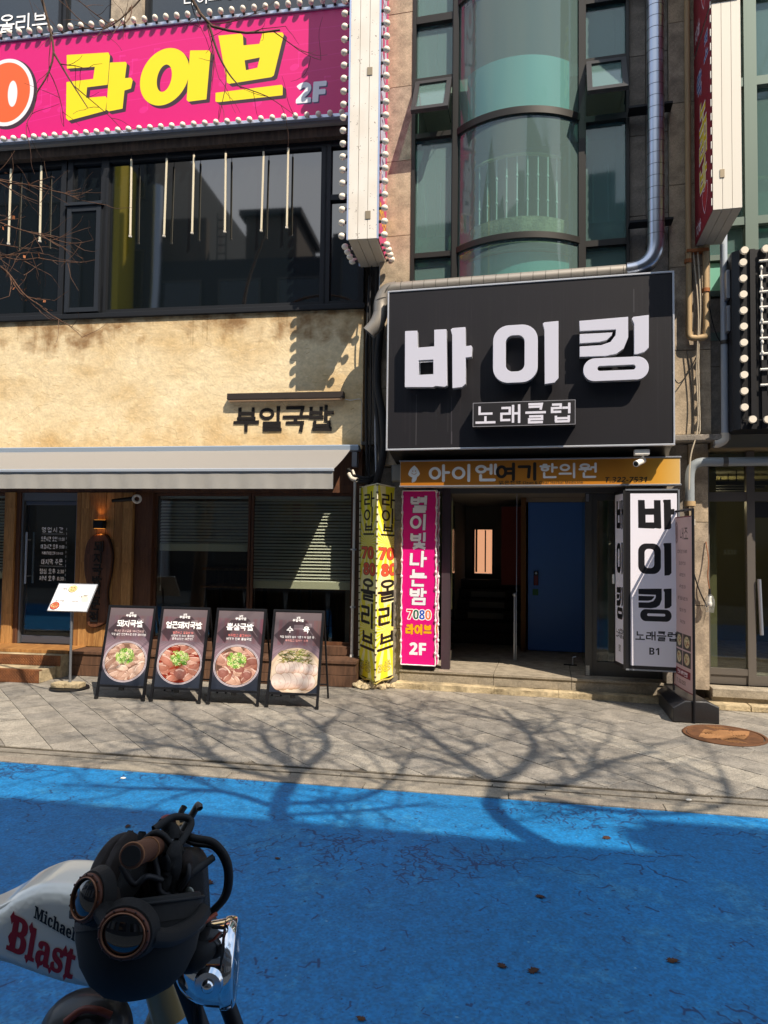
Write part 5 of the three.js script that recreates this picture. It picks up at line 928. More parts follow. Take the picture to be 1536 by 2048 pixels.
{
  const T = thing('big_shop_sign', 'big black sign box with large raised white letters over the entrance', 'sign', R, [1.5, 2.73, 0.3]);
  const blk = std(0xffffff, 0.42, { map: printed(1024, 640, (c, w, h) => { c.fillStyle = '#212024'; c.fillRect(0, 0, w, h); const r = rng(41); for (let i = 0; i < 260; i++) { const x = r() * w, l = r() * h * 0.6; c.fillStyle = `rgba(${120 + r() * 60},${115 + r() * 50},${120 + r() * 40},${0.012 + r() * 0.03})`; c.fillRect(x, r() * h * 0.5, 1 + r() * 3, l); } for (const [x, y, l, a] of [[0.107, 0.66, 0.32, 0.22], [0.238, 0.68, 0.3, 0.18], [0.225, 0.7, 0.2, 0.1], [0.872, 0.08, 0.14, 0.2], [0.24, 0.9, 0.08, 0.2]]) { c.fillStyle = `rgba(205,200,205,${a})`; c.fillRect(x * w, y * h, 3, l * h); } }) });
  part(T, 'box', bx(-0.02, 3.0, 2.745, 4.53, 0.03, 0.478), std(0x1a1a1d, 0.6));
  part(T, 'face_panel', face(-0.015, 2.995, 2.75, 4.525, 0.481), blk);
  const tr = std(0xdfe3ea, 0.3, { metalness: 0.5 });
  part(T, 'top_trim', rb(-0.03, 3.01, 4.527, 4.545, 0.44, 0.492, 0.004), tr); part(T, 'bottom_trim', rb(-0.03, 3.01, 2.73, 2.748, 0.44, 0.492, 0.004), tr); part(T, 'side_trim', rb(-0.03, -0.013, 2.749, 4.526, 0.44, 0.492, 0.004), tr); part(T, 'side_trim', rb(2.993, 3.01, 2.749, 4.526, 0.44, 0.492, 0.004), tr);
  part(T, 'curved_belly', (() => { const n = 8, pts = []; for (let i = 0; i <= n; i++) { const a = i / n * Math.PI / 2; pts.push([0.46 - 0.43 * Math.sin(a), 2.743 - 0.11 * Math.sin(a)]); } const sh = pts.concat([[0.03, 2.743]]); const g = new THREE.ExtrudeGeometry(new THREE.Shape(sh.map((p) => new THREE.Vector2(...p))), { depth: 3.0, bevelEnabled: false }); return g.rotateY(-Math.PI / 2).translate(2.99, 0, 0); })(), std(0x35322f, 0.35, { metalness: 0.6 }));
  const white = phys(0xcfd0de, 0.4, { clearcoat: 0.2 }), side = std(0xd9dbe0, 0.3, { metalness: 0.6 });
  for (const [k, list] of Object.entries(BIG)) {
    const letter = part(T, 'letter', merge(list.map(([o, h]) => extrude(o, h.map((q) => q), 0.535, 0.618, 0.006))), side);
    part(T, 'letter_face', merge(list.map(([o, h]) => extrude(o.map(([x, y]) => [x, y]), h, 0.6185, 0.624, 0.002))), white, letter);
  }
  const pins = []; for (const [s, y] of [[0.27, 3.9], [0.6, 3.5], [0.8, 3.9], [0.8, 3.5], [1.23, 3.7], [1.57, 3.7], [1.78, 3.9], [1.78, 3.5], [2.48, 3.98], [2.15, 3.7], [2.67, 3.9], [2.2, 3.43], [2.7, 3.5]]) pins.push(rod([s, y, 0.48], [s, y, 0.536], 0.012)); part(T, 'letter_studs', merge(pins), M.blackMetal).userData.kind = 'stuff';
  // the small lettered plate
  const t = printed(1024, 256, (c, w, h) => { c.fillStyle = '#1d1c20'; c.fillRect(0, 0, w, h); c.strokeStyle = '#8b8b92'; c.lineWidth = 6; c.strokeRect(3, 3, w - 6, h - 6); [...'노래클럽'].forEach((ch, i) => hangul(c, ch, 24 + i * 252, 26, 204, { weight: 0.12, color: '#d9d8e4', width: 1.04 })); });
  const pl = part(T, 'name_plate_box', bx(0.955, 2.022, 2.945, 3.208, 0.482, 0.632), std(0x1b1b1e, 0.5)); part(T, 'name_plate', face(0.957, 2.02, 2.947, 3.206, 0.6345), std(0xffffff, 0.5, { map: t }), pl);
}
// orange clinic sign
{
  const T = thing('clinic_sign', 'narrow orange clinic sign with white and black lettering under the black sign', 'sign', R, [1.6, 2.34, 0.2]);
  const t = printed(2048, 204, (c, w, h) => {
    const g = c.createLinearGradient(0, 0, w, 0); g.addColorStop(0, '#b06c1a'); g.addColorStop(0.8, '#bb781a'); g.addColorStop(0.93, '#d69c36'); g.addColorStop(1, '#dcb46c'); c.fillStyle = g; c.fillRect(0, 0, w, h);
    c.fillStyle = '#f2efe8'; c.beginPath(); c.moveTo(110, 32); c.quadraticCurveTo(142, 60, 152, 96); c.quadraticCurveTo(160, 112, 132, 132); c.quadraticCurveTo(128, 176, 92, 178); c.quadraticCurveTo(86, 160, 96, 136); c.quadraticCurveTo(60, 120, 62, 104); c.quadraticCurveTo(70, 60, 110, 32); c.fill();
    c.strokeStyle = '#c5822a'; c.lineWidth = 4; c.beginPath(); c.arc(108, 88, 20, 0.35, 2.8); c.stroke(); c.fillStyle = '#c5822a'; c.fillRect(94, 76, 7, 9); c.fillRect(116, 76, 7, 9);
    hangul(c, '아이엔', 224, 34, 134, { weight: 0.17, color: '#f3efe9', width: 1.2, gap: 0.12, cap: 'round' }); hangul(c, '여기', 742, 28, 134, { weight: 0.18, color: '#1c1712', width: 1.12, gap: 0.1, cap: 'round' }); hangul(c, '한의원', 1066, 34, 114, { weight: 0.15, color: '#f3efe9', width: 1.12, gap: 0.12, cap: 'round' });
    hangul(c, '맑은한약', 762, 170, 30, { weight: 0.13, color: '#2a2118', width: 1.3 }); c.fillStyle = '#2a2118'; c.font = 'bold 30px sans-serif'; c.fillText('Clean & Clear Herbal Medicine', 940, 198, 540);
    c.font = 'bold 60px sans-serif'; c.save(); c.transform(1, 0, -0.18, 1, 0, 0); c.fillText('T.322-7531', 1562, 190, 420); c.restore();
  });
  part(T, 'box', bx(0.095, 3.09, 2.345, 2.628, 0.02, 0.29), std(0xcfc9bc, 0.6)); part(T, 'face_panel', face(0.1, 3.085, 2.35, 2.623, 0.2935), phys(0xffffff, 0.4, { map: t, clearcoat: 0.2 }));
  part(T, 'top_rail', rb(0.085, 3.10, 2.623, 2.64, 0.25, 0.302, 0.003), M.aluminium); part(T, 'bottom_rail', rb(0.085, 3.10, 2.333, 2.35, 0.25, 0.302, 0.003), M.aluminium);
}
// security camera
{
  const T = thing('security_camera', 'small white security camera fixed under the black sign', 'camera', R, [2.7, 2.63, 0.4]);
  part(T, 'mount_box', rb(2.62, 2.77, 2.642, 2.70, 0.33, 0.45, 0.008), M.whitePaint); part(T, 'arm', rod([2.71, 2.645, 0.39], [2.70, 2.58, 0.40], 0.012), M.whitePaint);
  const b = part(T, 'camera_body', rod([2.72, 2.595, 0.36], [2.63, 2.545, 0.47], 0.03, 0.033, 16), M.whitePaint); part(T, 'lens', rod([2.6295, 2.5447, 0.4706], [2.628, 2.544, 0.4725], 0.024, 0.024, 16), M.black, b);
}
// silver duct
{
  const T = thing('ventilation_duct', 'shiny spiral metal duct running down the wall and over the black sign', 'duct', R, [2.86, 4.6, 0.3]);
  const tin = std(0xb4bac6, 0.28, { metalness: 0.95 }), dull = std(0x9b958c, 0.5, { metalness: 0.6 });
  part(T, 'upright_duct', rod([2.862, 4.93, 0.30], [2.862, 10.0, 0.30], 0.087, 0.087, 28), tin);
  part(T, 'elbow', new THREE.TubeGeometry(new THREE.QuadraticBezierCurve3(V(2.862, 4.95, 0.30), V(2.862, 4.655, 0.30), V(2.56, 4.645, 0.30)), 16, 0.088, 24), tin);
  part(T, 'level_duct', rod([2.57, 4.645, 0.30], [0.02, 4.635, 0.30], 0.072, 0.072, 24), dull);
  part(T, 'end_elbow', new THREE.TubeGeometry(new THREE.CatmullRomCurve3([V(0.04, 4.635, 0.30), V(-0.08, 4.61, 0.30), V(-0.145, 4.49, 0.31), V(-0.155, 4.34, 0.32), V(-0.20, 4.22, 0.33), V(-0.285, 4.12, 0.34)]), 24, 0.085, 24), dull);
  const ring = new THREE.TorusGeometry(0.0875, 0.0028, 6, 28), ring2 = new THREE.TorusGeometry(0.0725, 0.003, 6, 24), ring3 = new THREE.TorusGeometry(0.086, 0.003, 6, 24);
  const seam = std(0x5d626b, 0.4, { metalness: 0.8 });
  for (let y = 5.02; y < 9.2; y += 0.125) place(T, 'seam_ring', ring, seam, [2.862, y, 0.30], null, [Math.PI / 2 + 0.12, 0, 0]);
  for (let s = 0.1; s < 2.55; s += 0.135) place(T, 'seam_ring', ring2, M.greyFrame, [s, 4.64, 0.30], null, [0, Math.PI / 2 - 0.1, 0]);
  for (const [s, y, a] of [[-0.06, 4.61, -1.0], [-0.14, 4.5, -0.3], [-0.153, 4.36, 0.1], [-0.2, 4.22, 0.6]]) place(T, 'seam_ring', ring3, M.greyFrame, [s, y, 0.315], null, [Math.PI / 2, -a, 0]);
  for (const y of [5.22, 6.5, 8.0]) part(T, 'wall_clamp', bx(2.6, 3.05, y - 0.012, y + 0.012, 0.05, 0.22), M.blackMetal);
}
// magenta upright sign
const magTex = printed(400, 2048, (c, w, h) => {
  c.fillStyle = '#df0a80'; c.fillRect(0, 0, w, h);
  const big = { weight: 0.165, color: '#f4f1f8', edge: '#5a1650', edgeWidth: 0.05, width: 1.06, slant: 0.04 };
  column(c, '별이빛나는밤', 88, 52, 200, 218, big);
  c.font = 'bold 150px sans-serif'; c.lineJoin = 'round'; [['7', '#d6264a'], ['0', '#17604f'], ['8', '#1550c4'], ['0', '#ea7440']].forEach(([d, col], i) => { c.lineWidth = 20; c.strokeStyle = '#fff'; c.strokeText(d, 60 + i * 72, 1514, 78); c.fillStyle = col; c.fillText(d, 60 + i * 72, 1514, 78); });
  hangul(c, '라이브', 52, 1570, 128, { weight: 0.2, color: '#f3b208', edge: '#7a1b35', edgeWidth: 0.06, width: 0.76 });
  c.font = 'bold 190px sans-serif'; c.fillStyle = '#5a1650'; c.fillText('2F', 98, 1936); c.fillStyle = '#f6f3fa'; c.strokeStyle = '#f6f3fa'; c.lineWidth = 8; c.fillText('2F', 92, 1930); c.strokeText('2F', 92, 1930);
});
{
  const T = thing('upright_sign', 'tall magenta box sign with white and coloured lettering, edged with light string', 'sign', R, [0.25, 0.205, -0.2]);
  part(T, 'box', bx(0.047, 0.455, 0.262, 2.32, -0.255, -0.105), std(0xb81a6c, 0.6));
  part(T, 'face_panel', face(0.05, 0.452, 0.265, 2.317, -0.1015), phys(0xffffff, 0.42, { map: magTex, clearcoat: 0.15 }));
  part(T, 'side_panel', quad([0.4585, 0.265, -0.106], [0.4585, 0.265, -0.252], [0.4585, 2.317, -0.252], [0.4585, 2.317, -0.106]), phys(0xffffff, 0.42, { map: magTex, clearcoat: 0.15 }));
  part(T, 'foot_rail', bx(0.06, 0.44, 0.202, 0.26, -0.24, -0.12), M.blackMetal);
  const led = std(0xece6ea, 0.5), wig = (pts) => pipe(pts.map(([a, b, o], i) => [a + Math.sin(i * 2.1) * 0.004, b, o + Math.cos(i * 1.7) * 0.004]), 0.0075, 90, 6), line = (a, b, n) => Array.from({ length: n }, (_, i) => a.map((v, k) => v + (b[k] - v) * i / (n - 1)));
  part(T, 'light_string', wig(line([0.045, 0.262, -0.097], [0.045, 2.32, -0.097], 40)), led); part(T, 'light_string', wig(line([0.456, 0.262, -0.097], [0.456, 2.32, -0.097], 40)), led); part(T, 'light_string', wig(line([0.045, 0.262, -0.096], [0.456, 0.262, -0.096], 12)), led); part(T, 'light_string', wig(line([0.045, 2.322, -0.096], [0.456, 2.322, -0.096], 12)), led); part(T, 'light_string', wig(line([0.462, 0.262, -0.255], [0.462, 2.32, -0.255], 40)), led);
  const knots = []; for (let y = 0.35; y < 2.3; y += 0.19) { knots.push(ball(0.015, [0.045, y, -0.09], 1, 1.5, 1, 8, 6), ball(0.015, [0.457, y + 0.06, -0.09], 1, 1.5, 1, 8, 6), ball(0.015, [0.464, y, -0.25], 1, 1.5, 1, 8, 6)); } part(T, 'light_beads', merge(knots), led); T.g.children.at(-1).userData.kind = 'stuff';
}
// white upright sign
const kingTex = printed(512, 1792, (c, w, h) => {
  c.fillStyle = '#1a191c'; c.fillRect(0, 0, w, h); c.fillStyle = '#eceaf5'; c.fillRect(58, 34, w - 78, h - 72);
  const drawBig = (list, x, y, wd, ht) => { const all = list.flatMap(([o]) => o), x0 = Math.min(...all.map((p) => p[0])), x1 = Math.max(...all.map((p) => p[0])), y0 = Math.min(...all.map((p) => p[1])), y1 = Math.max(...all.map((p) => p[1])); c.fillStyle = '#1a191c'; for (const [o, hs] of list) { c.beginPath(); for (const q of [o, ...hs]) { q.forEach(([a, b], i) => { const X = x + (a - x0) / (x1 - x0) * wd, Y = y + (y1 - b) / (y1 - y0) * ht; i ? c.lineTo(X, Y) : c.moveTo(X, Y); }); c.closePath(); } c.fill('evenodd'); } };
  drawBig(BIG.ba, 130, 96, 340, 300); drawBig(BIG.i, 130, 528, 308, 326); drawBig(BIG.king, 130, 980, 308, 330);
  hangul(c, '노래클럽', 100, 1408, 92, { weight: 0.125, color: '#1a191c', width: 1.0 }); c.fillStyle = '#1a191c'; c.font = 'bold 96px sans-serif'; c.fillText('B1', 222, 1640);
});
{
  const T = thing('upright_sign', 'tall white box sign with black lettering and black edges right of the entrance', 'sign', R, [2.75, 0.4, 0.1]);
  const a = 2.53, b = 3.075, o = 0.30, lb = 2.452, y0 = 0.405, y1 = 2.285;
  part(T, 'box', extrude([[a, -o + 0.004], [b - 0.003, -o + 0.004], [b - 0.003, 0.06], [lb + 0.004, 0.06], [lb + 0.004, -0.002]].reverse(), [], 0, y1 - y0 - 0.006, 0).rotateX(-Math.PI / 2).translate(0, y0 + 0.003, 0), M.black);
  const pm = phys(0xffffff, 0.4, { map: kingTex, clearcoat: 0.2 });
  part(T, 'front_face', face(a, b, y0, y1, o), pm); part(T, 'side_face', quad([lb, y0, 0], [a - 0.001, y0, o], [a - 0.001, y1, o], [lb, y1, 0]), pm);
  part(T, 'corner_trim', bx(a - 0.012, a + 0.012, y0 - 0.004, y1 + 0.004, o - 0.012, o + 0.008), M.black);
  part(T, 'edge_trim', merge([bx(b - 0.012, b + 0.006, y0 - 0.004, y1 + 0.004, o - 0.02, o + 0.006), bx(a + 0.013, b - 0.013, y1 - 0.004, y1 + 0.012, o - 0.02, o + 0.006), bx(a + 0.013, b - 0.013, y0 - 0.012, y0 + 0.004, o - 0.02, o + 0.006)]), std(0x9aa0a8, 0.4, { metalness: 0.6 }));
  parts(T, 'wall_bracket', [bx(2.6, 2.66, 0.8, 0.86, -0.46, -0.06), bx(2.6, 2.66, 1.9, 1.96, -0.46, -0.06), bx(2.93, 2.985, 0.8, 0.86, -0.359, -0.06)], M.blackMetal);
  part(T, 'switch_box', bx(2.432, 2.450, 1.28, 1.38, -0.03, 0.05), M.whitePaint);
}
// ---------------------------------------------------------------- cables and pipes between and beside the buildings
{
  const C = (name, label, cat, base, list) => { const T = thing(name, label, cat, R, base); for (const [n, g, m] of list) part(T, n, g, m); return T; };
  C('cable_bundle', 'thick black cable bundle hanging in the gap beside the black sign', 'cables', [-0.2, 2.4, 0], [
    ['cable', pipe([[-0.19, 4.8, -0.2], [-0.22, 4.2, 0.05], [-0.24, 3.6, 0.07], [-0.17, 3.2, 0.09], [-0.15, 2.8, 0.08], [-0.23, 2.45, 0.05], [-0.27, 2.36, 0.0]], 0.045, 50, 10), M.rubber],
    ['cable', pipe([[-0.29, 5.1, -0.15], [-0.29, 4.3, 0.0], [-0.28, 3.6, 0.02], [-0.22, 3.0, 0.05], [-0.19, 2.6, 0.04], [-0.29, 2.34, 0.0]], 0.032, 50, 10), M.rubber],
    ['cable', pipe([[-0.42, 5.0, -0.2], [-0.43, 4.2, -0.12], [-0.42, 3.3, -0.1], [-0.39, 2.7, -0.06], [-0.36, 2.4, -0.06]], 0.018, 50, 8), M.rubber],
    ['cable', pipe([[-0.37, 5.2, -0.1], [-0.36, 4.5, 0.02], [-0.34, 3.8, 0.0], [-0.33, 3.1, 0.02], [-0.35, 2.45, 0.0]], 0.009, 50, 6), M.rubber],
  ]);
  C('conduit', 'thin pale conduit running down the dark gap between the two buildings', 'pipe', [-0.3, 2.38, 0], [['tube', pipe([[-0.24, 5.05, 0.0], [-0.245, 4.3, 0.02], [-0.265, 3.6, 0.02], [-0.27, 3.0, 0.02], [-0.25, 2.42, 0.02]], 0.012, 50, 8), std(0xa9adb3, 0.45, { metalness: 0.4 })]]);
  const S1 = thing('gap_panel', 'grey metal cladding in the gap between the two buildings', 'panel', R, [-0.36, 0, -0.5]);
  part(S1, 'panel', bx(-0.62, -0.246, 0.02, 6.9, -0.62, -0.45), std(0x6a6660, 0.8)); part(S1, 'grey_plate', bx(-0.52, -0.26, 2.95, 3.9, -0.448, -0.40), std(0x77736c, 0.7)); part(S1, 'cross_rail', bx(-0.5, -0.25, 2.9, 2.94, -0.39, -0.2), M.greyFrame);
  const J = thing('junction_box', 'grey junction box hung on cables beside the yellow sign', 'box', R, [0.0, 2.42, 0.0]);
  part(J, 'case', rb(-0.06, 0.06, 2.42, 2.62, -0.02, 0.06, 0.006), std(0x6c6a64, 0.6)); part(J, 'cover', rb(-0.05, 0.05, 2.43, 2.61, 0.06, 0.07, 0.003), std(0x7b7871, 0.6)); part(J, 'wire', pipe([[0, 2.62, 0.02], [0.03, 2.72, 0.0], [0.0, 2.8, 0.0]], 0.005, 12, 5), M.rubber);
  const B = thing('tape_bundle', 'tangle of black cables with white tape under the awning end', 'cables', L, [-0.35, 2.5, 0.1]);
  part(B, 'coil', merge([0, 1, 2].map((i) => pipe([[-0.4, 2.52 + i * 0.03, 0.15], [-0.25, 2.42 + i * 0.03, 0.25], [-0.1, 2.44 + i * 0.02, 0.2], [-0.02, 2.5 + i * 0.05, 0.05]], 0.022, 24, 8))), M.rubber); part(B, 'tape', merge([pipe([[-0.38, 2.52, 0.2], [-0.33, 2.46, 0.26], [-0.26, 2.44, 0.29]], 0.026, 14, 8), pipe([[-0.33, 2.56, 0.22], [-0.3, 2.5, 0.27]], 0.016, 8, 6)]), M.offWhite);
  // right side
  const beige = std(0xb59a72, 0.6), rustm = std(0x9a5b2c, 0.7);
  C('gas_pipe', 'beige pipes joined in a U on the granite pier', 'pipe', [3.3, 3.9, 0.1], [['riser', rod([3.215, 3.99, 0.12], [3.215, 8.6, 0.12], 0.03, 0.03, 14), beige], ['riser', rod([3.385, 3.99, 0.12], [3.385, 8.6, 0.12], 0.03, 0.03, 14), beige], ['cross_pipe', pipe([[3.215, 4.02, 0.12], [3.22, 3.95, 0.12], [3.26, 3.93, 0.12], [3.34, 3.93, 0.12], [3.38, 3.95, 0.12], [3.385, 4.02, 0.12]], 0.034, 24, 12), beige], ['flange', rod([3.21, 4.75, 0.12], [3.21, 4.79, 0.12], 0.04, 0.04, 14), rustm], ['flange', rod([3.385, 4.42, 0.12], [3.385, 4.46, 0.12], 0.04, 0.04, 14), rustm], ['clamp', bx(3.19, 3.41, 4.86, 4.89, 0.06, 0.16), rustm]]);
  C('downpipe', 'white downpipe on the wall between the pier and the black bulb sign', 'pipe', [3.57, 2.8, 0.1], [['pipe', rod([3.565, 2.86, 0.1], [3.575, 8.5, 0.1], 0.036, 0.036, 14), std(0xa9b2bd, 0.5)], ['elbow', pipe([[3.565, 2.9, 0.1], [3.56, 2.83, 0.1], [3.5, 2.79, 0.1], [3.46, 2.79, 0.1]], 0.042, 16, 12), M.offWhite], ['collar', merge([rod([3.57, 3.85, 0.1], [3.57, 3.89, 0.1], 0.043, 0.043, 14)]), M.greyFrame]]);
  C('drain_pipe', 'grey pipe running along the shop front and bending down at the pier', 'pipe', [3.22, 2.1, 0.1], [['pipe', pipe([[6.0, 2.60, 0.06], [4.2, 2.60, 0.06], [3.5, 2.60, 0.06], [3.34, 2.60, 0.06], [3.255, 2.56, 0.06], [3.225, 2.47, 0.06], [3.222, 2.3, 0.06], [3.222, 2.15, 0.06]], 0.048, 80, 14), std(0x8f979b, 0.5)], ['socket', rod([3.222, 2.13, 0.06], [3.222, 2.18, 0.06], 0.058, 0.058, 14), beige], ['coupling', rod([3.55, 2.6, 0.06], [3.6, 2.6, 0.06], 0.053, 0.053, 14), M.greyFrame]]);
  const wires = [[[3.26, 4.9, 0.12], [3.3, 4.2, 0.16], [3.29, 3.6, 0.1], [3.3, 3.0, 0.1], [3.22, 2.65, 0.13], [3.2, 2.3, 0.14]], [[3.3, 5.0, 0.12], [3.32, 4.3, 0.17], [3.31, 3.7, 0.1], [3.32, 3.0, 0.1], [3.31, 2.9, 0.1]], [[3.24, 4.8, 0.13], [3.26, 4.3, 0.14], [3.25, 4.0, 0.14]], [[3.0, 3.6, 0.2], [3.1, 3.45, 0.12], [3.2, 3.55, 0.1], [3.3, 3.75, 0.1]], [[3.24, 2.9, 0.1], [3.25, 3.3, 0.09], [3.2, 3.8, 0.08]], [[3.4, 4.7, 0.1], [3.42, 4.3, 0.1], [3.5, 3.95, 0.08], [3.62, 3.8, 0.1]]];
  const what = ['pale wire hanging from the pier down to the grey pipe', 'pale wire ending at the stone ledge', 'short dark wire between the beige pipes', 'dark wire looping from the black sign to the pier', 'dark wire clipped to the pier face', 'black wire sagging towards the bulb sign'];
  wires.forEach((w, i) => { const T = thing('wire', what[i], 'wire', R, [3.25, w.at(-1)[1], 0.1], 'wires on the granite pier'); part(T, 'wire', pipe(w, i < 2 ? 0.008 : 0.006, 60, 6), i < 2 ? std(0xb9ad98, 0.7) : M.rubber); });
  const K = thing('cable_connector', 'small beige plugs and cable ends under the bent grey pipe', 'connector', R, [3.2, 1.95, 0.05]);
  part(K, 'plug', rb(3.24, 3.27, 2.02, 2.1, 0.02, 0.06, 0.004), beige); part(K, 'plug', rb(3.25, 3.275, 1.92, 1.99, 0.02, 0.06, 0.004), M.offWhite); part(K, 'cable', pipe([[3.255, 1.93, 0.03], [3.24, 1.6, 0.0], [3.3, 1.3, -0.01], [3.4, 1.05, -0.02]], 0.007, 30, 6), M.rubber);
  // lamp in a clear jar
  const jar = thing('jar_lamp', 'unlit bulb in a clear plastic jar hanging by its wire at the pier edge', 'lamp', R, [3.42, 0.99, 0.03]);
  part(jar, 'wire', pipe([[3.4, 1.75, -0.05], [3.415, 1.55, 0.0], [3.4, 1.38, 0.03], [3.418, 1.24, 0.03]], 0.006, 30, 6), std(0x8d5a3a, 0.6)); part(jar, 'holder', rod([3.418, 1.17, 0.03], [3.418, 1.25, 0.03], 0.016, 0.012, 12), M.black);
  part(jar, 'jar', new THREE.LatheGeometry([[0.018, 0.19], [0.035, 0.17], [0.048, 0.14], [0.052, 0.1], [0.05, 0.06], [0.044, 0.055], [0.046, 0.05], [0.044, 0.03], [0.04, 0.0]].map((p) => new THREE.Vector2(...p)), 24).translate(3.418, 1.0, 0.03), phys(0xf2f4f4, 0.08, { transmission: 0.9, thickness: 0, side: THREE.DoubleSide })); part(jar, 'bulb', merge([ball(0.026, [3.418, 1.09, 0.03], 1, 1.3, 1), rod([3.418, 1.11, 0.03], [3.418, 1.17, 0.03], 0.02, 0.014, 12)]), phys(0xf4f2ea, 0.3, {}));
}

// ---------------------------------------------------------------- banner stand
{
  const T = thing('banner_stand', 'tall pale pink banner in a black frame on a black plastic foot', 'banner', R, [3.1, 0, 0.4]);
  const plastic = phys(0x1d1d20, 0.42, { clearcoat: 0.1, bumpMap: fineBump, bumpScale: 0.0015 });
  // foot: a long low block with a raised middle and sloping ends
  const prof = [[-0.215, 0], [0.215, 0], [0.215, 0.16], [0.1, 0.21], [-0.1, 0.21], [-0.215, 0.14]];
  const g = new THREE.ExtrudeGeometry(new THREE.Shape(prof.map((p) => new THREE.Vector2(...p))), { depth: 0.86, bevelEnabled: true, bevelSize: 0.02, bevelThickness: 0.02, bevelOffset: -0.02, bevelSegments: 3 }).translate(0, 0.001, -0.86);
  { const p = g.attributes.position; for (let i = 0; i < p.count; i++) { const t = -p.getZ(i) / 0.86, k = 1 - 0.25 * smooth(0.6, 1, t); p.setX(i, p.getX(i) * k); if (p.getY(i) > 0.05 && t > 0.35) p.setY(i, p.getY(i) * (1 - 0.1 * t)); } g.computeVertexNormals(); }
  part(T, 'foot', toCreasedNormals(g, 0.5).rotateY(0.085).translate(3.135, 0, 0.775), plastic);
  const bar = (a, b, r = 0.013) => rod(a, b, r, r, 8), F = [3.118, 0.805], Bk = [3.03, 0.2];
  part(T, 'front_pole', merge([bar([F[0], 0.005, F[1]], [F[0], 2.06, F[1]])]), M.blackMetal); part(T, 'rear_pole', bar([Bk[0], 0.17, Bk[1]], [Bk[0], 2.06, Bk[1]]), M.blackMetal); part(T, 'top_rail', bar([F[0], 2.06, F[1]], [Bk[0], 2.06, Bk[1]]), M.blackMetal);
  const t = printed(512, 1400, (c, w, h) => {
    c.fillStyle = '#c9a7a2'; c.fillRect(0, 0, w, h); c.strokeStyle = '#7b3f44'; c.lineWidth = 10; c.strokeRect(5, 5, w - 10, h - 10);
    c.fillStyle = '#8d6c69'; c.beginPath(); c.ellipse(110, 130, 56, 90, 0, 0, 7); c.fill(); c.strokeStyle = '#c9a7a2'; c.lineWidth = 5; c.beginPath(); c.ellipse(110, 130, 36, 64, 0, 0, 7); c.stroke();
    hangul(c, '내조', 210, 90, 100, { color: '#5d4644', weight: 0.12 });
    const rows = ['상견례 모임 단체 예약', '점심 정식 안내', '시래기밥 정식', '수육 보쌈 정식', '매운 등갈비 솥밥 정식', '계절 정식 안내', '주차장 완비']; rows.forEach((s, i) => hangul(c, s, w * 0.5, 270 + i * 95, 30, { color: '#6b5350', weight: 0.12, width: 0.8, align: 'center' }));
    const r = rng(51); for (let i = 0; i < 4; i++) { const x = 70 + (i % 2) * 200, y = 950 + Math.floor(i / 2) * 135; c.fillStyle = '#4a4038'; c.fillRect(x, y, 186, 122); c.fillStyle = '#c9b48a'; c.beginPath(); c.ellipse(x + 93, y + 60, 62, 46, 0, 0, 7); c.fill(); for (let k = 0; k < 20; k++) { c.fillStyle = ['#8a5a2c', '#d9c9a0', '#6b7a3a', '#a4482c'][k % 4]; c.beginPath(); c.ellipse(x + 50 + r() * 86, y + 30 + r() * 60, 9, 6, r() * 3, 0, 7); c.fill(); } }
    c.fillStyle = '#7a1f2b'; c.fillRect(70, 1236, 380, 60); hangul(c, '단체 예약 환영', w * 0.5, 1248, 36, { align: 'center', weight: 0.13 }); c.fillStyle = '#5d4644'; c.font = 'bold 44px sans-serif'; c.fillText('T. 332-2253', 110, 1356);
  });
  const bn = [[Bk[0], Bk[1] + 0.02], [F[0], F[1] - 0.025]], mt = std(0xffffff, 0.6, { map: t });
  const sheet = part(T, 'banner_sheet', (() => { const g = new THREE.PlaneGeometry(1, 1, 10, 24), p = g.attributes.position; for (let i = 0; i < p.count; i++) { const u = p.getX(i) + 0.5, v = p.getY(i) + 0.5, q = Math.sin(v * 3.1) * 0.008 + Math.sin(u * 3.14) * -0.01; p.setXYZ(i, bn[0][0] + (bn[1][0] - bn[0][0]) * u - 0.004 + q, 0.26 + v * 1.74, bn[0][1] + (bn[1][1] - bn[0][1]) * u); } g.computeVertexNormals(); return g; })(), Object.assign(mt, { side: THREE.DoubleSide }));
  parts(T, 'tie', [rod([F[0], 2.0, F[1]], [F[0] - 0.01, 1.99, F[1] - 0.03], 0.004), rod([Bk[0], 2.0, Bk[1]], [Bk[0], 1.99, Bk[1] + 0.03], 0.004)], M.offWhite);
}

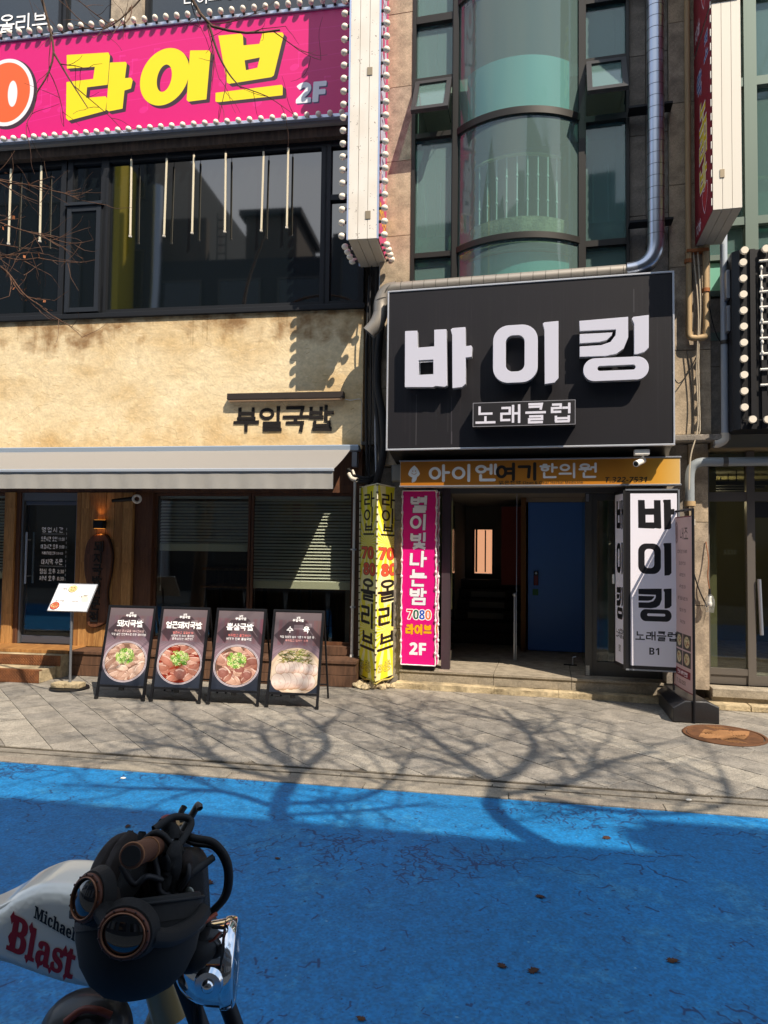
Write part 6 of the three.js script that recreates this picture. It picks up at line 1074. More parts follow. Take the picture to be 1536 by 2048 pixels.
// ---------------------------------------------------------------- the neighbour on the right
{
  const T = thing('neighbour_building', 'building with teal glass upper floors above a glass shop front, right of the granite pier', 'building', R, [4.6, 0, -1.5]);
  const mull = std(0x6b7a72, 0.5, { metalness: 0.4 });
  for (const [a, b] of [[3.46, 3.50], [3.87, 4.0], [4.55, 4.66], [5.4, 5.5]]) part(T, 'mullion', bx(a, b, 4.9, 10, -0.42, -0.24), mull);
  for (const [y0, y1] of [[4.9, 4.96], [5.28, 5.37], [6.86, 6.96], [7.9, 8.0]]) for (const [a, b] of [[3.501, 3.869], [4.001, 4.549], [4.661, 5.399]]) part(T, 'transom', bx(a, b, y0, y1, -0.4, -0.25), mull);
  for (const [a, b] of [[3.501, 3.869], [4.001, 4.549], [4.661, 5.399]]) for (const [y0, y1] of [[4.961, 5.279], [5.371, 6.859], [6.961, 7.899], [8.001, 10]]) part(T, 'pane', bx(a, b, y0, y1, -0.335, -0.328), M.glassTeal);
  for (const [a, b] of [[3.46, 5.5]]) { part(T, 'teal_backing', bx(a, b, 4.5, 5.3, -0.5, -0.46), std(0x86c4b2, 0.6)); part(T, 'room_wall', bx(a, b, 5.3, 10, -2.0, -1.9), std(0x8a9088, 0.9)); part(T, 'room_rail', bx(a, b, 5.95, 5.985, -0.62, -0.6), std(0xcdb46a, 0.5)); part(T, 'sill_wall', bx(a, b, 5.301, 5.75, -0.6, -0.5), std(0x9aa59a, 0.8)); }
  panels(T, 3.456, 3.70, 2.9, 4.4, -0.42, -0.04, 0.75, [graniteGrey], 12);
  for (const [y0, y1] of [[3.93, 4.02], [4.42, 4.48]]) part(T, 'window_bar', bx(3.46, 3.72, y0, y1, -0.2, -0.03), mull);
  part(T, 'small_window', bx(3.47, 3.7, 4.49, 4.88, -0.3, -0.29), std(0x7fbfa9, 0.3));
  part(T, 'roof', bx(3.456, 6.5, 10.002, 10.3, -4.4, 0), graniteGrey); part(T, 'end_wall', bx(6.3, 6.5, 0, 10, -4.4, -0.25), graniteGrey); part(T, 'rear_wall', bx(3.456, 6.299, 0, 10, -4.6, -4.402), M.darkRoom2);
  part(T, 'upper_wall', bx(5.502, 6.299, 4.9, 10, -0.6, -0.25), graniteGrey); part(T, 'lintel', bx(3.456, 6.299, 2.76, 2.9, -0.45, -0.02), std(0x8a7c63, 0.7)); part(T, 'wall_behind_sign', bx(3.71, 6.299, 2.902, 4.899, -0.45, -0.1), graniteGrey);
  // shop front
  const olive = std(0x77714a, 0.9);
  part(T, 'shop_floor', bx(3.456, 6.299, 0, 0.2, -4.4, -0.2), graniteStep); part(T, 'shop_ceiling', bx(3.456, 6.299, 2.6, 2.758, -4.4, -0.46), olive); part(T, 'shop_wall', bx(3.456, 3.6, 0.2, 2.6, -4.4, -0.5), olive); part(T, 'shop_back', bx(3.6, 6.299, 0.2, 2.6, -4.398, -4.2), olive);
  part(T, 'step', rb(3.44, 6.3, 0.11, 0.2, -0.3, 0.02, 0.006), graniteStep); part(T, 'step_riser', bx(3.44, 6.3, 0.062, 0.109, -0.3, -0.01), graniteStep); part(T, 'stone_lip', rb(3.4, 3.78, 0.0, 0.06, -0.2, 0.14, 0.008), concrete); part(T, 'stone_lip', rb(3.785, 6.3, 0.0, 0.06, -0.2, 0.14, 0.008), concrete);
  const fr = std(0x77716a, 0.45, { metalness: 0.5 });
  part(T, 'shop_frame', merge([bx(3.45, 3.48, 0.2, 2.75, -0.36, -0.26), bx(3.86, 3.94, 0.2, 2.75, -0.36, -0.26), bx(3.481, 3.859, 0.2, 0.30, -0.34, -0.28), bx(3.481, 3.859, 0.302, 0.37, -0.35, -0.265), bx(3.481, 3.859, 2.2, 2.30, -0.35, -0.27), bx(3.941, 6.2, 2.2, 2.30, -0.35, -0.27), bx(3.941, 6.2, 0.2, 0.3, -0.35, -0.27)]), fr);
  part(T, 'shop_pane', bx(3.481, 3.859, 0.371, 2.199, -0.315, -0.308), M.glassSmoke); part(T, 'shop_pane', bx(3.941, 6.2, 0.301, 2.199, -0.315, -0.308), M.glassSmoke); part(T, 'transom_pane', bx(3.481, 3.859, 2.301, 2.75, -0.315, -0.308), M.glassSmoke); part(T, 'transom_pane', bx(3.941, 6.2, 2.301, 2.75, -0.315, -0.308), M.glassSmoke);
  part(T, 'pull_handle', rod([3.99, 0.75, -0.24], [3.97, 1.35, -0.24], 0.02, 0.02, 10), M.aluminium); part(T, 'dark_header', bx(3.87, 6.2, 2.02, 2.19, -0.29, -0.262), M.black);
  const mir = printed(512, 96, (c, w, h) => { c.clearRect(0, 0, w, h); c.save(); c.scale(-1, 1); c.font = 'bold 84px sans-serif'; c.fillStyle = '#b9b493'; c.fillText('BEER', -420, 80); c.restore(); });
  part(T, 'window_lettering', face(3.5, 3.86, 1.6, 1.68, -0.43), std(0xffffff, 0.7, { map: mir, transparent: true, opacity: 0.5 }));
  const L1 = thing('ceiling_lamp', 'lit round lamp under the ceiling of the shop beyond the pier', 'lamp', R, [3.78, 2.38, -1.9]);
  part(L1, 'cord', rod([3.78, 2.42, -1.9], [3.78, 2.599, -1.9], 0.006), M.black); part(L1, 'bulb', ball(0.05, [3.78, 2.36, -1.9], 1, 0.6, 1), new THREE.MeshStandardMaterial({ color: 0xffe2a0, emissive: 0xffdf9a, emissiveIntensity: 6 }));
  const pt = new THREE.PointLight(0xffe6b4, 0.8); pt.name = 'lamp_light'; pt.castShadow = true; pt.shadow.radius = 2.5; pt.position.set(0, -0.10, 0); L1.g.add(pt);
  for (let i = 0; i < 4; i++) { const q = thing('ceiling_slat', 'dark slat hanging under the shop ceiling, ' + ['first behind the shop window', 'second behind the shop window', 'third behind the shop window', 'deepest in the shop'][i], 'slat', R, [3.9, 2.4, -0.9 - i * 0.4], 'slats under the shop ceiling'); part(q, 'slat', bx(3.62, 4.3, 2.42, 2.47, -0.92 - i * 0.4, -0.82 - i * 0.4), M.black); part(q, 'hanger', rod([3.9, 2.47, -0.87 - i * 0.4], [3.9, 2.6, -0.87 - i * 0.4], 0.006), M.black); }
  const PC = thing('wall_picture', 'small framed picture on the shop wall beyond the pier', 'picture', R, [3.62, 1.2, -1.4]); part(PC, 'frame', bx(3.601, 3.62, 1.15, 1.5, -1.6, -1.25), M.offWhite); part(PC, 'print', bx(3.6205, 3.624, 1.18, 1.47, -1.57, -1.28), std(0x8a4a2c, 0.7));
}
// black bulb sign of the neighbour
{
  const T = thing('bulb_sign', 'black ribbed sign with round white bulbs and white light lines', 'sign', R, [4.8, 2.9, 0.2]);
  const prof = []; for (let s = 3.66; s < 6.1; s += 0.1) { prof.push([s, 0.36], [s + 0.05, 0.36], [s + 0.055, 0.335], [s + 0.095, 0.335]); }
  const blk = std(0x17171a, 0.45);
  part(T, 'ribbed_face', metres(new THREE.ExtrudeGeometry(new THREE.Shape([...prof, [6.1, 0.33], [6.1, -0.05], [3.60, -0.05], [3.60, 0.3]].map(([a, b]) => new THREE.Vector2(a, -b)).reverse()), { depth: 1.86, bevelEnabled: false }).rotateX(-Math.PI / 2).translate(0, 2.9, 0)), blk);
  part(T, 'ladder_line', rod([3.86, 3.6, 0.375], [3.86, 4.55, 0.375], 0.009, 0.009, 8), M.whitePaint);
  for (let i = 0; i < 9; i++) { part(T, 'ladder_bar', rod([3.84, 4.62 - i * 0.16, 0.38], [5.0, 4.64 - i * 0.16, 0.38], 0.013, 0.013, 8), M.whitePaint); part(T, 'ladder_bead', merge([ball(0.016, [3.86, 4.55 - i * 0.11, 0.385], 1, 1.5, 1, 8, 6)]), M.whitePaint); }
  const cap = new THREE.CylinderGeometry(0.036, 0.04, 0.03, 18).rotateX(Math.PI / 2);
  const lamp = (s, y) => { const b = place(T, 'bulb', cap, M.bulb, [s, y, 0.40]); const k = new THREE.Mesh(new THREE.CylinderGeometry(0.012, 0.012, 0.05, 8).rotateX(Math.PI / 2).translate(0, 0, -0.03), M.socket); k.name = 'socket'; b.add(k); };
  for (let i = 0; i < 10; i++) lamp(3.685, 4.61 - i * 0.166); lamp(3.76, 2.99); for (let i = 0; i < 6; i++) { lamp(3.9 + i * 0.19, 2.985); lamp(3.70 + i * 0.20, 4.735); }
  part(T, 'bulb_wire', pipe([[3.685, 4.7, 0.375], [3.685, 3.12, 0.375], [3.70, 3.02, 0.375], [3.78, 2.985, 0.375], [4.9, 2.985, 0.375]], 0.004, 60, 5), M.rubber);
  part(T, 'power_supply', rb(3.56, 3.598, 4.3, 4.6, 0.05, 0.25, 0.006), M.aluminium); part(T, 'power_supply', rb(3.56, 3.598, 3.95, 4.22, 0.05, 0.25, 0.006), M.aluminium); part(T, 'wall_bracket', bx(3.75, 3.85, 3.4, 3.5, -0.11, -0.05), M.blackMetal);
}
// red projecting sign
{
  const T = thing('projecting_sign', 'tall white-fronted projecting sign box with dark red printed side and heart', 'sign', R, [3.4, 4.95, 0.5]);
  const a = 3.285, b = 3.545, y0 = 4.93, o0 = 0.12, o1 = 0.97, white = std(0xe6e0d2, 0.55), w = (b - a) / 3;
  const Y = [[y0, 6.98, o1], [7.02, 9.6, o1 + 0.03]];
  const t = printed(512, 1024, (c, W2, H2) => {
    c.fillStyle = '#8a1226'; c.fillRect(0, 0, W2, H2);
    hangul(c, '락', 90, 150, 150, { weight: 0.14, color: '#3d5a8c', edge: '#d9d4dc', edgeWidth: 0.07 }); hangul(c, '코', 300, 60, 130, { weight: 0.14, color: '#3d5a8c', edge: '#d9d4dc', edgeWidth: 0.07 });
    [...'노래바'].forEach((ch, i) => hangul(c, ch, 150, 330 + i * 165, 170, { weight: 0.17, width: 1.3, color: '#e0c410', edge: '#e9e3e6', edgeWidth: 0.1 }));
    c.fillStyle = '#b01f2c'; c.strokeStyle = '#d9d4dc'; c.lineWidth = 6; c.beginPath(); c.moveTo(300, 960); c.bezierCurveTo(200, 880, 220, 800, 290, 840); c.bezierCurveTo(380, 770, 440, 850, 300, 960); c.fill(); c.stroke();
    hangul(c, '지하', 40, 930, 70, { weight: 0.13, color: '#e6e2e6' });
  });
  const red = std(0xffffff, 0.5, { map: t });
  for (const [ya, yb, oe] of Y) {
    part(T, 'core', bx(a + 0.01, b - 0.01, ya + 0.012, yb, o0, oe - 0.012), M.offWhite);
    for (let i = 0; i < 3; i++) { part(T, 'front_panel', bx(a + i * w + 0.002, a + (i + 1) * w - 0.002, ya + 0.003, yb, oe - 0.011, oe), white); part(T, 'underside_panel', bx(a + i * w + 0.002, a + (i + 1) * w - 0.002, ya, ya + 0.011, o0, oe - 0.003), std(0xa39c90, 0.8)); }
    part(T, 'printed_side', quad([a - 0.003, ya, o0], [a - 0.003, ya, oe], [a - 0.003, yb, oe], [a - 0.003, yb, o0]), red);
    const st = []; for (let y = ya + 0.05; y < yb; y += 0.14) st.push(bx(a - 0.012, a - 0.004, y, y + 0.07, oe - 0.02, oe - 0.002)); part(T, 'light_strip', merge(st), M.whitePaint).userData.kind = 'stuff';
  }
  part(T, 'hinge', bx(3.35, 3.39, 5.24, 5.32, o1 + 0.001, o1 + 0.006), std(0x9c8f7a, 0.5, { metalness: 0.6 })); parts(T, 'wall_bracket', [bx(3.36, 3.47, 5.2, 5.26, 0.04, o0), bx(3.36, 3.47, 6.4, 6.46, 0.04, o0)], M.blackMetal);
}
// ---------------------------------------------------------------- the other side of the street (behind the photographer): it shades the road and shows in the glass
{
  const tone = { a: std(0x4a4641, 0.85), b: std(0x5a5149, 0.85), c: std(0x3c3f42, 0.8), d: std(0x2c2e33, 0.8) }, pane = phys(0x0c1116, 0.05, { ior: 1.7 });
  const house = (label, s0, s1, h, m, floors, bays) => {
    const T = thing('street_building', label, 'building', P, [(s0 + s1) / 2, 0, 10]);
    part(T, 'wall', bx(s0, s1, 0.0, h, 9.0, 20), m); part(T, 'parapet', bx(s0 + 0.01, s1 - 0.01, h + 0.001, h + 0.25, 9.3, 9.5), m);
    const fh = h / floors, bw = (s1 - s0) / bays;
    for (let f = 0; f < floors; f++) for (let b = 0; b < bays; b++) { const x0 = s0 + bw * (b + 0.14), x1 = s0 + bw * (b + 0.86), y0 = fh * (f + 0.28), y1 = fh * (f + 0.85); const w = part(T, 'window', merge([bx(x0, x1, y0, y0 + 0.06, 8.94, 8.999), bx(x0, x1, y1 - 0.06, y1, 8.94, 8.999), bx(x0, x0 + 0.06, y0 + 0.061, y1 - 0.061, 8.94, 8.999), bx(x1 - 0.06, x1, y0 + 0.061, y1 - 0.061, 8.94, 8.999)]), M.greyFrame); part(T, 'pane', bx(x0 + 0.061, x1 - 0.061, y0 + 0.061, y1 - 0.061, 8.965, 8.995), pane, w); }
    return T;
  };
  house('four-storey dark building across the street, tallest of its row', 9.95, 17, 14.75, tone.b, 4, 3);
  house('four-storey grey building across the street with flat parapet', 3.0, 9.94, 13.95, tone.a, 4, 3);
  const C = house('three-storey dark grey building across the street with a roof hut', -4.0, 2.99, 11.2, tone.c, 3, 3);
  part(C, 'roof_hut', bx(0.2, 2.4, 11.201, 13.0, 10.5, 14), tone.c);
  const D = house('low dark building across the street with a long sign board', -9.8, -4.01, 10.5, tone.d, 3, 3);
  part(D, 'roof_hut', bx(-7.4, -5.6, 10.501, 12.9, 11, 14), tone.b); part(D, 'hut_cornice', bx(-7.6, -5.4, 12.901, 13.1, 10.8, 14.2), tone.d);
  for (const x of [-7.9, -7.6]) part(D, 'ladder_rail', rod([x, 10.501, 9.6], [x, 12.4, 9.6], 0.025), M.greyFrame); for (let k = 0; k < 6; k++) part(D, 'ladder_rung', rod([-7.9, 10.8 + k * 0.28, 9.6], [-7.6, 10.8 + k * 0.28, 9.6], 0.018), M.greyFrame);
  part(D, 'roof_wall', bx(-9.7, -8.2, 10.501, 12.2, 9.4, 9.7), tone.b);
  house('tall grey building across the street with a yellow sign', -18, -9.81, 15.5, tone.c, 4, 4);
  house('plain building across the street, farthest down the row', -34, -18.01, 12, tone.a, 4, 6); house('plain building across the street, beyond the tallest one', 17.01, 36, 13, tone.a, 4, 6);
  const Y = thing('street_sign', 'narrow yellow projecting sign on a building across the street', 'sign', P, [-8, 5, 8.5]); part(Y, 'box', bx(-10.6, -10.4, 6, 13.5, 7.9, 8.9), std(0xcdb615, 0.6)); part(Y, 'bracket', bx(-10.55, -10.45, 7, 7.06, 8.9, 9.0), M.blackMetal);
  const U = thing('street_duct', 'bent metal duct on a building across the street', 'duct', P, [-6.6, 0.1, 8.8]); part(U, 'duct', pipe([[-9.6, 13, 8.8], [-9.6, 10, 8.8], [-9.6, 8.6, 8.8], [-9.1, 7.8, 8.8], [-9.1, 0.12, 8.8]], 0.16, 60, 14), M.aluminium);
}

// ---------------------------------------------------------------- trees, bare in early spring
const barkTex = (() => { const a = tiled(10, 181), b = tiled(60, 182); return computed(256, 256, (u, v) => mixc([0.24, 0.18, 0.14], [0.45, 0.37, 0.30], a(u, v) * 0.6 + b(u, v) * 0.4)); })();
const bark = std(0xffffff, 0.9, { map: barkTex }), twigMat = std(0x4a2f22, 0.85);
function limb(pts, r0, r1, seg) { // tapering tube through the points
  const c = new THREE.CatmullRomCurve3(pts.map((p) => V(...p))), n = seg ?? Math.max(6, pts.length * 5), g = new THREE.TubeGeometry(c, n, 1, 7, false), p = g.attributes.position;
  for (let i = 0; i <= n; i++) { const t = i / n, q = c.getPointAt(t), r = r0 + (r1 - r0) * t; for (let j = 0; j <= 7; j++) { const k = i * 8 + j; p.setXYZ(k, q.x + (p.getX(k) - q.x) * r, q.y + (p.getY(k) - q.y) * r, q.z + (p.getZ(k) - q.z) * r); } }
  return g;
}
function twigs(list, from, dir, len, r, depth, rand, droop = 0) {
  const pts = [from.clone()], d = dir.clone().normalize(), p = from.clone(), n = 4;
  for (let i = 0; i < n; i++) { d.add(V((rand() - 0.5) * 0.55, (rand() - 0.5) * 0.5 + droop, (rand() - 0.5) * 0.55)).normalize(); p.addScaledVector(d, len / n); pts.push(p.clone()); }
  list.push(limb(pts.map((q) => q.toArray()), r, r * 0.45, 6));
  if (depth > 0) for (let i = 1; i <= n; i++) if (rand() < 0.85) { const a = V(rand() - 0.5, rand() - 0.4, rand() - 0.5).normalize(); twigs(list, pts[i], d.clone().multiplyScalar(0.55).add(a), len * (0.45 + rand() * 0.25), r * 0.55, depth - 1, rand, droop); }
}
// Street trees behind the photographer: their limbs are known by the shadows that they throw on the paving.
function shadowTree(label, lowG, lowH, forkG, forkH, spec, radii, seed, lean) {
  const T = thing('street_tree', label, 'tree', W, [0, 0, 0]), KX = 0.449, KZ = 0.6877, up = ([x, z], h) => [x + KX * h, h, z + KZ * h];
  const fork = up(forkG, forkH), low = up(lowG, lowH), root = [low[0] + lean, 0.10, low[2] + 0.1];
  T.g.position.set(...root); T.base = root;
  part(T, 'trunk', metres(limb([root, [low[0] + lean * 1.2, 3, low[2] + 0.12], [low[0] + lean * 0.5, 6, low[2] + 0.06], low, fork], 0.15, 0.055, 30)), bark);
  const rand = rng(seed), list = [];
  spec.forEach((s, i) => {
    const pts = s.map(([g, h]) => up(g, h)); list.length = 0;
    const b = part(T, 'limb', metres(limb(pts, radii[i], radii[i] * 0.42)), bark);
    for (let k = 1; k < pts.length; k++) for (let j = 0; j < 2; j++) { const A = V(...pts[k - 1]), B = V(...pts[k]); twigs(list, A.clone().lerp(B, rand()), B.clone().sub(A).normalize().add(V(rand() - 0.5, rand() * 0.6, rand() - 0.5).multiplyScalar(1.6)), 0.8 + rand() * 0.7, 0.015, 2, rand); }
    part(T, 'twigs', merge(list.slice()), twigMat, b).userData.kind = 'stuff';
  });
}
shadowTree('bare street tree whose forked shadow falls on the paving before the entrance', [0.74, -4.55], 8.5, [0.85, -5.16], 9.2, [
  [[[0.85, -5.16], 9.2], [[0.74, -5.36], 9.5], [[0.61, -5.72], 9.9], [[0.46, -6.22], 10.4], [[0.31, -6.71], 10.9], [[0.03, -6.89], 11.5]], [[[0.31, -6.71], 10.9], [[0.28, -7.1], 11.1], [[0.44, -7.31], 11.5]], [[[0.61, -5.72], 9.9], [[0.77, -5.93], 10.3], [[0.95, -6.1], 10.8]],
  [[[0.85, -5.16], 9.2], [[1.0, -5.37], 9.5], [[1.19, -5.74], 9.9], [[1.3, -6.1], 10.3], [[1.32, -6.5], 10.6], [[1.25, -7.4], 11.3]], [[[1.32, -6.4], 10.55], [[1.52, -6.68], 10.8], [[1.81, -7.07], 11.3]], [[[0.82, -4.9], 8.9], [[1.03, -4.99], 9.1], [[1.31, -5.13], 9.4], [[1.56, -5.39], 9.8], [[1.85, -5.7], 10.1], [[2.3, -5.95], 10.6]], [[[1.58, -5.39], 9.8], [[1.71, -5.76], 10.1], [[1.84, -6.12], 10.6]],
  [[[1.03, -4.85], 9.1], [[1.7, -4.6], 9.5], [[2.3, -4.8], 10.0], [[2.6, -5.5], 10.7]]], [0.052, 0.025, 0.027, 0.052, 0.027, 0.044, 0.025, 0.034], 61, 0.1);
shadowTree('bare street tree whose branching shadow falls on the paving before the poster boards', [-0.62, -4.45], 8.4, [-0.62, -5.3], 9.3, [
  [[[-0.62, -5.3], 9.3], [[-0.5, -5.68], 9.7], [[-0.45, -5.95], 10.0], [[-0.5, -6.32], 10.4], [[-0.64, -6.78], 10.9], [[-0.82, -7.1], 11.4]], [[[-0.62, -5.3], 9.3], [[-0.78, -5.65], 9.7], [[-0.94, -6.0], 10.1], [[-1.08, -6.36], 10.5], [[-1.4, -6.46], 11.0]],
  [[[-0.62, -5.1], 9.1], [[-1.0, -5.33], 9.5], [[-1.27, -5.57], 9.8], [[-1.56, -5.83], 10.2], [[-1.86, -5.98], 10.6], [[-2.2, -6.07], 11.1]], [[[-1.27, -5.57], 9.8], [[-1.6, -6.2], 10.4], [[-1.8, -6.8], 10.9]],
  [[[-0.62, -4.6], 8.6], [[-1.05, -4.9], 9.0], [[-1.6, -4.95], 9.5], [[-2.2, -5.0], 10.2]], [[[-0.62, -4.7], 8.7], [[-0.15, -4.8], 9.1], [[0.1, -5.2], 9.6], [[0.25, -5.85], 10.2]], [[[-0.62, -4.5], 8.5], [[-0.1, -4.6], 8.9], [[0.35, -4.75], 9.4]]], [0.052, 0.048, 0.042, 0.028, 0.036, 0.034, 0.028], 63, 0.15);
{
  // tree at the left of the picture: only its hanging twigs reach into the frame
  const T = thing('street_tree', 'bare tree with reddish twigs hanging before the pink sign and dark windows', 'tree', W, [-4.09, 0, -6.42]);
  const rand = rng(67), top = [-3.75, 4.6, -5.6];
  part(T, 'trunk', metres(limb([[-4.09, 0.0, -6.42], [-4.05, 1.6, -6.3], [-3.95, 3.2, -6.0], top], 0.13, 0.07, 24)), bark);
  const limbs = [
    [[top, [-3.0, 6.2, -5.0], [-2.0, 6.3, -4.6], [-1.429, 5.389, -4.446], [-1.28, 5.196, -4.454], [-1.181, 5.045, -4.461], [-1.1, 5.014, -4.462], [-0.905, 4.987, -4.463], [-0.711, 5.009, -4.462]], 0.04, 0.006],
    [[[-1.172, 5.036, -4.461], [-1.098, 4.826, -4.47], [-1.032, 4.714, -4.475], [-0.959, 4.631, -4.478]], 0.009, 0.004],
    [[[-3.2, 5.9, -5.1], [-2.6, 5.8, -4.7], [-2.302, 5.314, -4.449], [-2.218, 5.056, -4.46], [-2.177, 4.846, -4.469], [-2.214, 4.7, -4.475], [-2.293, 4.569, -4.481]], 0.022, 0.004],
    [[[-2.177, 4.846, -4.469], [-2.068, 4.669, -4.477], [-1.952, 4.492, -4.484]], 0.007, 0.003],
    [[top, [-3.2, 4.5, -4.8], [-2.709, 4.111, -4.501], [-2.481, 4.001, -4.505], [-2.319, 3.986, -4.506], [-2.13, 3.94, -4.508]], 0.016, 0.003],
    [[[-3.3, 4.45, -4.9], [-2.9, 4.0, -4.55], [-2.706, 3.852, -4.512], [-2.51, 3.741, -4.517], [-2.315, 3.679, -4.519], [-2.159, 3.648, -4.521]], 0.012, 0.003],
    [[[-3.2, 4.3, -4.8], [-2.704, 3.658, -4.52], [-2.508, 3.531, -4.526], [-2.378, 3.5, -4.527], [-2.248, 3.518, -4.526]], 0.011, 0.003],
    [[[-3.1, 4.0, -4.7], [-2.702, 3.561, -4.524], [-2.474, 3.434, -4.53], [-2.343, 3.274, -4.537], [-2.196, 3.179, -4.541]], 0.011, 0.003],
    [[[-1.9, 6.2, -4.6], [-1.557, 5.323, -4.449], [-1.717, 5.094, -4.458], [-1.877, 4.995, -4.463], [-2.04, 5.025, -4.461]], 0.010, 0.003],
    [[top, [-4.0, 6.5, -5.0], [-3.8, 8.0, -4.5]], 0.05, 0.02],
  ];
  const red = std(0x5e4230, 0.85);
  limbs.forEach(([pts, a, b], i) => {
    const l = part(T, 'limb', metres(limb(pts, a, b)), i < 4 || i > 7 ? bark : red), list = [];
    const from = i === 0 ? 3 : i === 2 ? 2 : i >= 4 && i <= 7 ? 1 : 1;
    if (i < 9) for (let k = from; k < pts.length; k++) for (let j = 0; j < (i >= 4 ? 2 : 1); j++) { const A = V(...pts[k - 1]), B = V(...pts[k]); twigs(list, A.clone().lerp(B, rand()), B.clone().sub(A).normalize().add(V(rand() - 0.3, rand() - 0.5, (rand() - 0.5) * 0.8).multiplyScalar(1.3)), 0.16 + rand() * 0.28, 0.0035, 1, rand); }
    if (list.length) { const tw = part(T, 'twigs', merge(list), i >= 4 ? red : twigMat, l); tw.userData.kind = 'stuff'; }
  });
  const dry = [], m = new THREE.Matrix4(); for (let i = 0; i < 40; i++) { const [pts] = limbs[4 + (i % 4)], k = 2 + Math.floor(rand() * (pts.length - 2)), p = V(...pts[k - 1]).lerp(V(...pts[k]), rand()); dry.push(new THREE.PlaneGeometry(0.014, 0.02).rotateX(rand() * 3).rotateY(rand() * 3).translate(p.x + (rand() - 0.5) * 0.12, p.y + (rand() - 0.5) * 0.1, p.z + (rand() - 0.5) * 0.1)); }
  part(T, 'dry_buds', merge(dry), std(0x9a5a30, 0.8, { side: THREE.DoubleSide })).userData.kind = 'stuff';
}
// fallen leaves and litter on the road
{
  const where = [[768 + 246, 1, 'a']];
  const spots = [[0.62, -2.92, 0.03, 'near the long crack'], [-0.06, -2.62, 0.022, 'before the headlight'], [0.78, -3.52, 0.03, 'on the plain blue coat'], [0.38, -2.34, 0.03, 'beside the crazed patch'], [0.20, -2.33, 0.038, 'largest of the fallen leaves'], [1.21, -3.0, 0.03, 'by the worn streak'], [1.32, -4.22, 0.03, 'near the sunlit strip'], [-0.85, -3.62, 0.03, 'left of the handlebar'], [-1.5, -4.3, 0.025, 'near the kerb shade'], [1.55, -2.55, 0.022, 'at the hairline crack'], [0.5, -2.95, 0.025, 'small curled one'], [-0.55, -3.9, 0.02, 'beyond the mirror']];
  const rand = rng(71), m = [std(0x3d2417, 0.9, { side: THREE.DoubleSide }), std(0x4a2e1b, 0.9, { side: THREE.DoubleSide })];
  spots.forEach(([x, z, k, w], i) => {
    const T = thing('fallen_leaf', 'dry brown leaf lying on the blue road, ' + w, 'leaf', W, [x, -0.01, z], 'dry leaves on the road');
    const n = 11, sh = []; for (let j = 0; j < n * 2; j++) { const a = j / (n * 2) * 6.283, q = k * (j % 2 ? 0.62 : 1) * (0.8 + rand() * 0.3); sh.push(new THREE.Vector2(Math.cos(a) * q, Math.sin(a) * q * 0.75)); }
    const g = new THREE.ExtrudeGeometry(new THREE.Shape(sh), { depth: 0.0012, bevelEnabled: false }).rotateX(-Math.PI / 2), p = g.attributes.position; for (let j = 0; j < p.count; j++) p.setY(j, p.getY(j) + Math.abs(noise(p.getX(j) * 30 + i, p.getZ(j) * 30)) * 0.012 + 0.001); g.computeVertexNormals();
    part(T, 'leaf_blade', g.rotateY(rand() * 6).translate(x, -0.009, z), m[i % 2]); part(T, 'stalk', rod([x, -0.007, z], [x + k * 0.9, -0.006, z + k * 0.5], 0.0015, 0.001, 5), m[0]);
  });
  for (const [x, z, w] of [[-1.84, -5.15, 'on the sunlit blue strip'], [2.06, -4.82, 'in the stone gutter']]) { const T = thing('paper_scrap', 'tiny white paper scrap lying ' + w, 'litter', W, [x, w[0] === 'o' ? -0.01 : 0, z], 'litter'); part(T, 'scrap', new THREE.IcosahedronGeometry(0.014, 0).scale(1.6, 0.5, 1).translate(x, (w[0] === 'o' ? -0.01 : 0.0) + 0.007, z), M.whitePaint); }
}
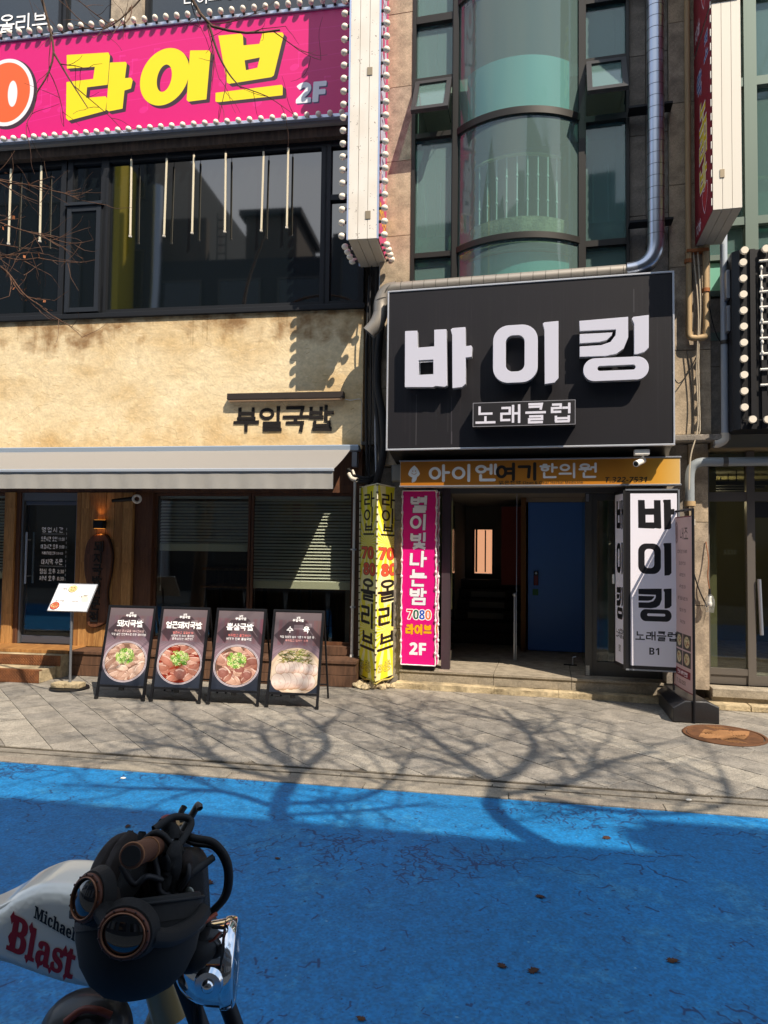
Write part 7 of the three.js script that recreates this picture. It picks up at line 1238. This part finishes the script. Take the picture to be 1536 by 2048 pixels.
// ---------------------------------------------------------------- the motorbike with the helmet hanging on its handlebar
const chrome = phys(0xe4e6ea, 0.06, { metalness: 1 }), tankWhite = phys(0xf0ebdd, 0.28, { clearcoat: 0.8, clearcoatRoughness: 0.1 }), tan = phys(0x9a8559, 0.4, { clearcoat: 0.4 });
const leather = std(0x1a1817, 0.55, { bumpMap: bumpTex(660, [90, 180, 250], 0.12), bumpScale: 0.0012 }), brownLeather = std(0x6b3d22, 0.55, { bumpMap: leather.bumpMap, bumpScale: 0.0012 }), copper = std(0x5c3220, 0.55, { metalness: 0.2 });
{
  const T = thing('motorbike', 'small motorbike with white tank, chrome headlight and brown leather grips', 'motorbike', W, [-0.7, -0.01, -1.66]), Z = -1.70;
  // tank: a side outline given depth, its edges rolled over
  const outline = [[-1.10, 0.765], [-1.01, 0.81], [-0.922, 0.837], [-0.855, 0.87], [-0.822, 0.894], [-0.788, 0.911], [-0.749, 0.922], [-0.687, 0.92], [-0.63, 0.91], [-0.562, 0.891], [-0.535, 0.825], [-0.56, 0.73], [-0.60, 0.693], [-0.678, 0.7], [-0.741, 0.716], [-0.786, 0.731], [-0.854, 0.75], [-0.95, 0.747], [-1.10, 0.735]];
  const curve = new THREE.SplineCurve(outline.concat([outline[0]]).map((p) => new THREE.Vector2(...p))).getPoints(120).slice(0, -1);
  const tank = part(T, 'tank', toCreasedNormals(new THREE.ExtrudeGeometry(new THREE.Shape(curve), { depth: 0.09, bevelEnabled: true, bevelSize: 0.035, bevelThickness: 0.045, bevelOffset: -0.035, bevelSegments: 8, curveSegments: 24 }).translate(0, 0, Z - 0.045), 0.7), tankWhite);
  part(T, 'tank_ridge', pipe([[-0.86, 0.862, Z + 0.062], [-0.80, 0.892, Z + 0.064], [-0.74, 0.905, Z + 0.064], [-0.66, 0.902, Z + 0.064], [-0.58, 0.887, Z + 0.06]], 0.006, 40, 8), tankWhite, tank);
  const t = printed(896, 1000, (c, w, h) => {
    c.clearRect(0, 0, w, h);
    const spike = (x, y, s, col) => { c.fillStyle = col; c.beginPath(); c.moveTo(x, y - s); c.lineTo(x + s * 0.4, y); c.lineTo(x, y + s); c.lineTo(x - s * 0.4, y); c.fill(); };
    const txt = (s, x, y, size, sx, col) => { c.save(); c.translate(x, y); c.scale(sx, 1); c.font = `bold ${size}px serif`; c.fillStyle = col; c.strokeStyle = col; c.lineWidth = size * 0.04; c.lineJoin = 'miter'; c.fillText(s, 0, 0); c.strokeText(s, 0, 0); c.restore(); };
    c.save(); c.transform(1, 0.42, -0.14, 1, 70, -20);
    txt('B', 20, 560, 560, 0.62, '#a80f22'); txt('last', 250, 570, 480, 0.66, '#a80f22');
    for (const [x, y, s] of [[40, 190, 80], [50, 420, 70], [270, 210, 70], [280, 580, 50], [420, 585, 50], [560, 585, 50], [700, 300, 70], [740, 585, 50]]) spike(x, y, s, '#a80f22');
    c.restore(); c.save(); c.transform(1, 0.55, -0.1, 1, 340, 120); txt('Michael', 0, 60, 190, 0.66, '#121317'); c.restore();
  });
  part(T, 'tank_lettering', quad([-0.826, 0.712, Z + 0.0915], [-0.662, 0.712, Z + 0.0915], [-0.662, 0.895, Z + 0.0915], [-0.826, 0.895, Z + 0.0915]), phys(0xffffff, 0.4, { map: t, transparent: true }), tank);
  part(T, 'seat', rb(-1.75, -1.08, 0.78, 0.86, Z - 0.12, Z + 0.12, 0.035, 4), brownLeather);
  // frame, fork, wheels
  const steer = [-0.505, 0.80], foot = [-0.24, 0.246];
  part(T, 'frame', merge([rod([-0.54, 0.77, Z], [-1.25, 0.79, Z], 0.024), rod([-0.50, 0.62, Z], [-0.62, 0.30, Z], 0.026), rod([-0.62, 0.30, Z], [-1.20, 0.28, Z], 0.026), rod([-1.25, 0.79, Z], [-1.20, 0.28, Z], 0.022), rod([-1.20, 0.28, Z - 0.06], [-1.62, 0.246, Z - 0.07], 0.014), rod([-1.20, 0.28, Z + 0.06], [-1.62, 0.246, Z + 0.07], 0.014), rod([-1.5, 0.79, Z], [-1.25, 0.76, Z], 0.02)]), tan);
  part(T, 'head_tube', rod([-0.475, 0.60, Z], [-0.545, 0.80, Z], 0.05, 0.038, 18), tan);
  part(T, 'engine_case', rb(-1.15, -0.8, 0.20, 0.46, Z - 0.08, Z + 0.08, 0.03, 3), M.blackMetal);
  for (const k of [-1, 1]) { part(T, 'fork_leg', rod([steer[0] + 0.055, steer[1] - 0.03, Z + k * 0.085], [foot[0], foot[1], Z + k * 0.085], 0.021, 0.019, 14), M.blackMetal); part(T, 'fork_tube', rod([steer[0] + 0.04, steer[1] + 0.02, Z + k * 0.085], [steer[0] + 0.12, steer[1] - 0.2, Z + k * 0.085], 0.0165, 0.0165, 12), chrome); }
  part(T, 'fork_clamp', rb(-0.53, -0.43, 0.735, 0.77, Z - 0.11, Z + 0.11, 0.008, 2), M.blackMetal); part(T, 'clamp_bolt', rod([-0.455, 0.752, Z + 0.111], [-0.455, 0.752, Z + 0.118], 0.011, 0.011, 12), chrome);
  const wheel = (cx, r) => { const w = part(T, 'wheel', new THREE.TorusGeometry(r - 0.045, 0.045, 12, 48).translate(cx, r - 0.009, Z), M.rubber); part(T, 'rim', new THREE.TorusGeometry(r - 0.085, 0.014, 8, 48).translate(cx, r - 0.009, Z), M.blackMetal, w); part(T, 'hub', new THREE.CylinderGeometry(0.045, 0.045, 0.1, 20).rotateX(Math.PI / 2).translate(cx, r - 0.009, Z), M.aluminium, w); const sp = []; for (let i = 0; i < 18; i++) { const a = i / 18 * 6.283; sp.push(rod([cx + Math.cos(a) * 0.04, r - 0.009 + Math.sin(a) * 0.04, Z + (i % 2 ? 0.03 : -0.03)], [cx + Math.cos(a + 0.2) * (r - 0.09), r - 0.009 + Math.sin(a + 0.2) * (r - 0.09), Z], 0.0018, 0.0018, 5)); } part(T, 'spokes', merge(sp), M.aluminium, w).userData.kind = 'stuff'; };
  wheel(-0.24, 0.265); wheel(-1.62, 0.265);
  part(T, 'kickstand', rod([-1.0, 0.28, Z + 0.06], [-1.08, -0.002, Z + 0.24], 0.012), M.blackMetal);
  // handlebar with leather grips
  part(T, 'handlebar', pipe([[-0.457, 1.08, -1.46], [-0.44, 1.055, -1.54], [-0.43, 1.02, -1.60], [-0.47, 0.95, -1.66], [-0.48, 0.92, Z], [-0.478, 0.955, -1.735], [-0.475, 0.985, -1.75]], 0.0125, 60, 12), M.blackMetal);
  part(T, 'stem', rod([-0.545, 0.80, Z], [-0.485, 0.92, Z], 0.022), M.blackMetal);
  const grip = (a, b) => { const g = part(T, 'grip', rod(a, b, 0.0215, 0.02, 20), brownLeather); const A = V(...a), d = V(...b).sub(A).normalize(), q = new THREE.Quaternion().setFromUnitVectors(V(0, 0, 1), d), ring = (k, r, w) => { const t2 = new THREE.TorusGeometry(r, w, 6, 28).applyQuaternion(q), c = A.clone().addScaledVector(d, k); return t2.translate(c.x, c.y, c.z); }; part(T, 'end_plug', new THREE.CylinderGeometry(0.0175, 0.0175, 0.006, 20).rotateX(Math.PI / 2).applyQuaternion(q).translate(A.x - d.x * 0.002, A.y - d.y * 0.002, A.z - d.z * 0.002), M.rubber, g); parts(T, 'stitched_edge', [ring(0.004, 0.0205, 0.0028), ring(0.11, 0.021, 0.002)], std(0x8a5a34, 0.7), g); };
  grip([-0.452, 1.125, -1.318], [-0.457, 1.078, -1.468]); 
  part(T, 'brake_lever', pipe([[-0.437, 1.05, -1.575], [-0.431, 1.066, -1.579], [-0.407, 1.108, -1.577], [-0.397, 1.124, -1.574], [-0.392, 1.118, -1.566]], 0.0075, 24, 8), M.greyFrame); part(T, 'brake_lever', pipe([[-0.47, 1.03, -1.72], [-0.475, 1.05, -1.722], [-0.468, 1.065, -1.724]], 0.0075, 16, 8), M.greyFrame);
  parts(T, 'switch_block', [rb(-0.48, -0.425, 1.035, 1.078, -1.56, -1.50, 0.01, 2), rb(-0.51, -0.455, 0.985, 1.025, -1.76, -1.70, 0.012, 2)], phys(0x121316, 0.3, { clearcoat: 0.5 })); part(T, 'red_button', ball(0.012, [-0.51, 1.03, -1.74], 1.6, 0.7, 1), std(0x7a1620, 0.5));
  for (const [k, pts] of [[0, [[-0.43, 1.07, -1.55], [-0.39, 1.07, -1.53], [-0.348, 1.062, -1.525], [-0.318, 1.022, -1.521], [-0.32, 0.96, -1.523], [-0.355, 0.915, -1.525], [-0.363, 0.885, -1.526], [-0.375, 0.8, -1.6]]], [1, [[-0.43, 1.062, -1.56], [-0.40, 1.05, -1.55], [-0.352, 1.048, -1.535], [-0.326, 1.01, -1.53], [-0.328, 0.955, -1.53], [-0.36, 0.905, -1.53], [-0.372, 0.84, -1.56]]], [2, [[-0.41, 0.80, -1.62], [-0.395, 0.72, -1.60], [-0.385, 0.62, -1.60], [-0.40, 0.5, -1.63], [-0.36, 0.42, -1.64]]], [3, [[-0.42, 0.79, -1.62], [-0.405, 0.70, -1.60], [-0.40, 0.6, -1.60], [-0.38, 0.5, -1.63]]]]) part(T, 'cable', pipe(pts, k === 0 ? 0.008 : 0.005, 50, 8), M.rubber);
  // headlight
  const H = [-0.328, 0.825, -1.515], lat = (pts) => new THREE.LatheGeometry(pts.map((p) => new THREE.Vector2(p[0] * 0.9, p[1] * 0.9)), 48).rotateZ(-Math.PI / 2).rotateY(0.1).translate(H[0], H[1], H[2]);
  const hl = part(T, 'headlight', lat([[0.0, -0.104], [0.018, -0.102], [0.036, -0.096], [0.053, -0.084], [0.067, -0.068], [0.078, -0.047], [0.085, -0.023], [0.089, 0.008]]), chrome);
  part(T, 'headlight_rim', lat([[0.086, 0.006], [0.0925, 0.008], [0.0935, 0.018], [0.091, 0.032], [0.083, 0.037], [0.08, 0.034]]), chrome, hl); part(T, 'headlight_lens', lat([[0.0, 0.043], [0.04, 0.041], [0.07, 0.037], [0.082, 0.033]]), phys(0xf3f4f2, 0.05, { transmission: 0.95, thickness: 0 }), hl);
  part(T, 'headlight_bracket', merge([rod([-0.44, 0.79, -1.60], [-0.335, 0.83, -1.435], 0.011), rod([-0.44, 0.79, -1.80], [-0.335, 0.83, -1.595], 0.011)]), M.blackMetal); part(T, 'bracket_bolt', merge([ball(0.013, [-0.333, 0.83, -1.424], 1, 1, 0.8), new THREE.CylinderGeometry(0.026, 0.03, 0.012, 20).rotateX(Math.PI / 2).translate(-0.333, 0.83, -1.431)]), chrome); part(T, 'wire_clip', rb(-0.41, -0.385, 0.835, 0.86, -1.53, -1.5, 0.005), M.blackMetal);
  // handlebar bag
  const bagLeather = std(0x2b2826, 0.5, { bumpMap: leather.bumpMap, bumpScale: 0.0015 });
  const bag = part(T, 'handlebar_bag', (() => { const g = new RoundedBoxGeometry(0.082, 0.165, 0.085, 6, 0.028), p = g.attributes.position; for (let i = 0; i < p.count; i++) { const v = p.getY(i) / 0.165; p.setX(i, p.getX(i) * (1.05 - v * 0.25) + noise(p.getX(i) * 20, p.getY(i) * 20, 3) * 0.008); p.setZ(i, p.getZ(i) + noise(p.getX(i) * 18, p.getY(i) * 18, 7) * 0.008); } g.computeVertexNormals(); return g.translate(-0.402, 0.968, -1.515); })(), bagLeather);
  part(T, 'bag_strap', merge([pipe([[-0.45, 1.07, -1.50], [-0.425, 1.03, -1.468], [-0.415, 0.96, -1.462], [-0.418, 0.90, -1.468]], 0.012, 20, 6), pipe([[-0.35, 1.035, -1.52], [-0.385, 1.02, -1.475], [-0.418, 0.99, -1.462]], 0.008, 16, 6)]), std(0x0e0e0f, 0.7), bag); part(T, 'bag_stud', ball(0.011, [-0.385, 0.985, -1.468], 1, 1.3, 0.5), std(0x8e8f86, 0.4, { metalness: 0.6 }), bag); part(T, 'bag_piping', pipe([[-0.43, 0.925, -1.468], [-0.395, 0.922, -1.466], [-0.355, 0.928, -1.472], [-0.336, 0.93, -1.50]], 0.0045, 20, 6), std(0x8a3a20, 0.6), bag);
}
{
  const T = thing('helmet', 'black helmet with copper-rimmed goggles hanging upside down from the handlebar', 'helmet', W, [-0.478, 0.81, -1.43]), c = [-0.47, 0.935, -1.43];
  const tip = (g) => g.rotateZ(0.12).rotateX(-0.42).translate(...c);
  const shell = new THREE.LatheGeometry([[0.0, -0.118], [0.03, -0.115], [0.06, -0.104], [0.087, -0.082], [0.107, -0.048], [0.117, -0.005], [0.119, 0.03], [0.116, 0.05], [0.111, 0.054], [0.104, 0.05], [0.102, 0.0], [0.086, -0.05], [0.05, -0.085], [0.0, -0.095]].map((p) => new THREE.Vector2(...p)), 48);
  const sh = part(T, 'shell', tip(shell), std(0x0b0a0a, 0.75));
  part(T, 'leather_band', tip(new THREE.CylinderGeometry(0.1205, 0.1205, 0.03, 48, 1, true).translate(0, 0.026, 0)), Object.assign(leather.clone(), { side: THREE.DoubleSide }), sh);
  part(T, 'zip_band', tip(new THREE.TorusGeometry(0.121, 0.0035, 6, 48).rotateX(Math.PI / 2).translate(0, 0.043, 0)), M.rubber, sh);
  const flap = (pts, w, m) => { const cv = new THREE.CatmullRomCurve3(pts.map((p) => V(...p))), g = new THREE.TubeGeometry(cv, 24, 1, 10, false), p = g.attributes.position, n = 24; for (let i = 0; i <= n; i++) { const t = i / n, q = cv.getPointAt(t), r = w * Math.sqrt(Math.sin(Math.PI * (0.06 + t * 0.88))); for (let j = 0; j <= 10; j++) { const k = i * 11 + j; p.setXYZ(k, q.x + (p.getX(k) - q.x) * r, q.y + (p.getY(k) - q.y) * r, q.z + (p.getZ(k) - q.z) * r * 0.6 + noise(p.getX(k) * 6, p.getY(k) * 6) * 0.004); } } g.computeVertexNormals(); return part(T, 'ear_flap', g, m, sh); };
  const brownDark = std(0x33261f, 0.65, { bumpMap: leather.bumpMap, bumpScale: 0.001 });
  flap([[-0.56, 0.97, -1.42], [-0.545, 1.04, -1.44], [-0.52, 1.085, -1.46], [-0.495, 1.09, -1.47]], 0.03, brownDark); flap([[-0.53, 0.96, -1.40], [-0.525, 1.02, -1.42], [-0.51, 1.08, -1.44], [-0.497, 1.11, -1.455]], 0.026, brownDark); flap([[-0.515, 0.97, -1.36], [-0.51, 1.0, -1.37], [-0.505, 1.04, -1.38]], 0.019, brownDark); flap([[-0.44, 0.95, -1.5], [-0.45, 1.0, -1.49], [-0.455, 1.05, -1.48], [-0.46, 1.09, -1.5]], 0.03, leather); flap([[-0.48, 0.95, -1.46], [-0.47, 1.0, -1.47], [-0.465, 1.06, -1.48]], 0.035, leather);
  flap([[-0.50, 1.0, -1.40], [-0.485, 1.04, -1.42], [-0.47, 1.07, -1.45]], 0.024, leather); flap([[-0.43, 1.04, -1.50], [-0.44, 1.085, -1.53], [-0.47, 1.105, -1.53]], 0.016, leather);
  // crumpled folds of the leather cap, each its own lump
  const fr = rng(83);
  for (let i = 0; i < 12; i++) { const a = i / 12 * 6.283, x = -0.455 + Math.cos(a) * 0.055 + (fr() - 0.5) * 0.02, z = -1.475 + Math.sin(a) * 0.04, y = 0.985 + fr() * 0.03, d = (fr() - 0.5) * 0.05; flap([[x, y, z], [x + d * 0.6, y + 0.03 + fr() * 0.02, z + (fr() - 0.5) * 0.02], [x + d, y + 0.06 + fr() * 0.035, z + (fr() - 0.5) * 0.03]], 0.011 + fr() * 0.009, i % 3 ? leather : brownDark); }
  parts(T, 'strap_end', [pipe([[-0.50, 1.07, -1.40], [-0.47, 1.04, -1.39], [-0.45, 1.05, -1.40], [-0.43, 1.03, -1.43]], 0.006, 20, 6), pipe([[-0.46, 1.09, -1.45], [-0.44, 1.05, -1.43], [-0.435, 1.01, -1.43], [-0.42, 0.99, -1.45]], 0.007, 20, 6), pipe([[-0.40, 1.06, -1.49], [-0.385, 1.03, -1.46], [-0.40, 1.0, -1.455]], 0.006, 16, 6)], std(0x17161a, 0.6), sh);
  part(T, 'chin_strap', merge([pipe([[-0.55, 0.96, -1.45], [-0.50, 1.06, -1.47], [-0.455, 1.105, -1.47], [-0.42, 1.06, -1.48], [-0.40, 0.96, -1.47]], 0.007, 40, 6), pipe([[-0.47, 1.10, -1.50], [-0.44, 1.11, -1.54], [-0.405, 1.095, -1.55], [-0.42, 1.06, -1.5]], 0.008, 24, 6)]), std(0x0f0f10, 0.7), sh);
  part(T, 'strap_buckle', new THREE.TorusGeometry(0.008, 0.0022, 6, 18).translate(-0.428, 1.02, -1.47), M.greyFrame, sh);
  // goggles: two oval cups with copper rims, a padded bridge and a strap round the shell
  const N = V(-0.12, 0.42, 1).normalize();
  const cup = (x, y, z, nx, ny, nz, tw, rx, ry) => {
    const q = new THREE.Quaternion().setFromUnitVectors(V(0, 0, 1), V(nx, ny, nz).normalize()).multiply(new THREE.Quaternion().setFromAxisAngle(V(0, 0, 1), tw)), put = (g) => g.applyQuaternion(q).translate(x, y, z);
    const base = part(T, 'goggle_cup', put(new THREE.CylinderGeometry(1.04, 1.2, 0.022, 36).rotateX(Math.PI / 2).scale(rx * 1.14, ry * 1.14, 1).translate(0, 0, -0.009)), leather, sh);
    part(T, 'goggle_rim', put(new THREE.TorusGeometry(1, 0.11, 10, 44).scale(rx, ry, 0.05).translate(0, 0, 0.006)), copper); part(T, 'goggle_trim', put(new THREE.TorusGeometry(0.92, 0.045, 8, 44).scale(rx, ry, 0.06).translate(0, 0, 0.012)), std(0x8a5f46, 0.4, { metalness: 0.6 }));
    part(T, 'goggle_lens', put(new THREE.SphereGeometry(1, 32, 12, 0, Math.PI * 2, 0, 0.62).rotateX(Math.PI / 2).translate(0, 0, -0.81).scale(rx * 1.55, ry * 1.55, 0.045).translate(0, 0, 0.008)), phys(0x0b0d14, 0.04, { ior: 1.7, clearcoat: 1 }));
    const rv = []; for (let i = 0; i < 14; i++) { const a = i / 14 * 6.283; rv.push(ball(0.0022, [Math.cos(a) * rx * 1.06, Math.sin(a) * ry * 1.06, 0.011], 1, 1, 0.6, 6, 4)); } part(T, 'rivets', put(merge(rv)), std(0x2a1710, 0.5)).userData.kind = 'stuff';
    return base;
  };
  cup(-0.535, 1.040, -1.338, -0.50, 0.22, 0.85, -0.5, 0.034, 0.040); cup(-0.452, 1.000, -1.296, 0.0, 0.16, 1, -0.25, 0.042, 0.038);
  part(T, 'goggle_bridge', pipe([[-0.512, 1.03, -1.335], [-0.498, 1.022, -1.32], [-0.485, 1.015, -1.31]], 0.02, 12, 10), leather); part(T, 'goggle_strap', pipe([[-0.41, 0.985, -1.312], [-0.385, 0.972, -1.335], [-0.358, 0.965, -1.385], [-0.349, 0.965, -1.44]], 0.017, 24, 8), leather); part(T, 'strap_clip', rb(-0.572, -0.55, 1.0, 1.018, -1.352, -1.336, 0.004), std(0x77706a, 0.4, { metalness: 0.6 }));
}
{
  const T = thing('helmet_cover', 'black and white padded cover hanging low beside the tan fork', 'cover', W, [-0.55, 0.60, -1.47]);
  part(T, 'cover_body', (() => { const g = new THREE.SphereGeometry(0.1, 36, 24), p = g.attributes.position; for (let i = 0; i < p.count; i++) { let x = p.getX(i), y = p.getY(i), z = p.getZ(i); if (x > 0) x *= 0.75; y *= 0.9; p.setXYZ(i, x * 1.05, y, z * 0.8); } g.computeVertexNormals(); return g.rotateZ(-0.35).translate(-0.575, 0.695, -1.47); })(), phys(0x101012, 0.45, { clearcoat: 0.2 }));
  part(T, 'white_stripe', (() => { const g = new THREE.SphereGeometry(0.1035, 30, 12, 1.2, 1.5, 1.05, 0.5), p = g.attributes.position; for (let i = 0; i < p.count; i++) { let x = p.getX(i); if (x > 0) x *= 0.75; p.setXYZ(i, x * 1.05, p.getY(i) * 0.9, p.getZ(i) * 0.8); } g.computeVertexNormals(); return g.rotateZ(-0.35).translate(-0.575, 0.695, -1.468); })(), std(0xb9b6b0, 0.5, { side: THREE.DoubleSide }));
  part(T, 'brown_edge', pipe([[-0.605, 0.765, -1.415], [-0.575, 0.785, -1.42], [-0.545, 0.785, -1.42], [-0.52, 0.772, -1.425]], 0.007, 20, 8), std(0x6b2c1a, 0.6));
  part(T, 'hanging_cord', pipe([[-0.55, 0.785, -1.48], [-0.53, 0.86, -1.55], [-0.50, 0.93, -1.60]], 0.005, 20, 6), M.rubber);
}
// ---------------------------------------------------------------- shadows on for everything, then draw
scene.traverse((o) => { if (o.isMesh) { o.castShadow = true; o.receiveShadow = true; } });
renderer.render(scene, camera);
